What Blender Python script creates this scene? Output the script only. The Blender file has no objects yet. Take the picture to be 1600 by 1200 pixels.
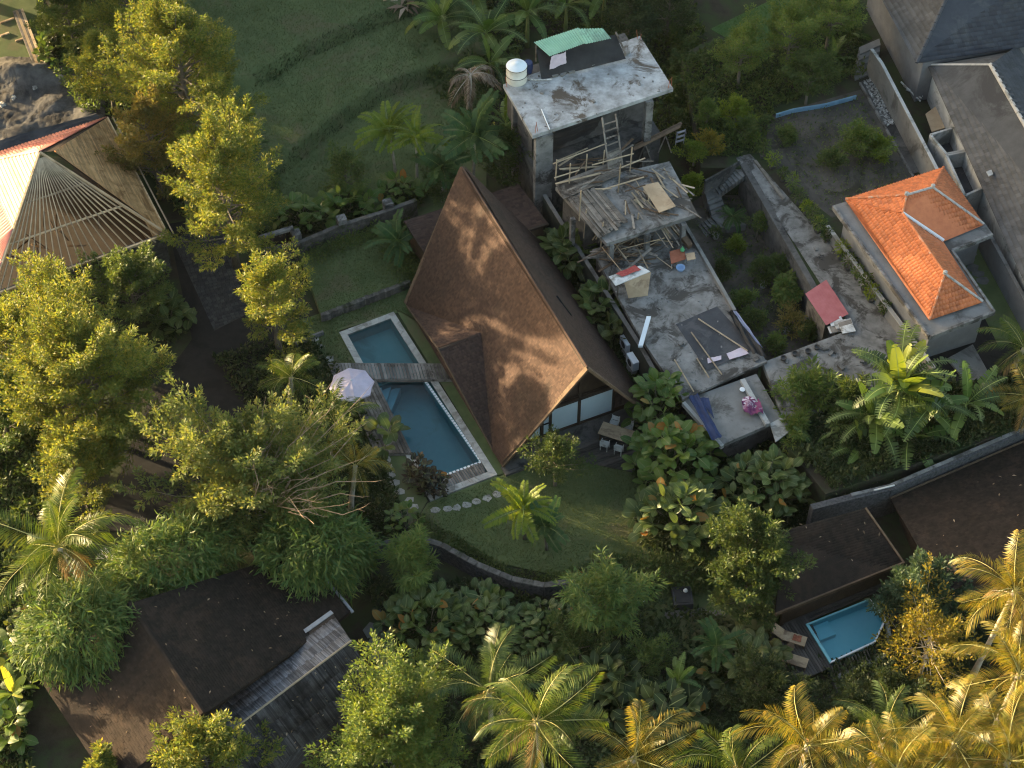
import bpy, math, random
import numpy as np
from mathutils import Vector, Matrix
random.seed(7)
scene = bpy.context.scene
col = scene.collection
# ---------------------------------------------------------------- camera
FPX, PITCH, DIST = 2800.0, math.radians(50), 112.0
CAM = Vector((0, -DIST * math.cos(PITCH), DIST * math.sin(PITCH)))
cd = bpy.data.cameras.new('camera'); cam = bpy.data.objects.new('camera', cd); col.objects.link(cam)
cam.location = CAM; cam.rotation_euler = (math.pi / 2 - PITCH, 0, 0)
cd.sensor_width = 36; cd.lens = FPX / 1600 * 36; cd.clip_end = 2000; cd.clip_start = 1
scene.camera = cam
# ---------------------------------------------------------------- sky and sun
SUN_EL, SUN_AZ = math.radians(8.5), math.atan2(-0.90, 0.43)     # azimuth clockwise from +Y
w = bpy.data.worlds.new('World'); scene.world = w; w.use_nodes = True
nt = w.node_tree; bg = nt.nodes['Background']
sky = nt.nodes.new('ShaderNodeTexSky'); sky.sky_type = 'NISHITA'; sky.sun_disc = False
sky.dust_density = 2.5; sky.ozone_density = .7; sky.sun_elevation = SUN_EL; sky.sun_rotation = SUN_AZ
nt.links.new(sky.outputs[0], bg.inputs[0]); bg.inputs[1].default_value = 0.15
sd = bpy.data.lights.new('sun', 'SUN'); sun = bpy.data.objects.new('sun', sd); col.objects.link(sun)
sd.energy = 5.0; sd.angle = math.radians(0.9); sd.color = (1.0, 0.78, 0.48)
tosun = Vector((math.sin(SUN_AZ) * math.cos(SUN_EL), math.cos(SUN_AZ) * math.cos(SUN_EL), math.sin(SUN_EL)))
sun.rotation_euler = (-tosun).to_track_quat('-Z', 'Y').to_euler(); sun.location = (-60, 40, 60)
scene.view_settings.view_transform = 'Standard'; scene.view_settings.look = 'None'
scene.view_settings.gamma = 1; scene.view_settings.use_curve_mapping = False
scene.view_settings.exposure = 2.25
scene.cycles.pixel_filter_type = 'BLACKMAN_HARRIS'; scene.cycles.filter_width = 1.15
scene.view_settings.use_white_balance = True; scene.view_settings.white_balance_temperature = 6900; scene.view_settings.white_balance_tint = 8
scene.cycles.max_bounces = 5; scene.cycles.diffuse_bounces = 2; scene.cycles.glossy_bounces = 2; scene.cycles.use_light_tree = False; scene.cycles.transparent_max_bounces = 8
# ---------------------------------------------------------------- helpers
def P(px, py, z=0.0):
    """ground-plan position of a point seen at (px, py) of the photo and standing z metres up"""
    x, y = (px - 800) / FPX, -(py - 600) / FPX
    c, s = math.cos(PITCH), math.sin(PITCH)
    d = Vector((x, c + y * s, -s + y * c)); t = (z - CAM.z) / d.z
    return CAM + d * t
BASE = {}
def V3(a): return Vector((a[0], a[1], a[2]))
class MB:
    def __init__(s): s.v = []; s.f = []
    def add(s, vs, fs):
        n = len(s.v); s.v += [tuple(v) for v in vs]; s.f += [tuple(i + n for i in f) for f in fs]; return s
    def obox(s, o, a, b, c):
        o, a, b, c = map(Vector, (o, a, b, c))
        vs = [o, o + a, o + a + b, o + b, o + c, o + a + c, o + a + b + c, o + b + c]
        fs = [(0, 3, 2, 1), (4, 5, 6, 7), (0, 1, 5, 4), (1, 2, 6, 5), (2, 3, 7, 6), (3, 0, 4, 7)]
        if a.cross(b).dot(c) < 0: fs = [f[::-1] for f in fs]
        return s.add(vs, fs)
    def box(s, c, d, rz=0.0):
        c = Vector(c); ca, sa = math.cos(rz), math.sin(rz)
        a = Vector((ca, sa, 0)) * d[0]; b = Vector((-sa, ca, 0)) * d[1]; e = Vector((0, 0, d[2]))
        return s.obox(c - a / 2 - b / 2 - e / 2, a, b, e)
    def plank(s, p, q, wd, th, up=(0, 0, 1)):
        p, q = Vector(p), Vector(q); a = q - p; u = Vector(up)
        b = u.cross(a)
        if b.length < 1e-6: b = Vector((1, 0, 0)).cross(a)
        b = b.normalized() * wd; c = a.cross(b).normalized() * th
        return s.obox(p - b / 2 - c / 2, a, b, c)
    def prism(s, pts, depth):
        """top polygon (3-D points) pulled straight down by depth"""
        n = len(pts); top = [Vector(p) for p in pts]
        ar = sum(top[i].x * top[(i + 1) % n].y - top[(i + 1) % n].x * top[i].y for i in range(n))
        if ar < 0: top = top[::-1]
        bot = [p - Vector((0, 0, depth)) for p in top]
        fs = [tuple(range(n)), tuple(range(2 * n - 1, n - 1, -1))]
        fs += [(i, n + i, n + (i + 1) % n, (i + 1) % n) for i in range(n)]
        return s.add(top + bot, fs)
    def tube(s, pts, rad, n=6, cap=True):
        pts = [Vector(p) for p in pts]
        if not isinstance(rad, (list, tuple)): rad = [rad] * len(pts)
        vs = []; fs = []; u = None
        for i, p in enumerate(pts):
            t = (pts[min(i + 1, len(pts) - 1)] - pts[max(i - 1, 0)]).normalized()
            if u is None: u = t.orthogonal().normalized()
            u = (u - t * u.dot(t)).normalized(); v = t.cross(u)
            for k in range(n):
                a = 2 * math.pi * k / n; vs.append(p + (u * math.cos(a) + v * math.sin(a)) * rad[i])
        for i in range(len(pts) - 1):
            for k in range(n):
                fs.append((i * n + k, i * n + (k + 1) % n, (i + 1) * n + (k + 1) % n, (i + 1) * n + k))
        if cap: fs += [tuple(range(n))[::-1], tuple(range((len(pts) - 1) * n, len(pts) * n))]
        return s.add(vs, fs)
    def lathe(s, c, prof, n=16):
        c = Vector(c); vs = []; fs = []
        for r, z in prof:
            for k in range(n):
                a = 2 * math.pi * k / n; vs.append(c + Vector((r * math.cos(a), r * math.sin(a), z)))
        for i in range(len(prof) - 1):
            for k in range(n):
                fs.append((i * n + k, i * n + (k + 1) % n, (i + 1) * n + (k + 1) % n, (i + 1) * n + k))
        fs.append(tuple(range((len(prof) - 1) * n, len(prof) * n)))
        return s.add(vs, fs)
    def build(s, name, mat, parent=None, smooth=False):
        b = BASE.get(parent.name, Vector()) if parent else Vector()
        me = bpy.data.meshes.new(name)
        me.from_pydata([(v[0] - b[0], v[1] - b[1], v[2] - b[2]) for v in s.v], [], s.f)
        me.materials.append(M[mat] if isinstance(mat, str) else mat)
        if smooth: me.polygons.foreach_set('use_smooth', [True] * len(me.polygons))
        o = bpy.data.objects.new(name, me); col.objects.link(o)
        if parent: o.parent = parent
        BASE[o.name] = b
        return o
def npmesh(name, V, F, mats, mi=None, smooth=False):
    me = bpy.data.meshes.new(name); V = np.asarray(V, dtype=np.float32); F = np.asarray(F, dtype=np.int32)
    m, k = F.shape
    me.vertices.add(len(V)); me.vertices.foreach_set('co', V.ravel())
    me.loops.add(m * k); me.loops.foreach_set('vertex_index', F.ravel())
    me.polygons.add(m); me.polygons.foreach_set('loop_start', np.arange(0, m * k, k, dtype=np.int32))
    for x in mats: me.materials.append(M[x] if isinstance(x, str) else x)
    if mi is not None: me.polygons.foreach_set('material_index', np.asarray(mi, dtype=np.int32))
    if smooth: me.polygons.foreach_set('use_smooth', np.ones(m, dtype=bool))
    me.update(calc_edges=True); return me
def mobj(name, me, parent=None, loc=(0, 0, 0), rot=(0, 0, 0), sc=1.0):
    o = bpy.data.objects.new(name, me); col.objects.link(o)
    o.location = loc; o.rotation_euler = rot; o.scale = (sc, sc, sc) if not isinstance(sc, tuple) else sc
    if parent: o.parent = parent
    BASE[o.name] = BASE.get(parent.name, Vector()) if parent else Vector()
    return o
def tag(o, label=None, cat=None, group=None, kind=None):
    if label: o['label'] = label
    if cat: o['category'] = cat
    if group: o['group'] = group
    if kind: o['kind'] = kind
    return o
def thing(name, label, cat, loc=(0, 0, 0), group=None):
    o = bpy.data.objects.new(name, None); col.objects.link(o); o.location = loc; o.empty_display_size = .3
    BASE[o.name] = Vector(loc); return tag(o, label, cat, group)
def copy_tree(o, parent=None):
    c = o.copy(); col.objects.link(c); c.parent = parent; BASE[c.name] = BASE.get(o.name, Vector())
    for ch in list(o.children): copy_tree(ch, c)
    return c
def structure(name): 
    o = bpy.data.objects.new(name, None); col.objects.link(o); BASE[o.name] = Vector(); o['kind'] = 'structure'; return o
# ---------------------------------------------------------------- materials
M = {}
def nodes(name):
    m = bpy.data.materials.new(name); m.use_nodes = True; M[name] = m
    return m, m.node_tree, m.node_tree.nodes['Principled BSDF']
def ramp(nt, fac, stops):
    r = nt.nodes.new('ShaderNodeValToRGB'); e = r.color_ramp.elements
    while len(e) < len(stops): e.new(0.5)
    for i, (p, c) in enumerate(stops): e[i].position = p; e[i].color = (*c, 1)
    nt.links.new(fac, r.inputs[0]); return r.outputs[0]
def noise(nt, scale, detail=6, rough=.6, vec=None, dist=0.0):
    n = nt.nodes.new('ShaderNodeTexNoise'); n.inputs['Scale'].default_value = scale
    n.inputs['Detail'].default_value = detail; n.inputs['Roughness'].default_value = rough; n.inputs['Distortion'].default_value = dist
    if vec: nt.links.new(vec, n.inputs['Vector'])
    return n.outputs[0]
def mixc(nt, fac, a, b, mode='MIX'):
    m = nt.nodes.new('ShaderNodeMix'); m.data_type = 'RGBA'; m.blend_type = mode
    for sock, v in ((m.inputs[0], fac), (m.inputs[6], a), (m.inputs[7], b)):
        if isinstance(v, (int, float)): sock.default_value = v
        elif isinstance(v, tuple): sock.default_value = (*v, 1)
        else: nt.links.new(v, sock)
    return m.outputs[2]
def coords(nt, scale=None, world=True):
    if world: o = nt.nodes.new('ShaderNodeNewGeometry').outputs['Position']
    else: o = nt.nodes.new('ShaderNodeTexCoord').outputs['Object']
    if scale:
        mp = nt.nodes.new('ShaderNodeMapping'); mp.inputs['Scale'].default_value = scale; nt.links.new(o, mp.inputs[0]); o = mp.outputs[0]
    return o
def bump(nt, b, h, strength=.5, dist=.03):
    n = nt.nodes.new('ShaderNodeBump'); n.inputs['Strength'].default_value = strength; n.inputs['Distance'].default_value = dist
    nt.links.new(h, n.inputs['Height']); nt.links.new(n.outputs[0], b.inputs['Normal'])
def piece_random(nt):
    g = nt.nodes.new('ShaderNodeNewGeometry'); ob = nt.nodes.new('ShaderNodeObjectInfo'); a = nt.nodes.new('ShaderNodeMath'); a.operation = 'ADD'
    nt.links.new(g.outputs['Random Per Island'], a.inputs[0]); nt.links.new(ob.outputs['Random'], a.inputs[1])
    f = nt.nodes.new('ShaderNodeMath'); f.operation = 'FRACT'; nt.links.new(a.outputs[0], f.inputs[0]); return f.outputs[0]
def surf(name, c1, c2, scale=1.5, c3=None, scale2=None, rough=.85, bs=12, bst=.5, island=0.0, spec=.3, s3=(.52, .62), stretch=None):
    """two-tone noise, an optional third tone in patches, grain bump, optional tone change from piece to piece"""
    m, nt, b = nodes(name); v = coords(nt, stretch)
    cfac = noise(nt, scale, 8, .65, v)
    c = ramp(nt, cfac, [(.32, c1), (.68, c2)])
    if c3: 
        f = ramp(nt, noise(nt, scale2 or scale * .4, 7, .7, v, .6), [(s3[0], (0, 0, 0)), (s3[1], (1, 1, 1))]); c = mixc(nt, f, c, c3)
    if island:
        rr = ramp(nt, piece_random(nt), [(0, (1 - island,) * 3), (1, (1 + island,) * 3)])
        c = mixc(nt, 1.0, c, rr, 'MULTIPLY')
    nt.links.new(c, b.inputs['Base Color']); b.inputs['Roughness'].default_value = rough
    b.inputs['Specular IOR Level'].default_value = spec
    if bst: bump(nt, b, noise(nt, bs, 6, .7, v), bst, .04)
    return m
def leafmat(name, cols, trans=.35, rough=.5, spec=.25):
    """leaf: colour varies from leaf to leaf; light passes through"""
    m = bpy.data.materials.new(name); m.use_nodes = True; M[name] = m; nt = m.node_tree
    b = nt.nodes['Principled BSDF']; out = nt.nodes['Material Output']
    g = nt.nodes.new('ShaderNodeNewGeometry')
    n = len(cols); c = ramp(nt, piece_random(nt), [(i / (n - 1), k) for i, k in enumerate(cols)])
    big = ramp(nt, noise(nt, .5, 3, .5, g.outputs['Position']), [(.3, (.75, .78, .8)), (.7, (1.2, 1.15, 1.0))])
    c = mixc(nt, 1.0, c, big, 'MULTIPLY')
    nt.links.new(c, b.inputs['Base Color']); b.inputs['Roughness'].default_value = rough; b.inputs['Specular IOR Level'].default_value = spec
    t = nt.nodes.new('ShaderNodeBsdfTranslucent'); nt.links.new(mixc(nt, 1.0, c, (1.45, 1.35, .7), 'MULTIPLY'), t.inputs[0])
    mx = nt.nodes.new('ShaderNodeMixShader'); mx.inputs[0].default_value = trans
    nt.links.new(b.outputs[0], mx.inputs[1]); nt.links.new(t.outputs[0], mx.inputs[2]); nt.links.new(mx.outputs[0], out.inputs[0])
    return m
surf('soil', (.026, .022, .015), (.052, .044, .030), 1.2, (.038, .052, .02), .35, 1.0, 9, .9, s3=(.42, .56))
surf('soil_yard', (.048, .041, .035), (.105, .094, .082), .9, (.03, .03, .02), .5, 1.0, 6, .9)
surf('soil_court', (.05, .043, .035), (.12, .105, .088), 1.0, (.035, .04, .022), .4, 1.0, 7, .9)
surf('soil_ash', (.03, .027, .025), (.15, .14, .13), .6, (.02, .017, .015), .3, 1.0, 5, .9)
surf('lawn', (.066, .092, .036), (.108, .136, .056), .8, (.112, .108, .056), .22, 1.0, 30, .6)
surf('lawn_bright', (.05, .10, .03), (.08, .13, .045), .8, None, None, 1.0, 30, .8)
surf('asphalt', (.014, .0135, .013), (.024, .0225, .021), 2.0, (.010, .0095, .0095), .5, .95, 40, .4)
surf('paver', (.035, .034, .034), (.06, .057, .055), 3.0, None, None, .9, 20, .4, .25)
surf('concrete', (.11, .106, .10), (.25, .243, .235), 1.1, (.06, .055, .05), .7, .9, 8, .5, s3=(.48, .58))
surf('concrete_new', (.13, .126, .12), (.21, .205, .198), .6, (.08, .076, .07), .4, .85, 10, .3)
surf('concrete_stained', (.16, .158, .154), (.43, .445, .46), 1.1, (.085, .068, .054), .42, .8, 7, .45, s3=(.53, .60))
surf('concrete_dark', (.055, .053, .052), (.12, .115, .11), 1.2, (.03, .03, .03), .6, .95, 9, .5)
surf('wall_light', (.28, .28, .275), (.40, .40, .39), .8, (.16, .16, .15), .4, .85, 9, .3)
surf('wall_green', (.028, .036, .03), (.045, .055, .045), 1.2, None, None, .9, 9, .3)
surf('wall_plaster', (.14, .14, .145), (.2, .2, .205), 1.0, None, None, .9, 9, .2)
surf('stone_wall', (.05, .047, .042), (.13, .12, .11), 3.0, (.035, .04, .02), .8, .95, 6, .8, .35)
surf('stone_dark', (.03, .03, .032), (.10, .10, .105), 6.0, None, None, .9, 8, .8)
surf('shingle_brown', (.058, .036, .029), (.076, .047, .037), 5.0, (.050, .034, .028), .25, .85, 45, .5, .26, .2)
surf('tile_orange', (.42, .115, .042), (.53, .165, .062), 2.2, (.30, .09, .042), .7, .6, 20, .2, .2, .4, s3=(.55, .7))
surf('tile_cap', (.48, .14, .05), (.58, .20, .085), 3.0, (.5, .36, .28), 1.2, .7, 14, .3, .12)
surf('roof_grey', (.055, .057, .062), (.09, .092, .097), .9, (.04, .041, .045), .3, .8, 20, .4, .22)
surf('roof_grey_shaded', (.030, .034, .044), (.046, .05, .06), .8, (.06, .062, .068), .35, .8, 20, .4, .22)  # darker copy of the grey tiles; paints shade onto the right-hand faces
surf('mortar', (.32, .30, .28), (.46, .44, .42), 3, (.2, .2, .19), 1.4, .9, 12, .4)
surf('cap_dark', (.05, .052, .06), (.08, .082, .09), 3, None, None, .8, 12, .3)
surf('thatch', (.020, .0165, .0145), (.034, .027, .023), 1.6, (.044, .032, .025), .28, 1.0, 26, .8, .18, .1)
surf('thatch_brown', (.024, .019, .0165), (.039, .030, .025), 1.6, (.048, .034, .026), .3, 1.0, 26, .8, .18, .1)
surf('bamboo_shingle', (.03, .027, .026), (.075, .07, .07), 1.5, (.022, .019, .018), .5, .8, 22, .5, .55)
surf('deck', (.13, .118, .105), (.22, .205, .19), 1.2, (.08, .07, .06), .5, .7, 18, .4, .45)
surf('deck_dark', (.045, .04, .037), (.08, .072, .066), 1.2, None, None, .6, 18, .4, .4)
surf('wood_grey', (.12, .105, .09), (.24, .21, .18), 2.0, (.06, .05, .042), .9, .9, 18, .5, .3)
surf('wood_brown', (.075, .048, .03), (.15, .10, .065), 2.0, None, None, .8, 18, .4, .3)
surf('wood_dark', (.028, .019, .014), (.05, .034, .024), 2.0, None, None, .7, 18, .4)
surf('wood_tan', (.38, .27, .16), (.58, .43, .27), 1.5, (.25, .17, .10), .7, .85, 16, .4, .25)
surf('plywood', (.34, .24, .15), (.48, .36, .24), 1.0, (.22, .15, .1), .6, .85, 14, .3)
surf('bamboo', (.26, .20, .135), (.40, .32, .22), 2.5, None, None, .7, 16, .3, .25)
surf('rafter_wood', (.17, .115, .07), (.28, .20, .13), 2.5, None, None, .8, 16, .3, .25)
surf('bamboo_gold', (.66, .50, .24), (.82, .66, .36), 2.5, None, None, .7, 16, .3, .2)
surf('mat_woven', (.50, .29, .13), (.72, .46, .24), 2.0, (.36, .20, .09), .6, .9, 22, .5, .3)
surf('tin_red', (.42, .15, .13), (.58, .25, .21), 1.2, (.34, .17, .14), .5, .55, 12, .2)
surf('tin_pink', (.36, .10, .105), (.45, .15, .155), 1.5, None, None, .5, 12, .2)
surf('tin_green', (.15, .34, .25), (.22, .43, .33), 1.2, (.12, .25, .2), .5, .5, 12, .2)
surf('tarp_black', (.012, .012, .013), (.03, .03, .032), 1.2, None, None, .6, 8, .6)
surf('tarp_slate', (.03, .033, .04), (.055, .058, .066), .8, (.07, .07, .075), .6, .7, 6, .6)
surf('tarp_navy', (.012, .022, .065), (.02, .04, .12), 1.5, None, None, .6, 5, .6)
surf('tarp_lilac', (.22, .24, .36), (.32, .34, .46), 1.5, None, None, .6, 5, .5)
surf('tarp_blue', (.12, .24, .36), (.2, .34, .46), 1.5, None, None, .6, 5, .5)
surf('white_paint', (.62, .66, .70), (.74, .76, .78), 1.5, None, None, .6, 12, .15)
surf('white_dirty', (.45, .45, .44), (.62, .62, .61), 2.5, (.25, .23, .2), 1.2, .8, 9, .3)
surf('plastic_white', (.60, .66, .72), (.72, .76, .8), 1.0, None, None, .4, 12, .1)
surf('tank', (.62, .60, .54), (.74, .72, .66), 1.5, (.5, .46, .38), 1.0, .5, 12, .15)
surf('plastic_blue', (.22, .34, .55), (.3, .44, .65), 1.0, None, None, .4, 12, .1)
surf('plastic_green', (.06, .30, .12), (.1, .4, .18), 1.0, None, None, .4, 12, .1)
surf('rust', (.25, .08, .045), (.36, .13, .075), 2.0, None, None, .8, 12, .4)
surf('red_sheet', (.30, .05, .045), (.38, .075, .065), 2.0, None, None, .7, 12, .3)
surf('purple_cloth', (.14, .035, .09), (.22, .06, .14), 3.0, (.42, .32, .38), 1.6, .9, 12, .4)
surf('cloth_pale', (.5, .42, .48), (.62, .52, .58), 3.0, None, None, .9, 12, .3)
surf('lilac', (.44, .39, .47), (.54, .48, .57), 2.0, None, None, .85, 10, .1)
surf('metal', (.22, .22, .23), (.32, .32, .33), 2.0, None, None, .4, 12, .1)
surf('metal_dark', (.03, .03, .032), (.05, .05, .052), 2.0, None, None, .5, 12, .1)
surf('coping', (.30, .29, .27), (.43, .42, .39), 2.5, (.22, .205, .18), .9, .8, 14, .3, .12)
surf('stone_pale', (.28, .265, .24), (.40, .385, .35), 3.0, (.18, .17, .15), 1.2, .9, 12, .4, .15)
surf('step_stone', (.10, .10, .095), (.17, .165, .155), 2.0, None, None, .9, 10, .4, .15)
surf('pebble', (.25, .25, .25), (.55, .55, .54), 3.0, None, None, .8, 12, .2, .5)
surf('pool_tile', (.10, .25, .27), (.125, .29, .305), 1.0, (.10, .23, .235), .4, .5, 14, .15)
surf('pool_tile_green', (.10, .26, .25), (.13, .30, .285), .8, (.09, .215, .21), .5, .5, 14, .15)
surf('pool_turquoise', (.17, .43, .50), (.20, .48, .54), 1.0, None, None, .5, 14, .1)
surf('pool_step', (.17, .36, .39), (.20, .40, .43), 1.0, None, None, .5, 14, .1)
surf('twig', (.20, .135, .085), (.34, .25, .17), 3.0, None, None, .9, 14, .4)
surf('pot', (.05, .048, .046), (.11, .10, .095), 3.0, None, None, .8, 12, .2)
surf('pot_pale', (.28, .28, .27), (.38, .38, .37), 3.0, None, None, .8, 12, .2)
surf('bark', (.10, .085, .065), (.19, .165, .135), 3.0, (.07, .06, .045), 1.0, .95, 14, .6, stretch=(1, 1, .4))
surf('bark_pale', (.28, .24, .19), (.42, .37, .30), 3.0, None, None, .9, 14, .5)
surf('stem_green', (.12, .15, .045), (.2, .22, .08), 3.0, None, None, .7, 14, .3)
surf('rachis', (.30, .28, .09), (.42, .38, .14), 3.0, None, None, .6, 14, .1)
surf('rachis_green', (.16, .22, .06), (.22, .28, .08), 3.0, None, None, .6, 14, .1)
surf('brick', (.085, .083, .083), (.14, .137, .135), 3.0, None, None, .95, 14, .4, .3)
surf('blind', (.42, .52, .56), (.47, .56, .60), .8, None, None, .25, 12, .02, spec=.6)
surf('glass_dark', (.02, .022, .025), (.03, .032, .035), 1.0, None, None, .08, 12, .0, spec=.6)
# water: clear film that mirrors the sky, tinted by what lies below
def water(name, tint):
    m = bpy.data.materials.new(name); m.use_nodes = True; M[name] = m; nt = m.node_tree; nt.nodes.clear()
    out = nt.nodes.new('ShaderNodeOutputMaterial'); t = nt.nodes.new('ShaderNodeBsdfTransparent'); t.inputs[0].default_value = (*tint, 1)
    g = nt.nodes.new('ShaderNodeBsdfGlossy'); g.inputs['Roughness'].default_value = .03
    fr = nt.nodes.new('ShaderNodeFresnel'); fr.inputs[0].default_value = 1.33
    bp = nt.nodes.new('ShaderNodeBump'); bp.inputs['Strength'].default_value = .5; bp.inputs['Distance'].default_value = .05
    pos = nt.nodes.new('ShaderNodeNewGeometry').outputs['Position']
    nt.links.new(noise(nt, 2.2, 3, .5, pos), bp.inputs['Height'])
    nt.links.new(bp.outputs[0], g.inputs['Normal']); nt.links.new(bp.outputs[0], fr.inputs['Normal'])
    mx = nt.nodes.new('ShaderNodeMixShader'); nt.links.new(fr.outputs[0], mx.inputs[0]); nt.links.new(t.outputs[0], mx.inputs[1]); nt.links.new(g.outputs[0], mx.inputs[2])
    nt.links.new(mx.outputs[0], out.inputs[0])
water('water', (.62, .80, .86)); water('water_clear', (.75, .92, .95))
Y = .13
leafmat('leaf_plume', [(.08, .122, .03), (.13, .172, .04), (.19, .212, .047), (.245, .222, .052)], .45)
leafmat('leaf_plume_brown', [(.10, .10, .035), (.15, .14, .045), (.18, .155, .05), (.20, .145, .055)], .42)
leafmat('leaf_plume_green', [(.06, .10, .032), (.085, .13, .04), (.11, .15, .045), (.13, .155, .048)], .4)
leafmat('leaf_bright', [(.075, .13, .035), (.10, .155, .04), (.125, .17, .045), (.15, .175, .05)], .42)
leafmat('leaf_mid', [(.04, .07, .022), (.055, .09, .027), (.075, .105, .032), (.095, .115, .038)], .35)
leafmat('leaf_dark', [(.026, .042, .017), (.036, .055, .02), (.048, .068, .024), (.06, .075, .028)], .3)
leafmat('leaf_bamboo', [(.055, .105, .034), (.08, .14, .042), (.105, .16, .045), (.15, .18, .05)], .38)
leafmat('leaf_blue', [(.03, .06, .035), (.045, .08, .045), (.055, .09, .05), (.07, .10, .055)], .3)
leafmat('leaf_gold', [(.12, .12, .018), (.17, .15, .022), (.22, .18, .03), (.25, .17, .035)], .42)
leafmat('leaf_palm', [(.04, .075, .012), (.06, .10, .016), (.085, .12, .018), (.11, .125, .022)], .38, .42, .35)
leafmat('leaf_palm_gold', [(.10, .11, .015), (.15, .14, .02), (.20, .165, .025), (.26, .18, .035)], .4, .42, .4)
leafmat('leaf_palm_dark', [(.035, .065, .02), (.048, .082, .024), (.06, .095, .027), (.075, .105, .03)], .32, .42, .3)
leafmat('leaf_fern', [(.11, .165, .022), (.14, .20, .026), (.17, .225, .03), (.20, .23, .034)], .45)  # fern green brightened to stand in for sun on the fronds
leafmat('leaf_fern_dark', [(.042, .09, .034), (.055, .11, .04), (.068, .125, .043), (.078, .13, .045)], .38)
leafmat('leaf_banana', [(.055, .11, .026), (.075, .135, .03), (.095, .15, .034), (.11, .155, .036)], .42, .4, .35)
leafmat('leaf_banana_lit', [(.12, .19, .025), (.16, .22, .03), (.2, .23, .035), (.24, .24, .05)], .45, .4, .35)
leafmat('leaf_big', [(.045, .075, .022), (.06, .095, .027), (.078, .11, .032), (.092, .115, .036)], .3, .38, .3)
leafmat('leaf_big_olive', [(.05, .07, .02), (.068, .09, .025), (.09, .105, .03), (.105, .11, .034)], .3, .38, .35)
leafmat('leaf_old', [(.16, .12, .03), (.26, .14, .03), (.30, .12, .03), (.22, .16, .05)], .3)
leafmat('leaf_dry', [(.12, .085, .06), (.2, .14, .10), (.28, .21, .16), (.35, .28, .22)], .2)
leafmat('leaf_purple', [(.022, .022, .02), (.04, .034, .028), (.05, .05, .025), (.07, .04, .035)], .25)
leafmat('grass_blade', [(.062, .09, .034), (.078, .108, .04), (.095, .124, .047), (.11, .12, .055)], .3)
leafmat('grass_bright', [(.035, .085, .014), (.05, .11, .02), (.065, .13, .024), (.08, .13, .03)], .3)
leafmat('leaf_palm_old', [(.12, .075, .03), (.2, .13, .055), (.27, .18, .08), (.32, .22, .10)], .25)
surf('coconut', (.16, .13, .03), (.26, .19, .05), 4.0, None, None, .5, 12, .1)
leafmat('leaf_spread', [(.095, .135, .045), (.135, .175, .055), (.17, .20, .06), (.20, .19, .065)], .42)
# ---------------------------------------------------------------- surfaces made of courses
def courses(poly, ch, pw, lift=.02, jit=.25, gap=.0, along=None, seed=0, roll=0.0, rough=0.0):
    rg = np.random.default_rng(seed); pts = [Vector(p) for p in poly]; n = Vector((0, 0, 0))
    for i in range(len(pts)): n += (pts[i] - pts[0]).cross(pts[(i + 1) % len(pts)] - pts[0])
    n.normalize(); n = -n if n.z < 0 else n
    u = Vector(along) if along is not None else Vector((0, 0, 1)).cross(n)
    if u.length < 1e-3: u = pts[1] - pts[0]
    u = (u - n * u.dot(n)).normalized(); v = n.cross(u); o = pts[0]
    A = np.array([[(p - o).dot(u), (p - o).dot(v)] for p in pts])
    def span(y):
        xs = []
        for i in range(len(A)):
            a, b = A[i], A[(i + 1) % len(A)]
            if (a[1] - y) * (b[1] - y) <= 0 and abs(a[1] - b[1]) > 1e-9: xs.append(a[0] + (b[0] - a[0]) * (y - a[1]) / (b[1] - a[1]))
        return (min(xs), max(xs)) if len(xs) > 1 else None
    y0, y1 = A[:, 1].min(), A[:, 1].max(); rows = max(1, int(round((y1 - y0) / ch))); ch = (y1 - y0) / rows
    U, N, W, O = (np.array(x) for x in (u, n, v, o)); V = []; F = []
    for r in range(rows):
        a, b = y0 + r * ch, y0 + (r + 1) * ch
        s0, s1 = span(a + ch * .02), span(b - ch * .02)
        if not s0 or not s1: continue
        x = min(s0[0], s1[0]) - rg.random() * pw; end = max(s0[1], s1[1])
        while x < end:
            wd = pw * (1 + jit * (rg.random() * 2 - 1)); xa, xb = x + gap / 2, x + wd - gap / 2; x += wd
            l0, h0 = max(xa, s0[0]), min(xb, s0[1]); l1, h1 = max(xa, s1[0]), min(xb, s1[1])
            if h0 <= l0 and h1 <= l1: continue
            if h0 < l0: l0 = h0 = min(max((xa + xb) / 2, s0[0]), s0[1])
            if h1 < l1: l1 = h1 = min(max((xa + xb) / 2, s1[0]), s1[1])
            lf = lift * (1 + rough * (rg.random() * 2 - 1)); a_ = a - ch * .12 * rough * rg.random() * 3 + gap / 2; b_ = b - gap / 2
            k = 4 if roll else 2; hs = [0, roll, roll, 0] if roll else [0, 0]; base = len(V)
            for j in range(k): t = j / (k - 1); V.append(O + U * (l0 + (h0 - l0) * t) + W * a_ + N * (lf + hs[j]))
            for j in range(k): t = j / (k - 1); V.append(O + U * (l1 + (h1 - l1) * t) + W * b_ + N * (lf * (.15 if not gap else 1) + hs[j]))
            for j in range(k): t = j / (k - 1); V.append(O + U * (l0 + (h0 - l0) * t) + W * a_ - N * .01)
            for j in range(k - 1):
                F.append((base + j, base + j + 1, base + k + j + 1, base + k + j)); F.append((base + 2 * k + j, base + 2 * k + j + 1, base + j + 1, base + j))
    return np.array(V), np.array(F)
def join(parts):
    Vs = []; Fs = []; n = 0
    for V, F in parts:
        if len(V) == 0: continue
        Vs.append(V); Fs.append(F + n); n += len(V)
    return np.concatenate(Vs), np.concatenate(Fs)
def course_obj(name, parts, mat, parent=None, stuff=True):
    V, F = join(parts); b = BASE.get(parent.name, Vector()) if parent else Vector()
    o = mobj(name, npmesh(name, V - np.array(b), F, [mat]), parent)
    if stuff: o['kind'] = 'stuff'
    return o
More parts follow.
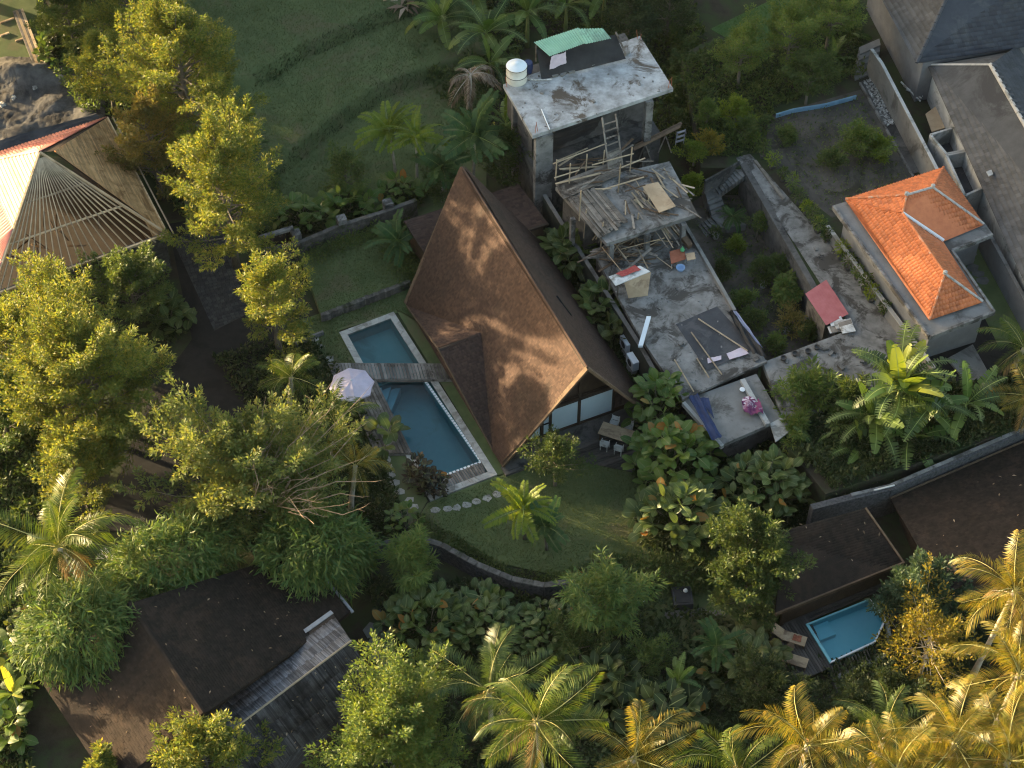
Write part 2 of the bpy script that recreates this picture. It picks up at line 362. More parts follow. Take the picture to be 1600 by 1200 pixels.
def corrugated(q, pitch=.18, amp=.03):
    """quad q = top-left, top-right, bottom-right, bottom-left; ribs run from top to bottom"""
    q = [np.array(Vector(p)) for p in q]; L = np.linalg.norm(q[1] - q[0]); n = max(8, int(L / pitch * 6))
    nn = np.cross(q[1] - q[0], q[3] - q[0]); nn = nn / np.linalg.norm(nn); nn = -nn if nn[2] < 0 else nn
    t = np.linspace(0, 1, n)[:, None]; h = (np.sin(t * L / pitch * 2 * np.pi) * amp) * nn
    top = q[0] + (q[1] - q[0]) * t + h; bot = q[3] + (q[2] - q[3]) * t + h
    V = np.concatenate([top, bot]); i = np.arange(n - 1); F = np.stack([i, i + 1, n + i + 1, n + i], 1)
    return V, F
def planks(parent, poly, wd, mat, along, name='plank', th=.05, gap=.03, seed=0, maxlen=None):
    """every board its own mesh, clipped to a convex polygon"""
    rg = random.Random(seed); pts = [Vector(p) for p in poly]; n = (pts[1] - pts[0]).cross(pts[2] - pts[0]).normalized(); n = -n if n.z < 0 else n
    u = Vector(along); u = (u - n * u.dot(n)).normalized(); v = n.cross(u); o = pts[0]
    A = [((p - o).dot(u), (p - o).dot(v)) for p in pts]; y0 = min(a[1] for a in A); y1 = max(a[1] for a in A)
    def span(y):
        xs = []
        for i in range(len(A)):
            a, b = A[i], A[(i + 1) % len(A)]
            if (a[1] - y) * (b[1] - y) <= 0 and abs(a[1] - b[1]) > 1e-9: xs.append(a[0] + (b[0] - a[0]) * (y - a[1]) / (b[1] - a[1]))
        return (min(xs), max(xs)) if len(xs) > 1 else None
    k = max(1, round((y1 - y0) / wd)); wd = (y1 - y0) / k
    for i in range(k):
        a, b = y0 + i * wd, y0 + (i + 1) * wd; s0, s1 = span(a + .002), span(b - .002)
        if not s0 or not s1: continue
        dz = n * (rg.random() * .012)
        top = [o + u * s0[0] + v * (a + gap / 2) + dz, o + u * s0[1] + v * (a + gap / 2) + dz, o + u * s1[1] + v * (b - gap / 2) + dz, o + u * s1[0] + v * (b - gap / 2) + dz]
        MB().prism(top, th).build(name, mat, parent)
# ---------------------------------------------------------------- plants
RG = np.random.default_rng(11)
def unit(a): return a / np.maximum(np.linalg.norm(a, axis=-1, keepdims=True), 1e-9)
def leaf_cards(C, D, size, ratio=.4, fold=.12, up=None, rg=RG, jit=.55):
    """one diamond leaf for each centre C, growing along D"""
    n = len(C); D = unit(D); upv = np.array([0, 0, 1.0]) + rg.normal(0, .55, (n, 3)) if up is None else up
    S = unit(np.cross(D, upv)); N = np.cross(S, D); s = (size * (1 + jit * (rg.random(n) * 2 - 1)))[:, None]
    b = C; t = C + D * s - N * s * fold; m = C + D * s * .45 + N * s * fold * .6
    V = np.stack([b, m + S * s * ratio / 2, t, m - S * s * ratio / 2], 1).reshape(-1, 3)
    F = np.arange(n * 4).reshape(n, 4); return V, F
def limb_path(p, az, el, L, rg, n=6, rise=0.0):
    pts = [np.array(p, float)]; d = L / n
    for i in range(n):
        e = el + rise * (i / n); a = az + rg.normal(0, .08); e += rg.normal(0, .06)
        pts.append(pts[-1] + d * np.array([math.cos(a) * math.cos(e), math.sin(a) * math.cos(e), math.sin(e)]))
    return pts
def plume_crown(h, r, seed, nl=46, leaf=.2, per=42, lo=.22, shape='dome', rad=None, rise=.5, el0=.12, flat=.7, ratio=.42, droop=.1, hang=0.0, start=.32, tw=7, twl=.36):
    """limbs leave the trunk, each carrying twigs; every twig is a plume of leaves"""
    rg = np.random.default_rng(seed); limbs = []; C = []; D = []; rad = rad or .085 + .02 * r; lob = rg.uniform(0, 6, 3)
    for i in range(nl):
        t = lo + (1 - lo) * ((i + rg.random()) / nl) ** .9; z = h * t; az = i * 2.39996 + rg.normal(0, .3)
        k = {'dome': math.sqrt(max(.02, 1 - ((t - lo) / (1.04 - lo)) ** 2.2)), 'cone': 1.08 - (t - lo) / (1 - lo) * .95, 'ball': math.sin(math.pi * min(.98, .2 + .76 * (t - lo) / (1 - lo)))}[shape]
        k *= 1 + .22 * math.sin(2 * az + lob[0]) + .14 * math.sin(3 * az + lob[1])
        L = r * k * rg.uniform(.6, 1.18); el = el0 + .9 * ((t - lo) / (1 - lo)) ** 1.5 + rg.normal(0, .14)
        pts = limb_path((0, 0, z * .86), az, el, L, rg, 7, rise); limbs.append(pts)
        for j in range(tw + 1):
            s = 1.0 if j == tw else start + (1 - start) * (j + rg.random()) / tw
            x = s * 7; a = int(min(6, x)); q = pts[a] + (pts[a + 1] - pts[a]) * (x - a); d0 = unit(pts[a + 1] - pts[a])
            sd = np.cross(d0, (0, 0, 1.0)); sd = sd / (np.linalg.norm(sd) + 1e-6) * (1 if j % 2 else -1)
            td = d0 if j == tw else unit(d0 * rg.uniform(.5, 1.0) + sd * rg.uniform(.4, 1.0) + np.array([0, 0, rg.uniform(-.1, .6)]))
            tl = max(.25, L * twl * rg.uniform(.7, 1.25) * (1.2 - .5 * s)); num = max(8, int(per * rg.uniform(.7, 1.3) * min(1.6, max(.4, tl / 1.1))))
            u = rg.random((num, 1)) ** .8; off = rg.normal(0, 1, (num, 3)) * np.array([1, 1, flat]) * rad * (1.15 - .75 * u)
            C.append(q + td * tl * u + off + np.array([0, 0, -hang]) * rg.random((num, 1)))
            dd = td * .75 + unit(off) * .65 + rg.normal(0, .25, (num, 3)); dd[:, 2] -= droop + hang; D.append(dd)
    C = np.concatenate(C); D = np.concatenate(D); C[:, 2] = np.maximum(C[:, 2], .12); return limbs, leaf_cards(C, D, leaf, ratio, rg=rg)
def tree(name, label, pos, h, r, mat, seed, bark='bark', cat='tree', group=None, bare=0, trunk_r=None, lean=(0, 0), **kw):
    root = thing(name, label, cat, pos, group); rg = np.random.default_rng(seed + 99)
    limbs, (V, F) = plume_crown(h, r, seed, **kw)
    tr = trunk_r or .016 * h + .03; mb = MB(); sh = lambda z: (lean[0] * (z / h) ** 1.5, lean[1] * (z / h) ** 1.5)
    hs = [0, .15 * h, .35 * h, .55 * h, .75 * h, .92 * h]
    mb.tube([(sh(z)[0] + rg.normal(0, .04) * (z > 0), sh(z)[1] + rg.normal(0, .04) * (z > 0), z - (.2 if z == 0 else 0)) for z in hs], [tr * 1.35, tr, tr * .8, tr * .6, tr * .4, tr * .15], 8)
    mb.build('trunk', bark, None, True).parent = root
    lm = MB()
    for i, pts in enumerate(limbs):
        s = sh(pts[0][2] / .86); L = len(pts); lm.tube([p + np.array([s[0], s[1], 0]) for p in pts], [tr * .32 * (1 - .85 * k / (L - 1)) for k in range(L)], 4, False)
    o = lm.build('limbs', bark, None, True); o.parent = root; o['kind'] = 'stuff'
    sz = V[:, 2] / h; V = V + np.stack([lean[0] * np.clip(sz, 0, 1.2) ** 1.5, lean[1] * np.clip(sz, 0, 1.2) ** 1.5, 0 * sz], 1)
    mobj('crown', npmesh('crown', V, F, [mat]), root)
    return root
def dome_bush(name, label, pos, rx, ry, rz, mat, seed, n=9000, leaf=.4, ratio=.16, zc=None, cat='bush', group=None, rot=0.0, droop=.5):
    """dense rounded mass of lance leaves in overlapping tufts"""
    root = thing(name, label, cat, pos, group); rg = np.random.default_rng(seed); zc = rz * .45 if zc is None else zc
    nt_ = n // 45; d = unit(rg.normal(0, 1, (nt_, 3))); d[:, 2] = np.abs(d[:, 2]) * 1.0 - .25; d = unit(d)
    lump = 1 + .16 * np.sin(d[:, 0] * 5 + seed) * np.sin(d[:, 1] * 6 + 1) + rg.normal(0, .07, nt_)
    tip = d * np.array([rx, ry, rz]) * lump[:, None] + np.array([0, 0, zc])
    idx = np.repeat(np.arange(nt_), 45); out = unit(d / np.array([rx, ry, rz]))[idx]
    C = tip[idx] + rg.normal(0, .3, (len(idx), 3)) - out * rg.random((len(idx), 1)) * .35
    D = out * .6 + rg.normal(0, .55, (len(idx), 3)); D[:, 2] -= droop
    c, s = math.cos(rot), math.sin(rot); R = np.array([[c, -s, 0], [s, c, 0], [0, 0, 1]]); C = C @ R.T; D = D @ R.T
    C[:, 2] = np.maximum(C[:, 2], .05)
    V, F = leaf_cards(C, D, leaf, ratio, rg=rg); mobj('foliage', npmesh('foliage', V, F, [mat]), root)
    st = MB()
    for k in range(9):
        a = k * .7; st.tube([(.1 * math.cos(a), .1 * math.sin(a), -.1), (.5 * rx * math.cos(a), .5 * ry * math.sin(a), zc + rz * .6)], [.05, .015], 5)
    st.build('stems', 'bark', None, True).parent = root
    return root
def path2(a0, a1, L, n):
    x = z = 0; pts = [(0, 0)]
    for i in range(n):
        t = (i + .5) / n; a = a0 + (a1 - a0) * t ** 1.2; x += L / n * math.cos(a); z += L / n * math.sin(a); pts.append((x, z))
    return np.array(pts)
def frond(name, L, n, lmax, lw, a0, a1, mat, seed, rmat='rachis', sweep=.75, droop=.5, taper=.35, rr=.035):
    """feather leaf: arched rib along +X with leaflets on both sides"""
    rg = np.random.default_rng(seed); p = path2(math.radians(a0), math.radians(a1), L, 14)
    s = np.repeat(np.linspace(.1, .995, n), 2); x = s * 14; i = np.minimum(13, x.astype(int)); f = (x - i)[:, None]
    q = p[i] * (1 - f) + p[i + 1] * f; t = p[i + 1] - p[i]; t /= np.linalg.norm(t, axis=1)[:, None]
    side = np.tile([1.0, -1.0], n); ln = lmax * (taper + (1 - taper) * np.sin(np.pi * np.clip(.12 + s * .86, 0, 1)) ** .8) * rg.uniform(.85, 1.1, 2 * n)
    T = np.stack([t[:, 0], 0 * s, t[:, 1]], 1); S = np.stack([0 * s, side, 0 * s], 1); Nn = np.stack([-t[:, 1], 0 * s, t[:, 0]], 1)
    D = unit(S + T * (sweep * (.5 + s))[:, None] + Nn * rg.uniform(-.02, .3, 2 * n)[:, None]); B = np.stack([q[:, 0], .02 * side, q[:, 1]], 1)
    tip = B + D * ln[:, None] - np.array([0, 0, 1.0]) * (ln * droop * rg.uniform(.6, 1.3, 2 * n))[:, None]; mid = B + D * (ln * .5)[:, None] - np.array([0, 0, 1.0]) * (ln * droop * .18)[:, None]
    wv = T * (lw * .5) + Nn * .01
    V = np.stack([B, mid + wv, tip, mid - wv], 1).reshape(-1, 3); F = np.arange(8 * n).reshape(-1, 4); mi = [0] * (2 * n)
    rb = []; rf = []; K = len(p)
    for k in range(K):
        r = rr * (1 - .9 * k / (K - 1)); rb += [(p[k][0], r, p[k][1]), (p[k][0], 0, p[k][1] + r), (p[k][0], -r, p[k][1])]
    for k in range(K - 1):
        for j in range(2): rf.append((k * 3 + j, k * 3 + j + 1, k * 3 + 4 + j, k * 3 + 3 + j))
    F = np.concatenate([F, np.array(rf) + len(V)]); V = np.concatenate([V, np.array(rb)]); mi += [1] * len(rf)
    return npmesh(name, V, F, [mat, rmat], mi)
def blade(name, L, W, a0, a1, mat, seed, tears=.5, n=16, rmat='rachis_green', vee=.25, stalk=.12, curl=.3, tip=1.0):
    """broad leaf (banana, heliconia, rubber tree): strips on both sides of a midrib, torn between some of them"""
    rg = np.random.default_rng(seed); p = path2(math.radians(a0), math.radians(a1), L, n); V = []; F = []; mi = []
    wd = lambda s: 0 if s <= stalk else W / 2 * max(0.0, math.sin(math.pi * min(1, ((s - stalk) / (1 - stalk)) ** .8 * (1 - .02 * tip)))) ** .55
    for sd in (1, -1):
        pd = 0; pz = None
        for i in range(n):
            s0, s1 = i / n, (i + 1) / n
            if wd(s1) <= 0 and wd(s0) <= 0: continue
            torn = rg.random() < tears
            if pz is None or torn: da = rg.normal(0, .12) * tears; g = .012 * torn * L
            else: g = 0
            t = p[i + 1] - p[i]; t = t / np.linalg.norm(t); fw = rg.uniform(.0, .16) * torn
            b0 = np.array([p[i][0], 0, p[i][1]]); b1 = np.array([p[i + 1][0], 0, p[i + 1][1]]); N = np.array([-t[1], 0, t[0]]); T = np.array([t[0], 0, t[1]])
            def ep(b, w, f): return b + np.array([0, sd * w, 0]) + N * (w * (vee + da) - w * w / W * curl * 2) + T * (w * f)
            k = len(V); m0, m1 = ep(b0 + T * g, wd(s0) * .55, fw), ep(b1 - T * g * .5, wd(s1) * .55, fw)
            e0, e1 = ep(b0 + T * g * 2, wd(s0), fw), ep(b1 - T * g, wd(s1), fw)
            V += [b0, b1, m1, m0, e1, e0]; q = [(k, k + 1, k + 2, k + 3), (k + 3, k + 2, k + 4, k + 5)]
            F += q if sd < 0 else [x[::-1] for x in q]; mi += [0, 0]; pz = 1
    K = len(p); r0 = .03 * W ** .5
    for k in range(K - 1):
        r, r2 = r0 * (1 - .8 * k / K), r0 * (1 - .8 * (k + 1) / K); b = len(V)
        V += [np.array([p[k][0], r, p[k][1] + .006]), np.array([p[k][0], -r, p[k][1] + .006]), np.array([p[k + 1][0], -r2, p[k + 1][1] + .006]), np.array([p[k + 1][0], r2, p[k + 1][1] + .006])]
        F.append((b, b + 1, b + 2, b + 3)); mi.append(1)
    me = npmesh(name, np.array(V), np.array(F), [mat, rmat], mi)
    # one island for each leaf keeps its colour even: merge by distance
    import bmesh
    bm = bmesh.new(); bm.from_mesh(me); bmesh.ops.remove_doubles(bm, verts=bm.verts, dist=.002); bm.to_mesh(me); bm.free()
    return me
def R_(az, tilt, roll=0): return (Matrix.Rotation(az, 4, 'Z') @ Matrix.Rotation(-tilt, 4, 'Y') @ Matrix.Rotation(roll, 4, 'X')).to_euler()
FR = {}
def frond_set(key, mat, L, n, lmax, lw, rmat='rachis', angs=((78, 30), (62, -8), (45, -38), (22, -62), (-5, -78)), **kw):
    FR[key] = [frond('frond', L * (.8 if i == 0 else 1), n, lmax, lw, a, b, mat, 50 + i, rmat, **kw) for i, (a, b) in enumerate(angs)]
frond_set('coco', 'leaf_palm', 4.2, 40, 1.05, .075)
frond_set('coco_gold', 'leaf_palm_gold', 4.2, 40, 1.05, .075)
frond_set('coco_dark', 'leaf_palm_dark', 4.2, 40, 1.05, .075)
frond_set('fern', 'leaf_fern', 2.0, 30, .36, .12, 'rachis_green', ((70, 25), (52, -5), (35, -30), (18, -50), (5, -65)), sweep=.35, droop=.22, taper=.5, rr=.02)
frond_set('fern_dark', 'leaf_fern_dark', 2.0, 30, .40, .14, 'rachis_green', ((70, 25), (52, -5), (35, -30), (18, -50), (5, -65)), sweep=.35, droop=.22, taper=.5, rr=.02)
frond_set('dry', 'leaf_dry', 1.8, 22, .4, .06, 'bark_pale', ((30, -60), (0, -70), (-20, -80)), droop=.7)
frond_set('coco_old', 'leaf_palm_old', 3.6, 40, .9, .07, 'bark_pale', ((-20, -80), (-45, -85)), droop=1.1)
def palm(name, label, px, py, zc, key, seed, sc=1.0, nf=17, bz=0.0, trunk=.15, bark='bark_pale', cat='palm', group=None, lean=.6, levels=(0, 1, 1, 2, 2, 2, 3, 3, 4)):
    """crown at (px, py), zc metres up; trunk leans from its foot to the crown"""
    rg = random.Random(seed); top = P(px, py, zc); a = rg.uniform(0, 6.28); foot = Vector((top.x + lean * math.cos(a), top.y + lean * math.sin(a), bz))
    root = thing(name, label, cat, foot, group); t = top - foot
    MB().tube([(0, 0, -.2), t * .25 + Vector((0, 0, .05)), t * .55, t * .8, t * 1.0], [trunk * 1.5, trunk * 1.05, trunk * .9, trunk * .85, trunk * .95], 9).build('trunk', bark, None, True).parent = root
    for i in range(nf):
        k = levels[i * len(levels) // nf] if i else 0; fr = FR[key]; k = min(k, len(fr) - 1)
        mobj('frond', fr[k], root, t + Vector((0, 0, .02)), R_(i * 2.39996 + rg.uniform(-.45, .45), rg.uniform(-.22, .22), rg.uniform(-.6, .6)), sc * rg.uniform(.72, 1.18))
    if key.startswith('coco') and zc > 4.8:
        for i in range(rg.choice((2, 3, 4))): mobj('dead_frond', FR['coco_old'][i % 2], root, t + Vector((0, 0, -.15)), R_(rg.uniform(0, 6.28), rg.uniform(-.1, .2), rg.uniform(-.3, .3)), sc * rg.uniform(.7, .95))
        a0 = rg.uniform(0, 6.28)
        for i in range(rg.choice((4, 6, 8))):
            c = t + Vector((.28 * math.cos(a0 + i * 1.1), .28 * math.sin(a0 + i * 1.1), -.28 - .14 * (i % 2))); MB().lathe(c, [(.02, -.13), (.1, -.08), (.12, 0), (.09, .09), (.02, .13)], 7).build('coconut', 'coconut', None, True).parent = root
    return root
BL = {}
def blade_set(key, mat, L, W, angs, tears, rmat='rachis_green', var=2, **kw):
    BL[key] = [blade('leaf', L, W, a, b, mat, 7 * i + j, tears, rmat=rmat, **kw) for i, (a, b) in enumerate(angs) for j in range(var)]
BA = ((80, 45), (65, 5), (50, -30), (30, -60))
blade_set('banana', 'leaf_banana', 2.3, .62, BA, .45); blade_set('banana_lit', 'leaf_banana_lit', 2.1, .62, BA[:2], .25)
blade_set('banana_torn', 'leaf_palm_dark', 2.5, .66, BA[1:], .95, n=22); blade_set('banana_dry', 'leaf_dry', 1.7, .5, ((-40, -80), (-60, -85)), .9, 'bark_pale')
BS = ((75, 45), (50, 10), (25, -20), (5, -45))
for key, mt in (('big', 'leaf_big'), ('big_olive', 'leaf_big_olive'), ('big_old', 'leaf_old'), ('big_bright', 'leaf_banana'), ('big_purple', 'leaf_purple'), ('big_dark', 'leaf_dark')):
    blade_set(key, mt, .72, .38, BS, .0, rmat='stem_green', n=6, var=1, stalk=.18, vee=.3, tip=0)
def banana(name, label, px, py, zc, seed, n=9, sc=1.0, bz=0.0, keys=('banana',), cat='banana plant', group=None, stems=1, dry=0):
    rg = random.Random(seed); top = P(px, py, zc); foot = Vector((top.x + rg.uniform(-.2, .2), top.y + rg.uniform(-.2, .2), bz)); root = thing(name, label, cat, foot, group)
    for s in range(stems):
        t = top - foot + (Vector((rg.uniform(-1, 1), rg.uniform(-.8, .8), rg.uniform(-.5, .3))) * sc if s else Vector()); b0 = Vector((t.x * .5, t.y * .5, -.1))
        MB().tube([b0, (b0 + t) * .5, t], [.14 * sc, .11 * sc, .06 * sc], 8).build('stem', 'stem_green', None, True).parent = root
        for i in range(n):
            ks = BL[keys[(i + s) % len(keys)]]; q = min(len(ks) - 1, int(len(ks) * (i / n) ** .8))
            mobj('leaf', ks[q], root, t, R_(i * 2.39996 + rg.uniform(-.35, .35) + s, rg.uniform(-.15, .15), rg.uniform(-.4, .4)), sc * rg.uniform(.8, 1.12))
        for i in range(dry): mobj('dry_leaf', BL['banana_dry'][i % 2], root, t * .95, R_(rg.uniform(0, 6.28), 0, 0), sc * rg.uniform(.7, 1))
    return root
def leafy(name, label, px, py, bz, rx, ry, h, seed, n=70, key='big', sc=1.0, old=.06, cat='shrub', group=None, ros=5, fill=0, fillmat='leaf_dark'):
    """shrub whose big leaves sit in rosettes at the branch ends; every leaf its own mesh"""
    rg = random.Random(seed); b = P(px, py, bz + h * .5); b.z = bz; root = thing(name, label, cat, b, group); br = MB(); k = 0; m = max(3, n // ros)
    for i in range(m):
        a = i * 2.39996 + rg.uniform(-.3, .3); q = math.sqrt((i + .6) / m); zz = h * (.98 - .62 * q * q) * rg.uniform(.85, 1.1)
        t = Vector((rx * q * math.cos(a), ry * q * math.sin(a), zz)); br.tube([(0, 0, -.1), (t.x * .35, t.y * .35, zz * .5), t], [.05, .03, .014], 5, False)
        for j in range(ros):
            kk = 'big_old' if rg.random() < old else key; ks = BL[kk]
            lv = min(3, max(0, int(rg.gauss(1.2 + q * 1.2, .8)))); az = a + rg.gauss(0, .9) if q > .35 else rg.uniform(0, 6.28)
            mobj('leaf', ks[lv], root, t + Vector((0, 0, -.1 * j / ros)), R_(az + (j - ros / 2) * .75, rg.uniform(-.25, .25), rg.uniform(-.4, .4)), sc * rg.uniform(.75, 1.15)); k += 1
    br.build('branches', 'bark', None).parent = root
    if fill:
        g = np.random.default_rng(seed); d = unit(g.normal(0, 1, (fill, 3))); d[:, 2] = np.abs(d[:, 2]); C = d * np.array([rx, ry, h * .8]) * (g.random((fill, 1)) ** .4) * .9
        V, F = leaf_cards(C, d + g.normal(0, .5, (fill, 3)), .32, .5, rg=g); o = mobj('inner_foliage', npmesh('inner_foliage', V, F, [fillmat]), root); o['kind'] = 'stuff'
    return root
def in_poly(x, y, poly):
    r = np.zeros(len(x), bool); n = len(poly)
    for i in range(n):
        (x1, y1), (x2, y2) = poly[i], poly[(i + 1) % n]
        c = ((y1 > y) != (y2 > y)) & (x < (x2 - x1) * (y - y1) / (y2 - y1 + 1e-12) + x1); r ^= c
    return r
def scatter(pxpoly, z, n, seed):
    poly = [tuple(P(a, b, z)[:2]) for a, b in pxpoly]; g = np.random.default_rng(seed); A = np.array(poly); lo, hi = A.min(0), A.max(0)
    x = g.uniform(lo[0], hi[0], n * 3); y = g.uniform(lo[1], hi[1], n * 3); k = in_poly(x, y, poly); return x[k][:n], y[k][:n], g
def ground_leaves(name, label, pxpoly, z, n, mat, seed, leaf=.3, ratio=.4, hmax=.6, cat='ground cover', clump=1.5):
    x, y, g = scatter(pxpoly, z, n, seed); hh = (.5 + .5 * np.sin(x * clump + seed) * np.sin(y * clump * 1.3 + 2)) * hmax
    C = np.stack([x, y, z + hh * g.random(len(x)) ** .6], 1); D = g.normal(0, .6, (len(x), 3)); D[:, 2] += .45
    V, F = leaf_cards(C, D, leaf, ratio, rg=g); o = mobj(name, npmesh(name, V, F, [mat])); return tag(o, label, cat, kind='stuff')
def grass(name, label, pxpoly, z, n, mat, seed, hgt=.09, zf=None):
    x, y, g = scatter(pxpoly, z, n, seed); zz = zf(x, y) if zf else np.full(len(x), z)
    B = np.stack([x, y, zz], 1); a = g.uniform(0, 6.28, len(x)); S = np.stack([np.cos(a), np.sin(a), 0 * a], 1) * .02; T = B + np.stack([g.normal(0, .035, len(x)), g.normal(0, .035, len(x)), hgt * g.uniform(.5, 1.2, len(x))], 1)
    V = np.stack([B - S, B + S, T], 1).reshape(-1, 3); F = np.arange(len(V)).reshape(-1, 3)
    o = mobj(name, npmesh(name, V, F, [mat])); return tag(o, label, 'grass', kind='stuff')
def sheet(name, pxpoly, z, mat, depth=.05, kind='structure'):
    o = MB().prism([P(a, b, z) for a, b in pxpoly], depth).build(name, mat); o['kind'] = kind; return o
def wall_run(mb, pts, h, t, up=0):
    """vertical wall of height h through plan points"""
    for a, b in zip(pts[:-1], pts[1:]):
        a, b = Vector(a), Vector(b); d = b - a; n = Vector((-d.y, d.x, 0)).normalized() * t
        mb.obox(a - n / 2 - Vector((0, 0, h)), d, n, Vector((0, 0, h)))
    return mb
Q = lambda pts, z: [P(a, b, z) for a, b in pts]
# ================================================================ THE SETTING
hole = [P(a, b, 0) for a, b in ((532, 521), (614, 490), (775, 739), (673, 779))]      # the long pool is sunk into the ground
for p in hole: p.z = -.05
far_ = [Vector((-260, 280, -.05)), Vector((260, 280, -.05)), Vector((260, -240, -.05)), Vector((-260, -240, -.05))]
g = MB().add(hole + far_, [(4 + (i + 1) % 4, 4 + i, i, (i + 1) % 4) for i in range(4)]).build('ground', 'soil'); g['kind'] = 'structure'
PZ = 2.6                                                           # level of the ground east of the long terrace
PLATEAU = [(1065, 85), (1420, -90), (1800, -90), (1800, 600), (1600, 668), (1290, 772), (1225, 690), (1192, 566), (1312, 522), (1165, 262), (1095, 262)]
o = MB().prism([P(a, b, PZ) for a, b in PLATEAU], 3.2).build('terrain', 'soil'); o['kind'] = 'structure'
# upper lawn: three grassed terraces with soft banks
def bank(px, py):                                                   # smooth height field in photo-plan terms
    def step(v): return 1 / (1 + np.exp(-v / 3.2))
    l1 = np.interp(px, [300, 400, 440, 470, 540, 600, 700, 760], [190, 152, 130, 108, 78, 52, 20, 10]); l2 = np.interp(px, [330, 400, 480, 540, 600, 690, 760], [330, 300, 238, 190, 150, 118, 95])
    return .1 + .95 * step(l1 - py) + .95 * step(l2 - py)
nx, ny = 110, 150; gx, gy = np.meshgrid(np.linspace(290, 760, nx), np.linspace(-40, 360, ny)); gz = bank(gx, gy)
LV = np.array([[*P(a, b, 0)[:2], 0] for a, b in zip(gx.ravel(), gy.ravel())]); LV[:, 2] = gz.ravel() + RG.normal(0, .012, nx * ny)
k = np.arange(nx * ny).reshape(ny, nx); LF = np.stack([k[1:, :-1].ravel(), k[1:, 1:].ravel(), k[:-1, 1:].ravel(), k[:-1, :-1].ravel()], 1)
o = mobj('upper_lawn', npmesh('upper_lawn', LV, LF, ['lawn'], smooth=True)); o['kind'] = 'structure'
def lawn_z(x, y):
    c, s = math.cos(PITCH), math.sin(PITCH); vy = y - CAM.y; vz = 0 - CAM.z; zc = vy * c - vz * s; px = 800 + FPX * (x - CAM.x) / zc; py = 600 - FPX * (vy * s + vz * c) / zc
    return bank(px, py)
grass('grass', 'short mown grass on the terraced upper lawn', [(300, -30), (750, -30), (740, 160), (600, 345), (320, 345)], 0, 60000, 'grass_blade', 3, .13, lawn_z)
for l_, zz, lab in (([(400, 152), (440, 130), (470, 108), (540, 78), (600, 52), (660, 33)], .1, 'rough grass darkened as shade on the upper bank of the lawn'), ([(400, 300), (480, 238), (540, 190), (600, 150), (690, 118)], .1, 'rough grass darkened as shade on the lower bank of the lawn')):
    x, y, g_ = scatter([(a, b - 5) for a, b in l_] + [(a, b + 9) for a, b in l_[::-1]], 0, 5200, 77); C_ = np.stack([x, y, lawn_z(x, y)], 1); D_ = g_.normal(0, .5, (len(x), 3)); D_[:, 2] += .8; V_, F_ = leaf_cards(C_, D_, .26, .16, rg=g_); tag(mobj('bank_shade_grass', npmesh('bank_shade_grass', V_, F_, ['leaf_dark'])), lab, 'grass', kind='stuff')  # dark blades laid along the banks stand in for their shade
# lawns, yards, road
sheet('garden_lawn', [(468, 398), (598, 352), (640, 438), (502, 492)], .55, 'lawn', .6)
grass('grass', 'short grass on the small raised lawn above the pool', [(468, 398), (598, 352), (640, 438), (502, 492)], .55, 9000, 'grass_blade', 5, .1)
POOL_LAWN = [(470, 500), (640, 440), (700, 560), (790, 740), (1010, 690), (1120, 780), (1120, 890), (900, 905), (780, 880), (640, 830), (590, 745), (512, 640)]
for nm, poly in (('pool_lawn', [(470, 500), (640, 440), (680, 520), (625, 487), (530, 516), (585, 620), (668, 782), (640, 830), (590, 745), (512, 640)]), ('pool_lawn', [(618, 482), (680, 515), (800, 735), (778, 745)]), ('pool_lawn', [(668, 786), (790, 738), (1010, 690), (1120, 780), (1120, 890), (900, 905), (780, 880), (640, 830)])):
    sheet(nm, poly, .04, 'lawn', .06)
grass('grass', 'short grass of the lawn in front of the steep brown roof', [(672, 788), (790, 742), (1010, 695), (1110, 785), (1110, 885), (900, 905), (780, 880), (645, 828)], .04, 26000, 'grass_blade', 6, .1)
grass('grass', 'short grass between the long pool and the retaining edge', [(480, 500), (640, 448), (676, 512), (622, 484), (527, 514), (575, 610), (540, 600)], .04, 7000, 'grass_blade', 7, .1)
sheet('lawn', [(1110, 45), (1290, -40), (1340, 0), (1180, 85)], PZ + .03, 'lawn_bright', .05)
grass('grass', 'bright green grass at the upper right garden', [(1110, 45), (1290, -40), (1340, 0), (1180, 85)], PZ + .03, 9000, 'grass_bright', 8, .1)
sheet('lower_lawn', [(1000, 900), (1120, 890), (1220, 960), (1120, 1100), (1010, 1010)], .03, 'lawn', .04)
sheet('road', [(262, 350), (345, 335), (392, 470), (520, 620), (430, 830), (150, 830), (235, 620), (300, 530)], .03, 'asphalt', .06)
road_pave = structure('paving')
course_obj('pavers', [courses([P(268, 372, .06), P(345, 352, .06), P(392, 488, .06), P(335, 517, .06)], .28, .28, .012, .05, .02, seed=1)], 'paver', road_pave)
sheet('verge', [(-60, 0), (45, -30), (150, 160), (-60, 130)], .05, 'lawn', .06)
nx, ny = 70, 50; gx, gy = np.meshgrid(np.linspace(-60, 165, nx), np.linspace(92, 235, ny)); YV = np.array([[*P(a, b, 0)[:2], 0] for a, b in zip(gx.ravel(), gy.ravel())])
q_ = gx.ravel() / 18; r_ = gy.ravel() / 14; YV[:, 2] = .08 + .22 * np.maximum(0, np.sin(q_) * np.sin(r_ * 1.3 + q_ * .5)) + .9 * np.exp(-((gx.ravel() - 25) / 45) ** 2 - ((gy.ravel() - 118) / 17) ** 2) + RG.normal(0, .03, nx * ny)
k = np.arange(nx * ny).reshape(ny, nx); o = mobj('bare_yard', npmesh('bare_yard', YV, np.stack([k[1:, :-1].ravel(), k[1:, 1:].ravel(), k[:-1, 1:].ravel(), k[:-1, :-1].ravel()], 1), ['soil_ash'], smooth=True)); o['kind'] = 'structure'
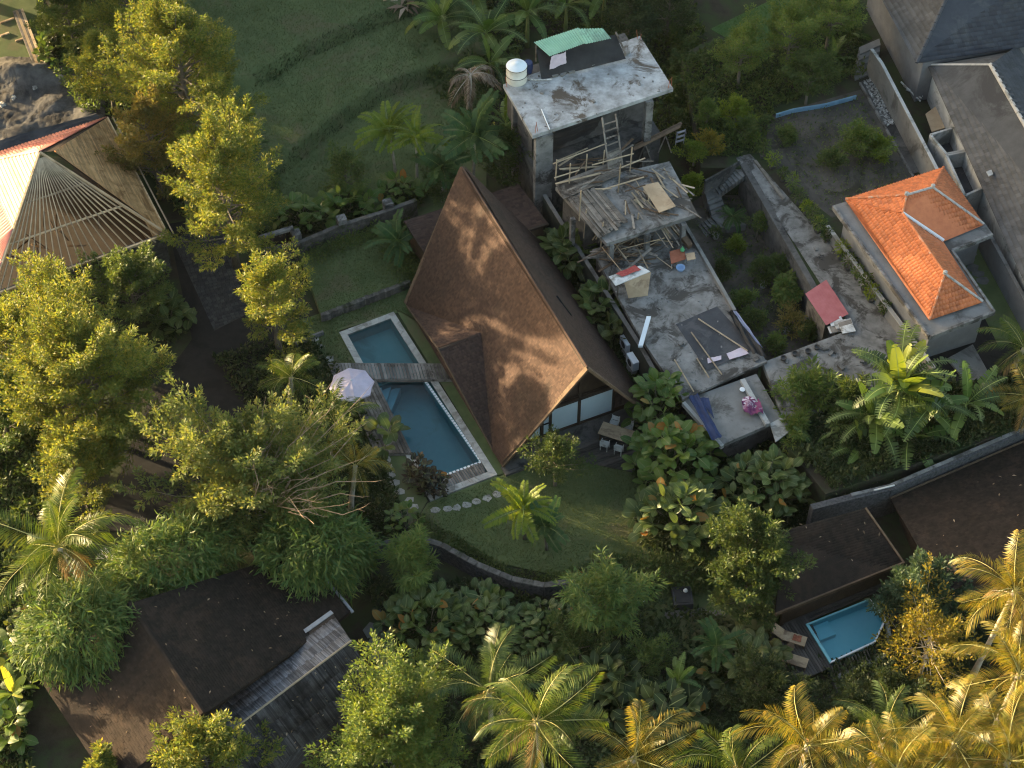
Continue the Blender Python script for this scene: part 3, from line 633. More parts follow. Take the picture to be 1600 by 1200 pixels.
sheet('soil_yard', [(1168, 190), (1345, 140), (1440, 290), (1300, 340), (1225, 280)], PZ + .02, 'soil_yard', .04)
sheet('courtyard', [(1062, 330), (1170, 255), (1318, 520), (1190, 575)], .05, 'soil_court', .06)
# ================================================================ A-FRAME HOUSE
RZ = 8.0; EZ = .35
RB, RFt = P(722, 262, RZ), P(918, 575, RZ); hu = (RFt - RB).normalized(); hn = Vector((-hu.y, hu.x, 0)) # hn points right / away
BLp, FLp = P(634, 474, EZ), P(785, 727, EZ)
wB = (RB - BLp).dot(hn); wF = (RFt - FLp).dot(hn)
BRp = BLp + hn * 2 * wB; FRp = FLp + hn * 2 * wF
house = thing('a_frame_house', 'tall steep brown shingled A-frame house with glazed front beside the long pool', 'house', (BLp + FRp) / 2 * 1.0 - Vector((0, 0, EZ)))
def tri_n(a, b, c): n = (b - a).cross(c - a).normalized(); return n if n.z > 0 else -n
nl = tri_n(BLp, FLp, RFt); nr = tri_n(BRp, FRp, RFt)
def slab(mb, pts, n, t): 
    k = len(pts); top = [p + n * 0 for p in pts]; bot = [p - n * t for p in pts]
    mb.add(top + bot, [tuple(range(k)), tuple(range(2 * k - 1, k - 1, -1))] + [(i, k + i, k + (i + 1) % k, (i + 1) % k) for i in range(k)])
mb = MB(); slab(mb, [BLp, FLp, RFt, RB], nl, .14); slab(mb, [BRp, FRp, RFt, RB], nr, .14); roof = mb.build('roof', 'wood_dark', house)
up_l = lambda p: p + nl * .012
course_obj('shingles', [courses([p + nl * .01 for p in (BLp, FLp, RFt, RB)], .19, .13, .032, .5, .0, seed=2, rough=.25), courses([p + nr * .01 for p in (BRp, FRp, RFt, RB)], .19, .13, .032, .5, .0, seed=3, rough=.25)], 'shingle_brown', roof)
mb = MB(); mb.tube([RB + Vector((0, 0, .04)), RFt + Vector((0, 0, .04))], .09, 6); mb.build('ridge_cap', 'shingle_brown', roof)
for a, b in ((FLp, RFt), (FRp, RFt), (BLp, RB), (BRp, RB)): MB().plank(a, b, .16, .28, hu).build('bargeboard', 'wood_brown', roof)
# skylight slot on the right slope
a = P(869, 462, 4.9); b = P(891, 493, 4.9)
def on_right(px, py):
    d = (P(px, py, 0) - CAM); t = (RFt - CAM).dot(nr) / d.dot(nr); return CAM + d * t
a, b = on_right(869, 463), on_right(892, 494); MB().plank(a + nr * .03, b + nr * .03, .10, .12, nr).build('skylight', 'glass_dark', roof)
# entrance gable on the pool side
VT = None
def on_left(px, py):
    d = (P(px, py, 0) - CAM); t = (RFt - CAM).dot(nl) / d.dot(nl); return CAM + d * t
VT = on_left(752, 520); e1 = BLp + (FLp - BLp) * .02; e2 = BLp + (FLp - BLp) * .93; GT = P(685, 546, 3.7)
eo = (e1 + nl * .06, e2 + nl * .06, VT + nl * .06)
mb = MB(); n1 = tri_n(eo[0], GT, eo[2]); n2 = tri_n(eo[1], GT, eo[2])
slab(mb, [eo[0], GT, eo[2]], n1, .12); slab(mb, [eo[1], GT, eo[2]], n2, .12); eg = mb.build('entrance_gable', 'wood_dark', house)
course_obj('shingles', [courses([p + n1 * .012 for p in (eo[0], GT, eo[2])], .19, .13, .032, .5, .0, seed=4, rough=.25), courses([p + n2 * .012 for p in (eo[1], GT, eo[2])], .19, .13, .032, .5, .0, seed=5, rough=.25)], 'shingle_brown', eg)
mb = MB(); mb.plank(GT, eo[0], .06, .16, (0, 0, 1)); mb.plank(GT, eo[1], .06, .16, (0, 0, 1)); mb.build('fascia', 'wood_brown', eg)
# floor slab and glazed front
def hp(s, w_, z): return Vector((RB.x, RB.y, 0)) + hu * s + hn * w_ + Vector((0, 0, z))
LH = (RFt - RB).length; wm = (abs(wB) + abs(wF)) / 2
mb = MB(); mb.prism([hp(3.2, -wm + .5, .3), hp(LH - .5, -wm + .3, .3), hp(LH - .5, wm - .3, .3), hp(3.2, wm - .5, .3)], .4); mb.build('floor_slab', 'concrete_dark', house)
gs = LH - 2.0; wz = lambda z: wm * (1 - (z - EZ) / (RZ - EZ)) - .12
front = MB()
front.plank(hp(gs, -wz(2.75), 2.75), hp(gs, wz(2.75), 2.75), .16, .24); front.plank(hp(gs, -wz(.42), .42), hp(gs, wz(.42), .42), .16, .16)
front.plank(hp(gs, -wz(3.1), 3.1), hp(gs, wz(3.1), 3.1), .05, .05)
for w_ in (-1.85, -1.3, .62, 2.95): front.plank(hp(gs, w_, .3), hp(gs, w_, min(RZ - .5, EZ + (RZ - EZ) * (1 - (abs(w_) + .2) / wm))), .16, .16, hu)
front.build('front_frame', 'wood_dark', house)
MB().add([hp(gs - .1, -wz(2.9), 2.9), hp(gs - .1, wz(2.9), 2.9), hp(gs - .1, 0, RZ - .3)], [(0, 1, 2)]).build('gable_infill', 'wood_dark', house)
for a0, a1, z0, z1 in ((-4.6, -1.98, .5, 2.6), (-1.76, -1.40, .5, 1.35), (-1.76, -1.40, 1.5, 2.6), (-1.2, .52, .5, 2.6), (.74, 2.85, .5, 2.6)):
    m = MB()
    if a0 < -4: m.add([hp(gs, -wz(.52), .52), hp(gs, a1, .52), hp(gs, a1, 2.6), hp(gs, -wz(2.6), 2.6)], [(0, 1, 2, 3)])
    else: m.add([hp(gs, a0, z0), hp(gs, a1, z0), hp(gs, a1, z1), hp(gs, a0, z1)], [(0, 1, 2, 3)])
    m.build('window_blind', 'blind', house)
MB().prism([hp(LH - 1.0, -wm + .1, .24), hp(LH - .3, -wm + .1, .24), hp(LH - .3, wm - .3, .24), hp(LH - 1.0, wm - .3, .24)], .3).build('door_step', 'concrete_dark', house)
# low cross wing at the back
wing = MB(); wr = [P(631, 345, 2.5), P(810, 287, 2.5), P(857, 350, 2.5), P(672, 410, 2.5)]; wing.prism(wr, .16)
wg = wing.build('rear_wing_roof', 'wood_dark', house)
course_obj('shingles', [courses([p + Vector((0, 0, .006)) for p in wr], .2, .3, .012, .4, .0, along=hn, seed=6, rough=.2)], 'shingle_brown', wg)
c = sum(wr, Vector()) / 4; MB().prism([c + (p - c) * .93 - Vector((0, 0, .17)) for p in wr], 2.4).build('rear_wing_wall', 'wood_brown', house)
# ================================================================ LONG POOL
pool = thing('swimming_pool', 'long narrow swimming pool with pale stone edge crossed by a timber bridge', 'pool', P(655, 640))
PO = [(530, 519), (615, 487), (777, 741), (672, 782)]; A, B, C, D = [P(a, b, .1) for a, b in PO]
cu = (C - B).normalized(); 
def inset(pts, d):
    r = []; n = len(pts)
    for i in range(n):
        p0, p1, p2 = pts[i - 1], pts[i], pts[(i + 1) % n]; a = (p1 - p0).normalized(); b = (p2 - p1).normalized()
        na = Vector((a.y, -a.x, 0)); nb = Vector((b.y, -b.x, 0)); k = (na + nb).normalized(); r.append(p1 + k * (d / max(.2, k.dot(na))))
    return r
I = inset([A, B, C, D], .42); 
if (I[0] - A).dot(C - A) < 0: I = inset([A, B, C, D], -.42)
# coping: each slab a stone of its own
def strip(a, b, c, d, n, parent, name, mat, z=.1, th=.16, jitter=.0, seed=0):
    rg = random.Random(seed)
    for i in range(n):
        g_ = .008 / (b - a).length; t0, t1 = i / n + g_, (i + 1) / n - g_; dz = Vector((0, 0, rg.uniform(-.006, .006)))
        MB().prism([a.lerp(b, t0) + dz, a.lerp(b, t1) + dz, d.lerp(c, t1) + dz, d.lerp(c, t0) + dz], th).build(name, mat, parent)
strip(A, B, I[1], I[0], 7, pool, 'coping_stone', 'coping', seed=1); strip(B, C, I[2], I[1], 26, pool, 'coping_stone', 'coping', seed=2)
strip(C, D, I[3], I[2], 8, pool, 'coping_stone', 'coping', seed=3); strip(D, A, I[0], I[3], 26, pool, 'coping_stone', 'coping', seed=4)
def basin(name, pts, ztop, zbot, mat, parent, wt=.02):
    n = len(pts); t = [Vector((p.x, p.y, ztop)) for p in pts]; b = [Vector((p.x, p.y, zbot)) for p in pts]
    m = MB(); m.add(t + b, [tuple(range(n, 2 * n))] + [(i, (i + 1) % n, n + (i + 1) % n, n + i) for i in range(n)]); return m.build(name, mat, parent)
sp = .345                                                          # where the bridge divides the pool
Ls, Rs = I[0].lerp(I[3], sp), I[1].lerp(I[2], sp)
basin('upper_basin', [I[0], I[1], Rs, Ls], .06, -.85, 'pool_tile_green', pool)
basin('main_basin', [Ls, Rs, I[2], I[3]], .06, -1.5, 'pool_tile', pool)
for nm, q, mt in (('water', [I[0], I[1], Rs, Ls], 'water'), ('water', [Ls, Rs, I[2], I[3]], 'water')):
    MB().add([Vector((p.x, p.y, -.03)) for p in q], [(3, 2, 1, 0)]).build(nm, mt, pool)
# overflow kerb of pale pebbles along the right and lower side, sloping shelf behind it
G1 = P(662, 592, 0); G2 = P(752, 722, 0); G3 = P(684, 747, 0)
m = MB()
for a, b in ((G1, G2), (G2, G3)): m.plank(a + Vector((0, 0, -.25)), b + Vector((0, 0, -.25)), .2, .5)
m.build('overflow_kerb', 'pool_tile', pool)
rg = random.Random(4); nk = 0
for a, b in ((G1, G2), (G2, G3)):
    L = (b - a).length; n = int(L / .22)
    for i in range(n):
        p = a.lerp(b, (i + .5) / n); rz = math.atan2(b.y - a.y, b.x - a.x); MB().box((p.x, p.y, .015), (.15, .14, .05), rz + rg.uniform(-.1, .1)).build('kerb_tile', 'white_paint', pool); nk += 1
sh = [P(668, 752, .03), P(757, 722, .03), P(772, 735, .05), P(680, 768, .05)]
planks(pool, [G3 + Vector((0, 0, .03)), G2 + Vector((0, 0, .03)), I[2] + Vector((0, 0, -.06)), I[3].lerp(I[2], .08) + Vector((0, 0, -.06))], .16, 'deck', cu, 'shelf_board', .04)
for i in range(3):                                                 # steps in the corner by the bridge
    tri = Q([(582, 594), (597 + 14 * i, 594), (590 + 6 * (i + 1), 603 + 11 * (i + 1))], 0); MB().prism([Vector((p.x, p.y, -.18 - .3 * i)) for p in tri], 1.3 - .3 * i).build('pool_step', 'pool_step', pool)
# bridge and deck
bridge = thing('timber_bridge', 'grey timber plank bridge over the long pool to the house entrance', 'bridge', P(610, 580))
bp = [P(512, 567, .28), P(697, 568, .28), P(710, 592, .28), P(520, 592, .28)]
planks(bridge, bp, .2, 'deck', (.25, -1, 0), 'plank', .06, seed=1)
m = MB(); [m.plank(bp[i] + Vector((0, 0, -.16)), bp[j] + Vector((0, 0, -.16)), .1, .2) for i, j in ((0, 1), (3, 2))]; m.build('beam', 'wood_grey', bridge)
sd_ = thing('sun_deck', 'grey timber sun deck along the left side of the long pool', 'deck', P(610, 660))
dp = [P(540, 594, .24), P(588, 594, .24), P(644, 708, .24), P(585, 708, .24)]
planks(sd_, dp, .2, 'deck', P(644, 708) - P(588, 594), 'plank', .06, seed=2)
m = MB(); m.plank(dp[2] + Vector((0, 0, -.17)), dp[3] + Vector((0, 0, -.17)), .1, .22); m.build('beam', 'wood_grey', sd_)
# terrace deck with dining set
dd = thing('dining_deck', 'dark timber terrace deck in front of the glazed gable', 'deck', P(930, 690))
planks(dd, [P(826, 712, .16), P(1000, 640, .16), P(1045, 690, .16), P(1002, 740, .16), P(884, 716, .16)], .2, 'deck_dark', hn, 'plank', .06, seed=3)
def table_set():
    c = P(963, 688, .2); ux = (P(985, 692) - P(940, 678)).normalized(); uy = Vector((-ux.y, ux.x, 0)); rz = math.atan2(ux.y, ux.x)
    t = thing('dining_table', 'pale brown wooden dining table on the dark deck', 'table', c)
    for i in range(6): 
        q = c + uy * (-.42 + i * .168) + Vector((0, 0, .75)); MB().box(q, (2.1, .155, .05), rz).build('top_plank', 'plywood', t)
    for sx in (-.92, .92):
        for sy in (-.36, .36): MB().box(c + ux * sx + uy * sy + Vector((0, 0, .36)), (.09, .09, .72), rz).build('leg', 'wood_brown', t)
    names = ('white chair at the near side of the table, left one', 'white chair at the near side of the table, right one', 'white chair at the far side of the table, left one', 'white chair at the far side of the table, right one')
    for i, (sx, sy, f) in enumerate(((-.45, -.85, 1), (.45, -.85, 1), (-.45, .85, -1), (.45, .85, -1))):
        b = c + ux * sx + uy * sy; ch = thing('dining_chair', names[i], 'chair', b, 'chairs around the dining table')
        MB().box(b + Vector((0, 0, .45)), (.48, .46, .05), rz).build('seat', 'white_dirty', ch)
        m = MB(); yb = -uy * f * .22
        for zz in (.58, .68, .78, .88): m.plank(b + yb - ux * .22 + Vector((0, 0, zz)), b + yb + ux * .22 + Vector((0, 0, zz)), .035, .06)
        for s in (-.23, .23): m.plank(b + yb + ux * s + Vector((0, 0, .45)), b + yb * 1.2 + ux * s + Vector((0, 0, .93)), .04, .04, ux)
        m.build('backrest', 'white_dirty', ch)
        for s in (-.21, .21):
            for r in (-.2, .2): MB().box(b + ux * s + uy * r + Vector((0, 0, .21)), (.045, .045, .43), rz).build('leg', 'white_dirty', ch)
            MB().plank(b + ux * s * 1.1 - uy * .2 + Vector((0, 0, .66)), b + ux * s * 1.1 + uy * .2 + Vector((0, 0, .66)), .04, .04).build('armrest', 'white_dirty', ch)
table_set()
# parasol
pc = P(549, 594, 2.6); pr = thing('parasol', 'pale lilac octagonal parasol open over the deck end', 'parasol', Vector((pc.x, pc.y, .25)))
for i in range(8):
    a0, a1 = math.pi / 4 * i + .2, math.pi / 4 * (i + 1) + .2; R = 1.38; e0 = pc + Vector((R * math.cos(a0), R * math.sin(a0), -.45)); e1 = pc + Vector((R * math.cos(a1), R * math.sin(a1), -.45)); mid = (e0 + e1) / 2 * .97 + pc * .03 + Vector((0, 0, .03))
    h0, h1 = pc.lerp(e0, .5) + Vector((0, 0, .07)), pc.lerp(e1, .5) + Vector((0, 0, .07)); hm = (h0 + h1) / 2 - Vector((0, 0, .03))
    m = MB(); m.add([pc, h0, hm, h1, e0, mid, e1, e0 - Vector((0, 0, .12)), mid - Vector((0, 0, .12)), e1 - Vector((0, 0, .12))], [(0, 1, 2), (0, 2, 3), (1, 4, 5, 2), (2, 5, 6, 3), (4, 7, 8, 5), (5, 8, 9, 6)]); m.build('canopy_panel', 'lilac', pr)
MB().tube([(pc.x, pc.y, .25), (pc.x, pc.y, 2.6)], .03, 8).build('pole', 'metal', pr); MB().lathe(pc, [(.05, -.02), (.05, .05), (.01, .1)], 8).build('finial', 'white_paint', pr)
# stepping stones
def stones(name, pts, r, mat, z=.07, seed=0):
    s = structure(name); rg = random.Random(seed)
    for px, py in pts:
        c = P(px, py, z); n = rg.choice((5, 6, 7)); a0 = rg.uniform(0, 6)
        MB().prism([c + Vector((r * rg.uniform(.7, 1.1) * math.cos(a0 + 6.283 * k / n), r * rg.uniform(.6, .95) * math.sin(a0 + 6.283 * k / n), 0)) for k in range(n)], .07).build('stone', mat, s)
stones('stepping_stone_path', [(492, 529), (499, 541), (515, 561), (610, 742), (617, 754), (625, 768), (640, 781), (648, 792), (680, 797), (699, 795), (714, 793), (729, 789), (745, 783), (761, 778), (776, 772), (789, 768), (606, 728), (604, 718)], .33, 'stone_pale', .07, 1)
stones('stepping_stone_path', [(1045, 960), (1061, 959), (1079, 957), (1096, 957), (1113, 957), (1128, 958)], .36, 'step_stone', .06, 2)
stones('stepping_stone_path', [(1513, 405), (1520, 418), (1528, 427), (1535, 438), (1516, 395)], .45, 'step_stone', PZ + .05, 3)
stones('stepping_stone_path', [(582, 985), (590, 1005), (598, 1022), (604, 1038), (612, 1052), (618, 1066), (626, 1078)], .75, 'step_stone', .06, 4)
# ================================================================ LONG UNFINISHED CONCRETE BUILDING
cb = thing('concrete_building', 'long unfinished grey concrete building with flat roof terraces on three levels', 'building', P(1040, 480))
T3, T5, T8 = 3.0, 5.0, 8.0

MB().prism(Q([(925, 390), (1068, 345), (1150, 485), (1196, 562), (1066, 622), (1000, 526)], T3), .3).build('terrace_slab', 'concrete', cb)
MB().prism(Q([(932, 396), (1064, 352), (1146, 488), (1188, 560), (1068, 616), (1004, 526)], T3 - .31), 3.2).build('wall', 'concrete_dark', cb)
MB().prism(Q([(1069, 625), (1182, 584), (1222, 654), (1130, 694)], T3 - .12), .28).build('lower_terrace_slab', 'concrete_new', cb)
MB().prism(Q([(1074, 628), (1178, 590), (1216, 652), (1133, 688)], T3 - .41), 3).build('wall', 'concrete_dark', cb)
m = MB(); wall_run(m, Q([(1148, 484), (1094, 390), (1068, 346)], T3 + .28), .34, .22); m.build('parapet', 'concrete_new', cb)
m = MB(); wall_run(m, Q([(1198, 563), (1066, 623)], T3 + .12), .2, .14); m.build('kerb', 'concrete', cb)
m = MB(); wall_run(m, Q([(1160, 592), (1200, 662)], T3 + .12), .3, .3); wall_run(m, Q([(1068, 628), (1129, 696)], T3 + .05), .3, .22); m.build('kerb', 'wall_light', cb)
MB().prism(Q([(868, 292), (1046, 252), (1090, 334), (1010, 360), (948, 380)], T5), .32).build('middle_slab', 'concrete', cb)
for a, b in ((1068, 350), (955, 382), (895, 342), (1012, 366)): 
    p = P(a, b, T5 - .35); MB().box((p.x, p.y, (T5 - .33) / 2), (.3, .3, T5 - .33), .4).build('column', 'concrete', cb)
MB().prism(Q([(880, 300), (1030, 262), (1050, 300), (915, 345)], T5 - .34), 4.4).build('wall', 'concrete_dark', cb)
TS = Q([(786, 132), (1000, 56), (1052, 138), (832, 212)], T8); MB().prism(TS, .28).build('roof_slab', 'concrete_stained', cb)
for a, b, w_ in ((1020, 158, .5), (846, 214, 1.2), (985, 70, .4), (800, 140, .5)):
    p = P(a, b, T8 - .3); q = (Vector((p.x, p.y, 0)) - Vector(((TS[0] + TS[2]) / 2)[:2] + (0,))).normalized() * .25; MB().box((p.x - q.x, p.y - q.y, (T8 - .29) / 2), (w_, .4, T8 - .29), .36).build('column', 'concrete', cb)
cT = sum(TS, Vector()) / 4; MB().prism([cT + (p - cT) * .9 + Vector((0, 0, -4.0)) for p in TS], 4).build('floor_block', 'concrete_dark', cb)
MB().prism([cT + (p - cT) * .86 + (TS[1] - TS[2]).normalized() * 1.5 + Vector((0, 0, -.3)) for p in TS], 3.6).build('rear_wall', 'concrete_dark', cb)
MB().prism(Q([(1192, 566), (1315, 520), (1330, 505), (1420, 545), (1462, 600), (1290, 640), (1225, 660), (1205, 600)], PZ + .3), .4).build('side_terrace_slab', 'concrete', cb)
m = MB(); m.prism(Q([(1203, 662), (1228, 648), (1237, 672), (1212, 690)], PZ + .33), .1); m.build('broken_slab', 'wall_light', cb)
# tarpaulins, tank, shed and clutter
def cloth(mb, pts, nx=14, ny=10, amp=.05, seed=0, sag=0.0):
    """rippled sheet over a quad"""
    q = [np.array(p) for p in pts]; rg = np.random.default_rng(seed); V = []; ph = rg.uniform(0, 6, 4)
    nn = np.cross(q[1] - q[0], q[3] - q[0]); nn = nn / np.linalg.norm(nn); nn = -nn if nn[2] < 0 else nn
    for j in range(ny + 1):
        for i in range(nx + 1):
            u, v = i / nx, j / ny; p = (q[0] * (1 - u) + q[1] * u) * (1 - v) + (q[3] * (1 - u) + q[2] * u) * v
            h = amp * (math.sin(9 * u + 4 * v + ph[0]) + .6 * math.sin(17 * v - 6 * u + ph[1]) + .4 * math.sin(23 * u + ph[2]) + rg.normal(0, .25)); V.append(p + nn * (h + amp * 2) - np.array([0, 0, sag * math.sin(math.pi * u) * math.sin(math.pi * v)]))
    F = [(j * (nx + 1) + i, j * (nx + 1) + i + 1, (j + 1) * (nx + 1) + i + 1, (j + 1) * (nx + 1) + i) for j in range(ny) for i in range(nx)]
    mb.add(V, F); return mb
def sheet_thing(name, label, cat, q, mat, **kw):
    c = sum(q, Vector()) / 4; o = cloth(MB(), q, **kw).build(name, mat, None, True); return tag(o, label, cat)
sheet_thing('tarpaulin', 'large black square tarpaulin lying on the long concrete terrace', 'tarpaulin', Q([(1056, 507), (1120, 479), (1180, 545), (1105, 580)], T3 + .02), 'tarp_slate', amp=.012, seed=1)
sheet_thing('cement_sheet', 'pale flattened sheet on the lower edge of the black tarpaulin', 'sheet', Q([(1135, 553), (1160, 542), (1170, 553), (1140, 562)], T3 + .1), 'cloth_pale', amp=.012, seed=2)
sheet_thing('cement_sheet', 'small pale scrap on the black tarpaulin beside the thin rod', 'sheet', Q([(1105, 560), (1127, 556), (1127, 562), (1106, 568)], T3 + .1), 'cloth_pale', amp=.012, seed=3)
for i, (a, b, c_, d_) in enumerate(((1080, 519, 1128, 585), (1091, 498, 1168, 548), (1054, 562, 1084, 612), (1089, 560, 1108, 590))):
    tag(MB().tube([P(a, b, T3 + .16), P(c_, d_, T3 + .16)], .045, 6).build('pole', 'bamboo'), ('thin pole lying down the middle of the black tarpaulin', 'long thin pole lying across the black tarpaulin corner', 'thin pole lying on the concrete left of the tarpaulin', 'short pole at the lower left edge of the tarpaulin')[i], 'pole')
q = Q([(1076, 622), (1090, 617), (1128, 684), (1112, 690)], T3 + .25); sheet_thing('tarpaulin', 'dark navy folded tarpaulin at the end of the concrete terrace', 'tarpaulin', q, 'tarp_navy', amp=.06, seed=4)
sheet_thing('tarpaulin', 'bright navy flap of sheet beside the folded tarpaulin', 'tarpaulin', Q([(1094, 622), (1107, 622), (1116, 655), (1104, 640)], T3 + .02), 'tarp_navy', amp=.02, seed=5)
c0 = P(1170, 628, T3 + .05); m = MB(); m.lathe(c0, [(.62, 0), (.6, .12), (.3, .2), (.02, .22)], 12); um = thing('patterned_cloth', 'purple and white patterned round cloth heaped on the terrace end', 'cloth', c0)
for i in range(12):
    a0, a1 = math.pi / 6 * i, math.pi / 6 * (i + 1); MB().add([c0 + Vector((0, 0, .2)), c0 + Vector((.42 * math.cos(a0), .36 * math.sin(a0), .1)), c0 + Vector((.42 * math.cos(a1), .36 * math.sin(a1), .1))], [(0, 1, 2)]).build('wedge', ('purple_cloth', 'cloth_pale')[i % 2], um)
cloth(MB(), Q([(1158, 630), (1185, 626), (1193, 650), (1162, 648)], T3 + .02), amp=.1, seed=6).build('folds', 'purple_cloth', um, True)
tag(MB().lathe(P(1160, 609, T3), [(.16, 0), (.18, .05), (.1, .07)], 10).build('plate', 'white_paint'), 'small white dish on the terrace above the purple cloth', 'dish')
tag(MB().obox(P(997, 543, T3 + .02), P(1010, 497, T3 + .5) - P(997, 543, T3 + .02), P(1004, 543, T3) - P(997, 543, T3), Vector((0, 0, .18))).build('gutter', 'plastic_white'), 'long white plastic gutter leaning over the left terrace edge', 'gutter')
sheet_thing('fallen_sheet', 'pale lilac sheet hanging over the terrace parapet towards the courtyard', 'sheet', Q([(1143, 488), (1150, 487), (1192, 545), (1180, 535)], T3 + .2), 'tarp_lilac', amp=.04, seed=7)
q = Q([(1135, 488), (1146, 490), (1196, 560), (1176, 556)], T3 + .2); sheet_thing('tarpaulin', 'black rolled tarpaulin along the courtyard side of the terrace', 'tarpaulin', q, 'tarp_black', amp=.09, seed=8)
# lean-to workbench with red sheet
wb = thing('work_shelter', 'makeshift plywood shelter with a dark red sheet on top of the terrace', 'shelter', P(988, 445, T3))
tp = Q([(951, 432), (1000, 415), (1016, 424), (962, 446)], T3 + 1.2); MB().prism(tp, .06).build('top_board', 'white_dirty', wb); cloth(MB(), Q([(962, 428), (992, 415), (1002, 422), (972, 433)], T3 + 1.23), amp=.02, seed=9).build('red_sheet', 'red_sheet', wb)
MB().add(Q([(975, 440), (1017, 425)], T3 + 1.16) + Q([(1012, 462), (982, 466)], T3 + .05), [(0, 1, 2, 3)]).build('front_board', 'plywood', wb)
for a, b in ((953, 434), (966, 446), (1014, 426), (1000, 417)): p = P(a, b, T3 + 1.1); MB().tube([(p.x, p.y, T3), p], .05, 6).build('post', 'wood_grey', wb)
ty = thing('rusty_cart', 'rusty red metal bench with pale frame on the concrete terrace', 'bench', P(1065, 405, T3))
MB().prism(Q([(1046, 393), (1068, 387), (1072, 404), (1049, 412)], T3 + .5), .05).build('tray', 'rust', ty); MB().prism(Q([(1071, 396), (1085, 394), (1087, 404), (1074, 407)], T3 + .7), .05).build('seat_board', 'plywood', ty)
for a, b in ((1047, 394), (1071, 403), (1073, 397), (1086, 404), (1084, 396), (1050, 411)): p = P(a, b, T3 + .5); MB().tube([(p.x, p.y, T3), p], .03, 6).build('leg', 'metal', ty)
tag(MB().lathe(P(1063, 421, T3), [(.22, 0), (.3, .2), (.3, .22), (.24, .2), (.2, .05)], 14).build('wash_basin', 'plastic_blue'), 'round pale blue plastic basin beside the rusty bench', 'basin')
tag(MB().lathe(P(1066, 392, T3 + .55), [(.12, 0), (.16, .12), (.05, .3), (.02, .42)], 8).build('watering_can', 'plastic_green'), 'small green plastic can on the rusty bench', 'can')
# roof-top: green lean-to, tank
sh = thing('rooftop_shed', 'lean-to with green corrugated roof and black tarpaulin on the stained slab', 'shed', P(905, 90, T8))
V_, F_ = corrugated(Q([(834, 66), (904, 43), (918, 66), (859, 88)], T8 + 1.7)); mobj('tin_sheet', npmesh('tin_sheet', V_ - np.array(BASE[sh.name]), F_, ['tin_green']), sh)
V_, F_ = corrugated(Q([(900, 45), (942, 44), (955, 60), (914, 69)], T8 + 1.76)); mobj('tin_sheet', npmesh('tin_sheet', V_ - np.array(BASE[sh.name]), F_, ['tin_green']), sh)
cloth(MB(), [P(838, 78, T8 + 1.5), P(962, 54, T8 + 1.3), P(977, 92, T8 + .05), P(846, 125, T8 + .05)], amp=.03, seed=11).build('tarpaulin', 'tarp_black', sh, True)
cloth(MB(), [P(860, 88, T8 + 1.6), P(884, 80, T8 + 1.6), P(884, 98, T8 + .8), P(858, 108, T8 + .6)], amp=.03, seed=12).build('torn_sheet', 'cloth_pale', sh, True)
for a, b in ((842, 118), (974, 88), (962, 52), (838, 70)): p = P(a, b, T8 + (1.4 if b < 80 else .1)); MB().tube([(p.x, p.y, T8), (p.x, p.y, p.z)], .05, 6).build('post', 'wood_grey', sh)
m = MB(); m.plank(P(962, 50, T8 + 1.5), P(978, 84, T8 + .6), .09, .09); m.build('beam', 'wood_grey', sh)
tc = P(807, 126, T8); tk = thing('water_tank', 'white round plastic water tank at the corner of the stained roof slab', 'tank', tc)
MB().lathe(tc, [(.64, 0), (.68, .05), (.68, .55), (.7, .58), (.68, .62), (.68, 1.2), (.71, 1.24), (.68, 1.3)], 22).build('body', 'tank', tk, True); MB().lathe(tc + Vector((0, 0, 1.3)), [(.68, 0), (.5, .16), (.22, .22), (.22, .28), (.02, .3)], 22).build('lid', 'plastic_white', tk, True)
m = MB()
for zz in (.6, 1.25): m.tube([tc + Vector((.71 * math.cos(a), .71 * math.sin(a), zz)) for a in [k * .3142 for k in range(21)]], .02, 5)
m.build('band', 'metal_dark', tk)
m = MB(); m.tube([P(818, 122, T8 + .12), P(836, 125, T8 + .12), P(862, 124, T8 + .12)], .05, 6); m.build('pipe', 'white_dirty', tk)
tag(MB().lathe(P(825, 112, T8), [(.3, 0), (.33, .5), (.3, .8)], 12).build('barrel', 'tarp_navy'), 'dark blue barrel behind the white water tank', 'barrel')
for i, (a, b) in enumerate(((867, 118), (893, 112), (928, 101), (948, 93), (979, 83), (880, 116))): 
    p = P(a, b, T8 + .09); tag(MB().box(p, (.42, .2, .18), .35 + .1 * i).build('block', 'concrete_new'), ('first', 'third', 'fourth', 'fifth', 'sixth', 'second')[i] + ' concrete block from the tank along the tarpaulin edge', 'block', 'blocks weighing the tarpaulin')
tag(MB().tube([P(846, 171, T8 + .05), P(859, 202, T8 + .05)], .04, 6).build('pipe', 'white_paint'), 'short white pipe lying at the front edge of the stained slab', 'pipe')
# dark mesh hanging below the upper slab, scaffold, ladder, lumber
sheet_thing('shade_net', 'dark net hanging below the front edge of the upper slab', 'net', [P(850, 212, T8 - .35), P(945, 180, T8 - .35), P(930, 205, T8 - 2.0), P(862, 240, T8 - 2.8)], 'tarp_black', amp=.06, seed=13)
ld = thing('ladder', 'grey wooden ladder with a platform leaning at the upper slab', 'ladder', P(955, 262, T5))
l0, l1, r0, r1 = P(952, 272, T5), P(941, 184, T8 + .2), P(973, 262, T5), P(962, 178, T8 + .2)
for a, b in ((l0, l1), (r0, r1)): MB().plank(a, b, .1, .1).build('rail', 'wood_grey', ld)
for i in range(1, 8): t = i / 8; MB().plank(l0.lerp(l1, t), r0.lerp(r1, t), .09, .06).build('rung', 'wood_grey', ld)
MB().prism([l0.lerp(l1, .35), r0.lerp(r1, .35), r0.lerp(r1, .05), l0.lerp(l1, .05)], .04).build('platform', 'wood_grey', ld)
sc_ = thing('scaffold', 'bamboo scaffold rail in front of the upper storey', 'scaffold', P(910, 280, T5))
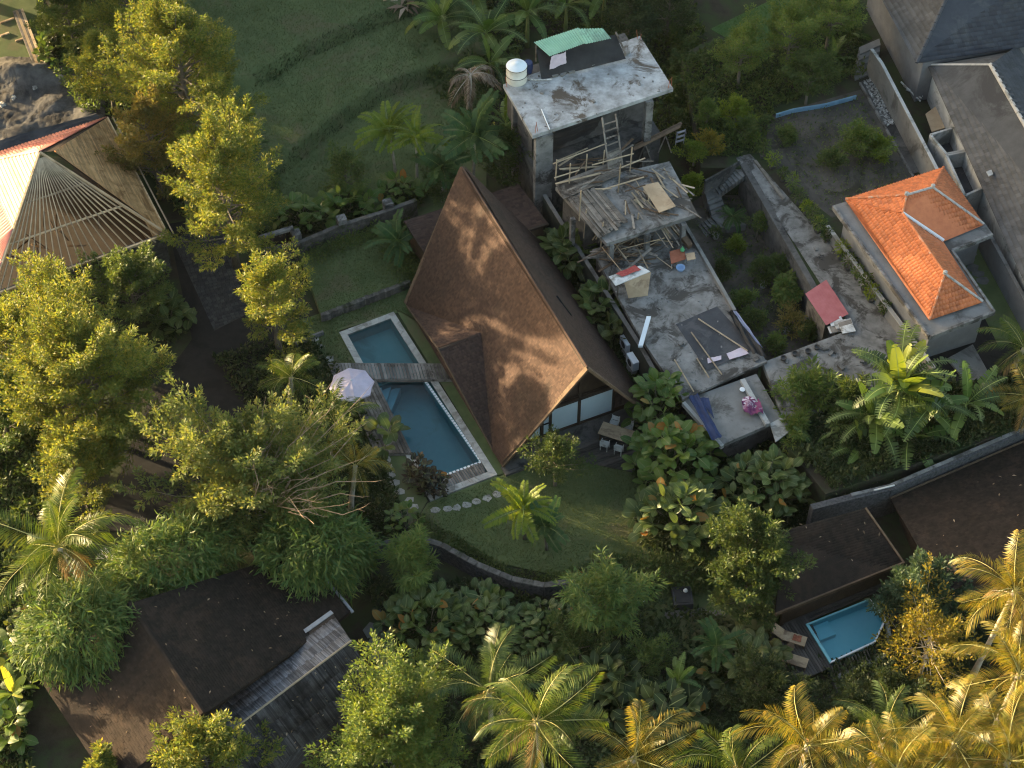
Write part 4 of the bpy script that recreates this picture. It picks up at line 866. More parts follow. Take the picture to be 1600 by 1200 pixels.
for a, b, h in ((868, 282, 1.8), (889, 290, 1.9), (915, 270, 1.6), (942, 262, 1.5), (966, 300, 2.4), (984, 270, 2.2), (905, 345, 2.6)):
    p = P(a, b, T5); MB().tube([p, p + Vector((.05, .05, h))], .045, 6).build('pole', 'bamboo', sc_)
for a, b in (((864, 256), (948, 224)), ((866, 278), (905, 266)), ((925, 258), (990, 240))): MB().tube([P(*a, T5 + 1.4), P(*b, T5 + 1.4)], .045, 6).build('rail', 'bamboo', sc_)
rg = random.Random(9); lp = thing('lumber_pile', 'pile of long grey boards lying across the middle slab', 'lumber', P(920, 310, T5))
for i in range(16):
    t = i / 15; a = P(890 + 44 * t, 303 + 8 - 16 * t, T5 + .08); b = P(938 + 40 * t, 372 - 22 * t, T5 + .1); d = (b - a) * rg.uniform(-.06, .06); MB().plank(a + d + Vector((0, 0, rg.uniform(0, .18))), b + d + Vector((0, 0, rg.uniform(0, .25))), rg.uniform(.12, .26), .05).build('board', 'wood_grey', lp)
lp = thing('lumber_pile', 'stack of weathered boards along the rear edge of the middle slab', 'lumber', P(925, 275, T5))
for i in range(11):
    t = i / 10; a = P(868 + 12 * t, 288 + 22 * t, T5 + .2); b = P(962 + 8 * t, 252 + 18 * t, T5 + .2); MB().plank(a, b, rg.uniform(.14, .24), .06).build('board', 'wood_grey', lp)
lp = thing('lumber_pile', 'loose bamboo and sticks spilling from the middle slab to the terrace', 'lumber', P(1030, 350, T3))
for i in range(18):
    x = rg.uniform(0, 34); a = P(985 + x, 305 + rg.uniform(-8, 10), T5 + .3); b = P(1038 + x * .9, 362 + rg.uniform(-14, 26), T3 + rg.uniform(.5, 1.8)); MB().tube([a, b], rg.uniform(.03, .06), 5).build('stick', ('bamboo', 'wood_grey')[i % 2], lp)
lp = thing('lumber_pile', 'dark heap of scrap wood under the edge of the middle slab', 'lumber', P(975, 395, T3))
for i in range(26):
    c = P(rg.uniform(935, 1005), rg.uniform(378, 412), T3 + rg.uniform(.05, .7)); a = rg.uniform(-.4, .9); L = rg.uniform(.6, 1.7); d = Vector((math.cos(a), math.sin(a), rg.uniform(-.2, .2))) * L; MB().plank(c - d, c + d, rg.uniform(.06, .18), .05).build('board', ('wood_grey', 'wood_brown')[i % 2], lp)
tag(MB().prism(Q([(1003, 290), (1028, 284), (1056, 322), (1030, 332)], T5 + .35), .04).build('plywood_sheet', 'plywood'), 'tan plywood sheet lying on sticks on the middle slab', 'plywood')
tag(MB().prism(Q([(1048, 350), (1054, 345), (1082, 380), (1076, 385)], T3 + .6), .3).build('log', 'wood_brown'), 'thick brown beam lying along the terrace parapet', 'beam')
pk = thing('plank_ramp', 'long brown planks laid from the upper storey towards the garden', 'planks', P(1020, 220, PZ))
for i in range(4): MB().plank(P(990 + i, 234 - 2 * i, PZ + 1.6), P(1062 + i, 198 - i * 2, PZ + 1.7), .2, .06).build('plank', 'wood_brown', pk)
for a, b in ((1008, 225), (1040, 212)): p = P(a, b, PZ + 1.55); MB().tube([(p.x - .4, p.y, PZ), p], .05, 5).build('prop', 'wood_grey', pk); MB().tube([(p.x + .5, p.y, PZ), p], .05, 5).build('prop', 'wood_grey', pk)
st = thing('step_ladder', 'pale grey metal step ladder standing in the garden behind the terrace', 'ladder', P(1064, 225, PZ))
for x in (0, 13):
    a = P(1055 + x, 228 - x * .3, PZ); b = P(1058 + x, 206 - x * .3, PZ + .9); MB().plank(a, b, .06, .06).build('rail', 'metal', st); MB().plank(P(1060 + x, 222 - x * .3, PZ) + Vector((0, .6, 0)), b, .05, .05).build('rail', 'metal', st)
for k in range(3): MB().plank(P(1056 + k, 222 - 7 * k, PZ + .1 + .35 * k), P(1069 + k, 218 - 7 * k, PZ + .1 + .35 * k), .16, .05).build('tread', 'metal', st)
lp = thing('bamboo_scaffold', 'dense tangle of bamboo scaffold poles at the edge of the middle slab', 'scaffold', P(960, 385, T3))
for i in range(34):
    a = P(rg.uniform(925, 1010), rg.uniform(352, 405), T3 + rg.uniform(0, 1.0)); ang = rg.choice((.35, .4, -1.15, 1.2, .9)) + rg.gauss(0, .15); L = rg.uniform(1.2, 3.4); d = Vector((math.cos(ang), math.sin(ang), rg.gauss(0, .25))) * L; MB().tube([a, a + d], rg.uniform(.025, .05), 5).build('pole', ('bamboo', 'wood_grey', 'wood_tan')[i % 3], lp)
for i, (a, b) in enumerate(((912, 372), (938, 392), (992, 378), (1008, 352))): p = P(a, b, T3); MB().tube([p, p + Vector((.1, 0, 2.6))], .045, 6).build('upright', 'bamboo', lp)
lp = thing('lumber_pile', 'scattered sticks and short boards on the right half of the middle slab', 'lumber', P(1020, 300, T5))
for i in range(30): a = P(rg.uniform(975, 1070), rg.uniform(262, 335), T5 + rg.uniform(.05, .3)); ang = rg.gauss(-1.0, .5); L = rg.uniform(.5, 2.2); d = Vector((math.cos(ang), math.sin(ang), rg.gauss(0, .04))) * L; MB().plank(a, a + d, rg.uniform(.04, .14), .04).build('stick', ('bamboo', 'wood_grey', 'wood_brown')[i % 3], lp)
lp = thing('lumber_pile', 'poles and boards lying under the upper storey', 'lumber', P(930, 250, T5))
for i in range(26): a = P(rg.uniform(862, 985), rg.uniform(248, 300), T5 + rg.uniform(.05, .9)); ang = rg.gauss(.35, .3); L = rg.uniform(1.0, 3.2); d = Vector((math.cos(ang), math.sin(ang), rg.gauss(0, .12))) * L; MB().plank(a, a + d, rg.uniform(.05, .16), .05).build('board', ('wood_grey', 'wood_brown', 'bamboo')[i % 3], lp)
m = MB(); rr = random.Random(31)
for poly, z_, k_ in (([(930, 392), (1066, 348), (1148, 486), (1190, 560), (1068, 618), (1004, 526)], T3, 90), ([(872, 294), (1044, 254), (1086, 333), (950, 376)], T5, 90), ([(790, 134), (998, 60), (1046, 138), (834, 208)], T8, 26), ([(1200, 575), (1315, 525), (1400, 545), (1300, 630)], PZ + .3, 40), ([(1180, 262), (1260, 345), (1420, 535), (1330, 500)], PZ + .06, 40)):
    x, y, g_ = scatter(poly, z_, k_, len(poly) * 7 + int(z_ * 10))
    for a, b in zip(x, y): e_ = rr.uniform(.03, .1) if rr.random() < .93 else rr.uniform(.12, .24); m.box((a, b, z_ + e_ * .3), (e_ * rr.uniform(.7, 2.2), e_, e_ * .7), rr.uniform(0, 3))
tag(m.build('rubble', 'concrete'), 'small rubble and chips scattered over the concrete terraces', 'rubble', kind='stuff')
rb = thing('starter_bars', 'rusty reinforcement bars sticking up from the upper slab corners', 'bars', P(835, 210, T8))
for a, b in ((836, 208), (840, 205), (1044, 138), (1049, 134), (1000, 62), (996, 60), (792, 136)): p = P(a, b, T8); MB().tube([p, p + Vector((rr.uniform(-.1, .1), rr.uniform(-.1, .1), rr.uniform(.5, .9)))], .02, 5).build('bar', 'rust', rb)
# boundary wall between house and concrete building
m = MB(); bwp = [P(831, 272, 2.5), P(862, 324, 2.5), P(886, 362, 2.3), P(1000, 540, 2.3), P(1045, 620, 2.3)]
wall_run(m, bwp, 3.0, .2); o = m.build('boundary_wall', 'wall_green'); tag(o, 'long dark green boundary wall between the brown house and concrete building', 'wall')
m = MB(); wall_run(m, [p + Vector((0, 0, .064)) for p in bwp], .06, .26); m.build('wall_cap', 'concrete_new', o)
for i, (a, b) in enumerate(((979, 528), (989, 556))):
    c = P(a, b, 1.5); ac = thing('air_conditioner', ('white air conditioner unit behind the house, upper one', 'white air conditioner unit behind the house, lower one')[i], 'air conditioner', Vector((c.x, c.y, .0)), 'outdoor air conditioner units')
    rz = math.atan2(hu.y, hu.x); MB().box((c.x, c.y, .95), (.95, .42, .75), rz).build('casing', 'plastic_white', ac); MB().box((c.x, c.y, .3), (.8, .36, .55), rz).build('stand', 'metal', ac)
    n_ = -hn * .215; MB().tube([Vector((c.x, c.y, .95)) + n_, Vector((c.x, c.y, .95)) + n_ * 1.06], .26, 14).build('fan_grille', 'metal_dark', ac)
# ================================================================ STAIRS, PATHS, WALLS ON THE EAST SIDE
path = structure('concrete_path')
MB().prism(Q([(1150, 246), (1172, 240), (1260, 340), (1440, 535), (1420, 548), (1330, 508), (1300, 470), (1245, 385)], PZ + .06), .2).build('path_slab', 'concrete', path)
MB().prism(Q([(1157, 257), (1165, 252), (1314, 512), (1306, 516)], PZ + .12), 2.9).build('retaining_edge', 'concrete_dark', path)
stair = thing('garden_stair', 'grey concrete stair turning down from the path into the courtyard', 'stairs', P(1120, 320))
def flight(a0, a1, b0, b1, n, z0, z1):
    for i in range(n):
        t, t2 = i / n, (i + 1) / n; z = z0 + (z1 - z0) * t2; f = lambda p, q_, k: (p[0] + (q_[0] - p[0]) * k, p[1] + (q_[1] - p[1]) * k)
        MB().prism(Q([f(a0, b0, t), f(a1, b1, t), f(a1, b1, t2), f(a0, b0, t2)], z), .45).build('step', 'concrete_new', stair)
flight((1149, 256), (1166, 273), (1111, 284), (1124, 303), 8, PZ, 1.35)
MB().prism(Q([(1098, 287), (1111, 284), (1126, 304), (1105, 313)], 1.22), 1.3).build('landing', 'concrete_new', stair)
flight((1105, 312), (1126, 304), (1112, 336), (1134, 327), 3, 1.2, .66)
MB().prism(Q([(1111, 338), (1134, 328), (1166, 351), (1128, 357)], .6), .7).build('landing', 'concrete_new', stair)
flight((1110, 340), (1126, 356), (1090, 352), (1104, 370), 4, .55, .1)
m = MB(); wall_run(m, Q([(1102, 282), (1156, 252)], PZ + .3), 1.2, .15); m.build('side_wall', 'concrete_dark', stair)
tag(wall_run(MB(), Q([(1180, 250), (1225, 310)], PZ + .2), .25, .18).build('beam', 'wood_grey'), 'weathered beam lying along the upper end of the concrete path', 'beam')
fl = thing('lean_boards', 'old boards and sticks leaning against the courtyard retaining edge', 'boards', P(1210, 370, .2))
for i in range(9): a = P(1186 + 6 * i, 345 + 9 * i, .1); MB().plank(a, a + Vector((rg.uniform(.2, .7), rg.uniform(.2, .5), rg.uniform(1.6, 2.5))), rg.uniform(.08, .35), .05).build('board', ('wood_grey', 'wood_tan', 'concrete_new')[i % 3], fl)
w1 = thing('garden_wall', 'low pale grey wall running beside the orange roofed house', 'wall', P(1370, 445, PZ)); wall_run(MB(), Q([(1293, 352), (1460, 575)], PZ + 1.0), 1.2, .2).build('wall', 'concrete_new', w1); wall_run(MB(), Q([(1293, 352), (1460, 575)], PZ + 1.06), .06, .26).build('cap', 'wall_light', w1)
w2 = thing('compound_wall', 'long pale concrete wall descending between soil yard and grey roofs', 'wall', P(1440, 210, PZ)); wall_run(MB(), Q([(1362, 76), (1378, 98), (1500, 332)], PZ + 2.2), 2.4, .18).build('wall', 'concrete_new', w2); wall_run(MB(), Q([(1362, 76), (1378, 98), (1500, 332)], PZ + 2.26), .06, .22).build('cap', 'wall_light', w2)
pp = structure('pebble_path'); MB().prism(Q([(1346, 127), (1372, 118), (1452, 262), (1425, 272)], PZ + .06), .1).build('bed', 'concrete_dark', pp)
x, y, g_ = scatter([(1348, 128), (1371, 120), (1410, 190), (1385, 198)], PZ, 420, 5); m = MB()
for a, b in zip(x, y): m.box((a, b, PZ + .075), (g_.uniform(.06, .16), g_.uniform(.06, .14), .05), g_.uniform(0, 3))
m.build('pebbles', 'pebble', pp)['kind'] = 'stuff'
m = MB(); wall_run(m, Q([(1344, 128), (1427, 275)], PZ + .2), .3, .14); m.build('kerb', 'concrete', pp)
wide = thing('wide_steps', 'four wide concrete steps at the head of the pebble path', 'steps', P(1350, 110, PZ))
for i in range(5): MB().prism(Q([(1336 + i * 2, 124 - 10 * i), (1372 + i, 110 - 10 * i), (1370 + i, 100 - 10 * i), (1334 + i * 2, 114 - 10 * i)], PZ + .15 + .16 * i), .6).build('step', 'concrete_new', wide)
tag(wall_run(MB(), Q([(1213, 178), (1240, 170), (1290, 162), (1338, 149)], PZ + .35), .4, .1).build('barrier_strip', 'tarp_blue'), 'low pale blue plastic strip fencing the upper edge of the soil yard', 'barrier')
# courtyard shed with pink tin roof
ps = thing('tin_shed', 'small shed with pinkish red tin roof beside the concrete path', 'shed', P(1292, 480, .5))
q = [(1258, 459), (1291, 437), (1325, 490), (1290, 508)]; zq = 2.9
for i in range(3):
    t0, t1 = i / 3, (i + 1) / 3 + .02; qa, qb, qc, qd = Q(q, zq); up = Vector((0, 0, .02 * i)); V_, F_ = corrugated([qa.lerp(qd, t0) + up, qb.lerp(qc, t0) + up, qb.lerp(qc, t1) + up, qa.lerp(qd, t1) + up], .2, .004); mobj('tin_sheet', npmesh('tin_sheet', V_ - np.array(BASE[ps.name]), F_, ['tin_pink']), ps)
c = sum(Q(q, zq), Vector()) / 4; MB().prism([c + (p - c) * .85 + Vector((0, 0, -.08)) for p in Q(q, zq)], 2.6).build('wall', 'wood_grey', ps)
for i in range(7): a = P(1292 + rg.uniform(0, 26), 506 + rg.uniform(-8, 10), 2.75 + .05 * i); MB().prism([a, a + Vector((.8, .25, .05)), a + Vector((.95, -.35, 0)), a + Vector((.1, -.55, 0))], .03).build('scrap_sheet', ('white_dirty', 'mortar', 'wood_grey')[i % 3], ps)
# ================================================================ ORANGE ROOFED HOUSE
oh = thing('orange_roof_house', 'small house with bright orange tiled hip roof and grey concrete eaves', 'house', P(1430, 430, PZ))
EO = 5.9; out = [(1302, 321), (1474, 262), (1551, 365), (1488, 390), (1554, 486), (1452, 525)]
MB().prism(Q(out[:1] + [(1474, 268), (1551, 365), (1488, 390), (1452, 405), (1360, 405)], EO - .05), .35).build('eave_slab', 'concrete_new', oh); MB().prism(Q([(1359, 403), (1452, 403), (1489, 391), (1554, 486), (1452, 525)], EO - .052), .35).build('eave_slab', 'concrete_new', oh)
m = MB(); wall_run(m, Q([(1302, 321), (1452, 525), (1554, 486), (1488, 390), (1551, 365)], EO + .12), .3, .16); m.build('gutter_lip', 'concrete', oh)
m = MB(); m.prism(Q([(1322, 330), (1470, 280), (1535, 362), (1440, 392), (1372, 400)], EO - .42), 3); m.prism(Q([(1370, 398), (1468, 392), (1538, 486), (1456, 512)], EO - .42), 3); m.build('wall', 'wall_plaster', oh)
MB().add(Q([(1352, 402), (1372, 428)], EO - .5) + Q([(1372, 428), (1352, 402)], PZ + .1), [(0, 1, 2, 3)]).build('timber_door', 'wood_brown', oh)
e = lambda a, b: P(a, b, EO + .08); ra, rb_, J1, R2 = P(1416, 306, 7.9), P(1457, 294, 7.9), P(1410, 334, 7.55), P(1476, 429, 7.55)
EL, ET, ER, EI, EBR, EB = e(1321, 312), e(1474, 262), e(1537, 351), e(1474, 377), e(1535, 472), e(1452, 500)
faces = [(EL, ET, rb_, ra), (ET, ER, rb_), (ra, rb_, ER, EI, J1), (EL, ra, J1), (EL, J1, R2, EB), (J1, R2, EBR, EI), (R2, EBR, EB)]
m = MB(); parts = []
for i, fc in enumerate(faces):
    n = tri_n(fc[0], fc[1], fc[2]); fl_ = list(fc[:3]) + [p - n * (p - fc[0]).dot(n) for p in fc[3:]]
    m.add([p - Vector((0, 0, .03)) for p in fc], [tuple(range(len(fc)))]); 
    parts.append(courses(fl_, .30, .23, .03, .02, .0, seed=20 + i, roll=.045))
rf = m.build('roof', 'tile_orange', oh); course_obj('roof_tiles', parts, 'tile_orange', rf)
for a, b, mt in ((EL, ra, 'tile_cap'), (ra, rb_, 'mortar'), (rb_, ET, 'tile_orange'), (rb_, ER, 'mortar'), (ra, J1, 'tile_cap'), (J1, EI, 'white_paint'), (J1, R2, 'tile_cap'), (R2, EB, 'tile_cap'), (R2, EBR, 'mortar')):
    L = (b - a).length; n = max(2, int(L / .42)); wdt = .075 if mt != 'white_paint' else .1
    for i in range(n):
        p, q_ = a.lerp(b, i / n) + Vector((0, 0, .1)), a.lerp(b, (i + .96) / n) + Vector((0, 0, .07)); MB().tube([p, q_], [wdt * .95, wdt * 1.15], 7).build('ridge_tile', mt, rf)
for p in (ra, R2, rb_): MB().lathe(p + Vector((0, 0, .1)), [(.14, 0), (.14, .17), (.03, .21)], 8).build('finial', 'mortar', rf)
MB().prism(Q([(1480, 560), (1520, 538), (1548, 588), (1512, 598)], PZ + .2), .3).build('patio', 'concrete_new', oh)
sheet('yard_floor', [(1440, 540), (1560, 490), (1640, 600), (1500, 640)], PZ + .03, 'asphalt', .05)
sheet('side_garden', [(1488, 395), (1560, 362), (1630, 520), (1560, 540)], PZ + .034, 'lawn', .05)
w3 = thing('side_wall', 'beige wall between the orange roofed house and grey roof', 'wall', P(1570, 440, PZ)); wall_run(MB(), Q([(1538, 350), (1625, 510)], PZ + 2.0), 2.2, .18).build('wall', 'wall_plaster', w3); wall_run(MB(), Q([(1538, 350), (1625, 510)], PZ + 2.06), .06, .24).build('cap', 'concrete_new', w3)
# ================================================================ GREY ROOFED HOUSES, TOP RIGHT
gh = thing('grey_roof_house', 'house with dark grey tiled hip roof at the top right corner', 'house', P(1500, 40, PZ))
H0, H1 = P(1432, 99, 6.2), P(1500, -50, 9.6); L0 = P(1352, -50, 6.2); R0 = P(1665, 64, 6.2); R1 = P(1700, -100, 9.6); L1_ = P(1440, -140, 9.6)
m = MB(); m.add([H0, H1, L1_, L0], [(0, 1, 2, 3)]); m.add([H0, R0, R1, H1], [(0, 1, 2, 3)]); rf = m.build('roof', 'roof_grey_shaded', gh)
def flat(fc, lift=.01):
    n = tri_n(fc[0], fc[1], fc[2]); return [p - n * (p - fc[0]).dot(n) + n * lift for p in fc]
course_obj('roof_tiles', [courses(flat((H0, H1, L1_, L0)), .33, .3, .03, .05, .0, seed=31)], 'roof_grey', rf); course_obj('roof_tiles', [courses(flat((H0, R0, R1, H1)), .33, .3, .03, .05, .0, seed=32)], 'roof_grey_shaded', rf)
for i in range(12): a, b = H0.lerp(H1, i / 12), H0.lerp(H1, (i + .95) / 12); MB().tube([a + Vector((0, 0, .05)), b + Vector((0, 0, .02))], [.12, .14], 7).build('ridge_tile', 'cap_dark', rf)
m = MB(); m.prism([H0 + Vector((.5, .2, -.15)), R0 + Vector((0, .5, -.15)), R1 + Vector((0, 0, -3.4)), L0 + Vector((.6, 0, -.15))], 3.6); m.build('wall', 'wall_plaster', gh)
g2 = thing('grey_roof_house', 'long house with grey tiled roof and pale mortared ridge at right edge', 'house', P(1570, 300, PZ))
A0, A1 = P(1448, 101, 5.6), P(1640, 530, 5.6); T0, T1 = P(1547, 101, 7.6), P(1740, 440, 7.6); B0 = P(1585, 78, 5.6); B1 = P(1800, 400, 5.6)
m = MB(); m.add([A0, A1, T1, T0], [(0, 1, 2, 3)]); m.add([A0, T0, B0], [(0, 1, 2)]); m.add([T0, T1, B1, B0], [(0, 1, 2, 3)]); rf = m.build('roof', 'roof_grey', g2)
course_obj('roof_tiles', [courses(flat((A0, A1, T1, T0)), .33, .3, .03, .05, .0, seed=33), courses(flat((A0, T0, B0)), .33, .3, .03, .05, .0, seed=34)], 'roof_grey', rf); course_obj('roof_tiles', [courses(flat((T0, T1, B1, B0)), .33, .3, .03, .05, .0, seed=35)], 'roof_grey_shaded', rf)
m = MB(); m.tube([T0 + Vector((0, 0, .04)), T1 + Vector((0, 0, .04))], .14, 8); m.tube([A0, T0], .08, 6); m.build('mortar_bed', 'mortar', rf); tt = (T1 - T0); no = Vector((-tt.y, tt.x, 0)).normalized(); no = no if no.x > 0 else -no
for i in range(34): p = T0 + tt * ((i + .5) / 34); MB().tube([p + Vector((0, 0, .16)) - no * .02, p + no * .34 + Vector((0, 0, .02))], [.1, .12], 7).build('ridge_tile', 'cap_dark', rf)
MB().prism([A0 + Vector((.5, -.2, -.12)), B0 + Vector((-.2, -.3, -.12)), B1 + Vector((0, 0, -.12)), A1 + Vector((.5, .2, -.12))], 3.2).build('wall', 'wall_light', g2)
MB().prism(flat([P(1541, 268, 6.2), P(1549, 265, 6.2), P(1552, 272, 6.2), P(1545, 275, 6.2)], 0), .06).build('patch', 'wall_light', rf)
lw = thing('light_well', 'white walled light well with dark inside next to grey roof, upper one', 'light well', P(1482, 225, PZ)); lw2 = thing('light_well', 'white walled light well with dark inside next to grey roof, lower one', 'light well', P(1510, 275, PZ))
for t, q in ((lw, [(1454, 210), (1490, 199), (1509, 234), (1479, 240)]), (lw2, [(1479, 242), (1510, 236), (1537, 292), (1508, 305)])):
    pts = Q(q, PZ + 2.3); wall_run(MB(), pts + pts[:1], 2.4, .16).build('wall', 'wall_light', t); MB().prism([p + Vector((0, 0, -1.3)) for p in pts], .3).build('cover', 'tarp_slate', t)
tag(MB().prism(Q([(1446, 178), (1466, 163), (1482, 198), (1456, 206)], PZ + .8), .05).build('plywood_sheet', 'plywood'), 'brown plywood sheet in the gap beside the grey roof', 'plywood')
for i in range(3): tag(MB().tube([P(1408 + 4 * i, 128 + 6 * i, PZ + .2), P(1438 + i * 2, 158 - 4 * i, PZ + .4)], .06, 6).build('pole', 'white_dirty'), ('upper', 'middle', 'lower')[i] + ' pale pole dumped behind the long compound wall', 'pole')
# ================================================================ HUT UNDER CONSTRUCTION (left)
hut = thing('roof_frame_hut', 'grey block hut with unfinished roof of rafters, woven mats and red tin', 'hut', P(120, 420))
HE, HA = 3.3, 7.0; hFR, hBR, hFL = P(262, 366, HE), P(168, 184, HE), P(-14, 462, HE); hBL = hFL + (hBR - hFR); ap = P(62, 238, HA); ap2 = P(84, 236, HA - .15); apl = P(-120, 300, HA)
# right slope: woven bamboo strips
def lerp3(a, b, t): return a.lerp(b, t)
n = tri_n(hBR, hFR, ap2); rs = thing
m = MB(); m.add([hBR, hFR, ap2], [(0, 1, 2)]); rr_ = m.build('right_slope', 'mat_woven', hut)
course_obj('woven_strips', [courses(flat((hBR, hFR, ap2), .03), .1, 1.5, .02, .5, .01, seed=41, rough=.5)], 'mat_woven', rr_)
# back slope and lower left slope: red corrugated tin; upper left slope: golden laths
ap3 = ap
m = MB(); m.add([hBR, hBL, ap, ap2], [(0, 1, 2, 3)]); bs_ = m.build('back_slope', 'wood_dark', hut)
course_obj('tin_sheets', [courses(flat((hBR, hBL, ap), .04), 1.9, .24, .03, .02, .0, seed=45, roll=.06)], 'tin_red', bs_)
m = MB(); m.add([ap, hFL, hBL], [(0, 1, 2)]); ls = m.build('left_slope', 'wood_tan', hut)
lA, lB = ap.lerp(hFL, .54), ap.lerp(hBL, .54)
course_obj('tin_sheets', [courses(flat((hFL, hBL, lB, lA), .04), 1.9, .24, .03, .02, .0, seed=46, roll=.06)], 'tin_red', ls)
ll_n = tri_n(ap, hFL, hBL)
for i in range(15):
    t = .03 + .51 * i / 14; MB().plank(ap.lerp(hFL, t) + ll_n * .05, ap.lerp(hBL, t) + ll_n * .05, .21, .04, ll_n).build('lath', 'bamboo_gold', hut)
m = MB(); [m.add([p - Vector((0, 0, .12)) for p in t_], [(0, 1, 2)]) for t_ in ((hBR, hFR, ap2), (hBR, hBL, ap), (ap, hFL, hBL))]; m.build('inner_shade_sheet', 'wood_dark', hut)  # dark wood sheets added under the slopes, standing in for interior shade
# front slope: bare rafters fanning from the peak, two purlins
for i in range(23):
    t = i / 22; b = hFL.lerp(hFR, t); a = ap + Vector((0, 0, .0)); s = a.lerp(b, .05); m = MB(); m.plank(s, b + (b - a).normalized() * .3, .06, .1); m.build('rafter', 'bamboo', hut)
for f in (.36, .64): 
    pts = [ap.lerp(hFL.lerp(hFR, i / 8), f) - Vector((0, 0, .1)) for i in range(9)]; MB().tube(pts, .07, 6).build('purlin', 'wood_tan', hut)
MB().plank(hFL, hFR, .14, .16).build('wall_plate', 'wood_tan', hut); MB().plank(hFR, hBR, .1, .2).build('eave_board', 'wood_tan', hut); MB().plank(hFR + Vector((.35, .1, -.05)), hBR + Vector((.35, .1, -.05)), .08, .08).build('eave_rail', 'bamboo', hut)
for a, b in ((ap, hFR), (ap, hFL)): MB().plank(a, b, .14, .16).build('hip_rafter', 'wood_tan', hut)
rg = random.Random(3)
for i in range(16): a = hFL.lerp(hFR, rg.random()).lerp(hBL.lerp(hBR, rg.random()), rg.uniform(.15, .6)); a.z = rg.uniform(.6, 3.2); d = Vector((rg.uniform(-1.6, 1.6), rg.uniform(-1.2, 1.2), rg.uniform(-.3, 1.4))); MB().plank(a - d * .5, a + d * .5, .08, .08).build('inner_beam', 'wood_brown', hut)
cH = (hFL + hFR + hBR + hBL) / 4
m = MB(); ins = [cH + (p - cH) * .96 for p in (hFL, hFR, hBR, hBL)]; wz_ = [Vector((p.x, p.y, HE - .12)) for p in ins]; wall_run(m, [wz_[0], wz_[1]], HE, .2); wall_run(m, [wz_[1], wz_[2]], HE, .2); m.build('wall', 'concrete_dark', hut)
a, b = wz_[0], wz_[1]; nrm = Vector((b.y - a.y, a.x - b.x, 0)).normalized() * .11
course_obj('blocks', [courses([a + nrm + Vector((0, 0, -HE + .1)), b + nrm + Vector((0, 0, -HE + .1)), b + nrm, a + nrm], .22, .42, .02, .05, .015, along=(b - a), seed=44)], 'brick', hut)
MB().add([p + Vector((0, 0, -HE + .12)) for p in wz_], [(0, 1, 2, 3)]).build('floor', 'wood_dark', hut)  # floor coloured dark in place of the shade inside the hut
sheet_thing('tarpaulin', 'dark blue grey sheet stretched along the back of the unfinished hut', 'tarpaulin', [P(-40, 232, .6), P(150, 178, .6), P(160, 190, .3), P(-40, 252, .3)], 'tarp_slate', amp=.05, seed=15)
lb = thing('lumber_pile', 'neat row of long pale timber beams lying at the upper left', 'lumber', P(42, 55, .2))
for i in range(4): MB().plank(P(22 + 4 * i, 18 - i, .25), P(54 + 4 * i, 101 - i, .25), .2, .16).build('beam', 'wood_tan' if i % 2 else 'wood_grey', lb)
for i, (a, b, c_, d_) in enumerate(((0, 36, 22, 28), (0, 56, 14, 51), (24, 64, 56, 54))): tag(MB().plank(P(a, b, .12), P(c_, d_, .12), .16, .1).build('timber', 'wood_tan'), ('short timber lying level left of the timber row', 'short timber stub at the very left edge', 'crosspiece timber under the long timber row')[i], 'timber')
def rock(c, r, seed):
    rg = random.Random(seed); m = MB(); m.lathe(c, [(r * .9, 0), (r * 1.1, r * .4), (r * .8, r * .9), (r * .3, r * 1.1)], 7); m.v = [(x + rg.uniform(-.3, .3) * r, y + rg.uniform(-.3, .3) * r, z + rg.uniform(-.15, .15) * r) for x, y, z in m.v]; return m
rk = random.Random(5); ST = ['beside the ash heap', 'at the left edge of the ash heap', 'below the timber row', 'in the middle of the ash heap', 'next to the shrubs', 'lowest one']
for i, (a, b) in enumerate(((4, 128), (54, 140), (88, 112), (22, 155), (95, 122), (5, 165))): tag(rock(P(a, b, .05), rk.uniform(.14, .26), i).build('rock', 'stone_pale'), 'pale rubble stone ' + ST[i], 'stone', 'rubble stones in the ash yard')
# ================================================================ GARDEN WALLS
gw = thing('garden_wall', 'mossy grey stone garden wall with square pillars behind the small lawn', 'wall', P(560, 360))
wp = Q([(400, 392), (468, 378), (530, 352), (600, 330), (650, 312)], 1.5); m = wall_run(MB(), wp, 1.6, .3); m.build('wall', 'stone_wall', gw)
for a, b in ((464, 378), (535, 355), (607, 330)): p = P(a, b, 1.0); MB().box((p.x, p.y, .95), (.6, .6, 1.9), .4).build('pillar', 'concrete', gw)
gt = thing('garden_gate', 'dark wooden double gate with grey lintel beside the garden wall', 'gate', P(430, 385))
MB().plank(P(405, 372, 2.1), P(458, 356, 2.1), .3, .2).build('lintel', 'concrete', gt); a, b = P(408, 372, 1.9), P(455, 358, 1.9)
for i in range(10): p, q_ = a.lerp(b, i / 10), a.lerp(b, (i + .92) / 10); MB().add([p, q_, q_ - Vector((0, 0, 1.8)), p - Vector((0, 0, 1.8)), p + Vector((0, .06, 0)), q_ + Vector((0, .06, 0))], [(0, 1, 2, 3), (0, 4, 5, 1)]).build('board', 'wood_dark', gt)
le = thing('lawn_edge', 'rough stone edge below the small raised lawn', 'wall', P(565, 470)); rs_ = random.Random(8)
e0, e1 = P(502, 493, .55), P(640, 440, .55)
for i in range(34):
    t = (i + .5) / 34; p = e0.lerp(e1, t); MB().box((p.x, p.y, .32), (.24, rs_.uniform(.2, .34), rs_.uniform(.55, .7)), .38 + rs_.uniform(-.2, .2)).build('stone', 'stone_wall', le)
rw = thing('retaining_wall', 'curved dark stone retaining wall around the lower end of the lawn', 'wall', P(770, 890)); cv = [(560, 860), (600, 850), (645, 838), (690, 852), (745, 882), (800, 905), (850, 915), (900, 908)]
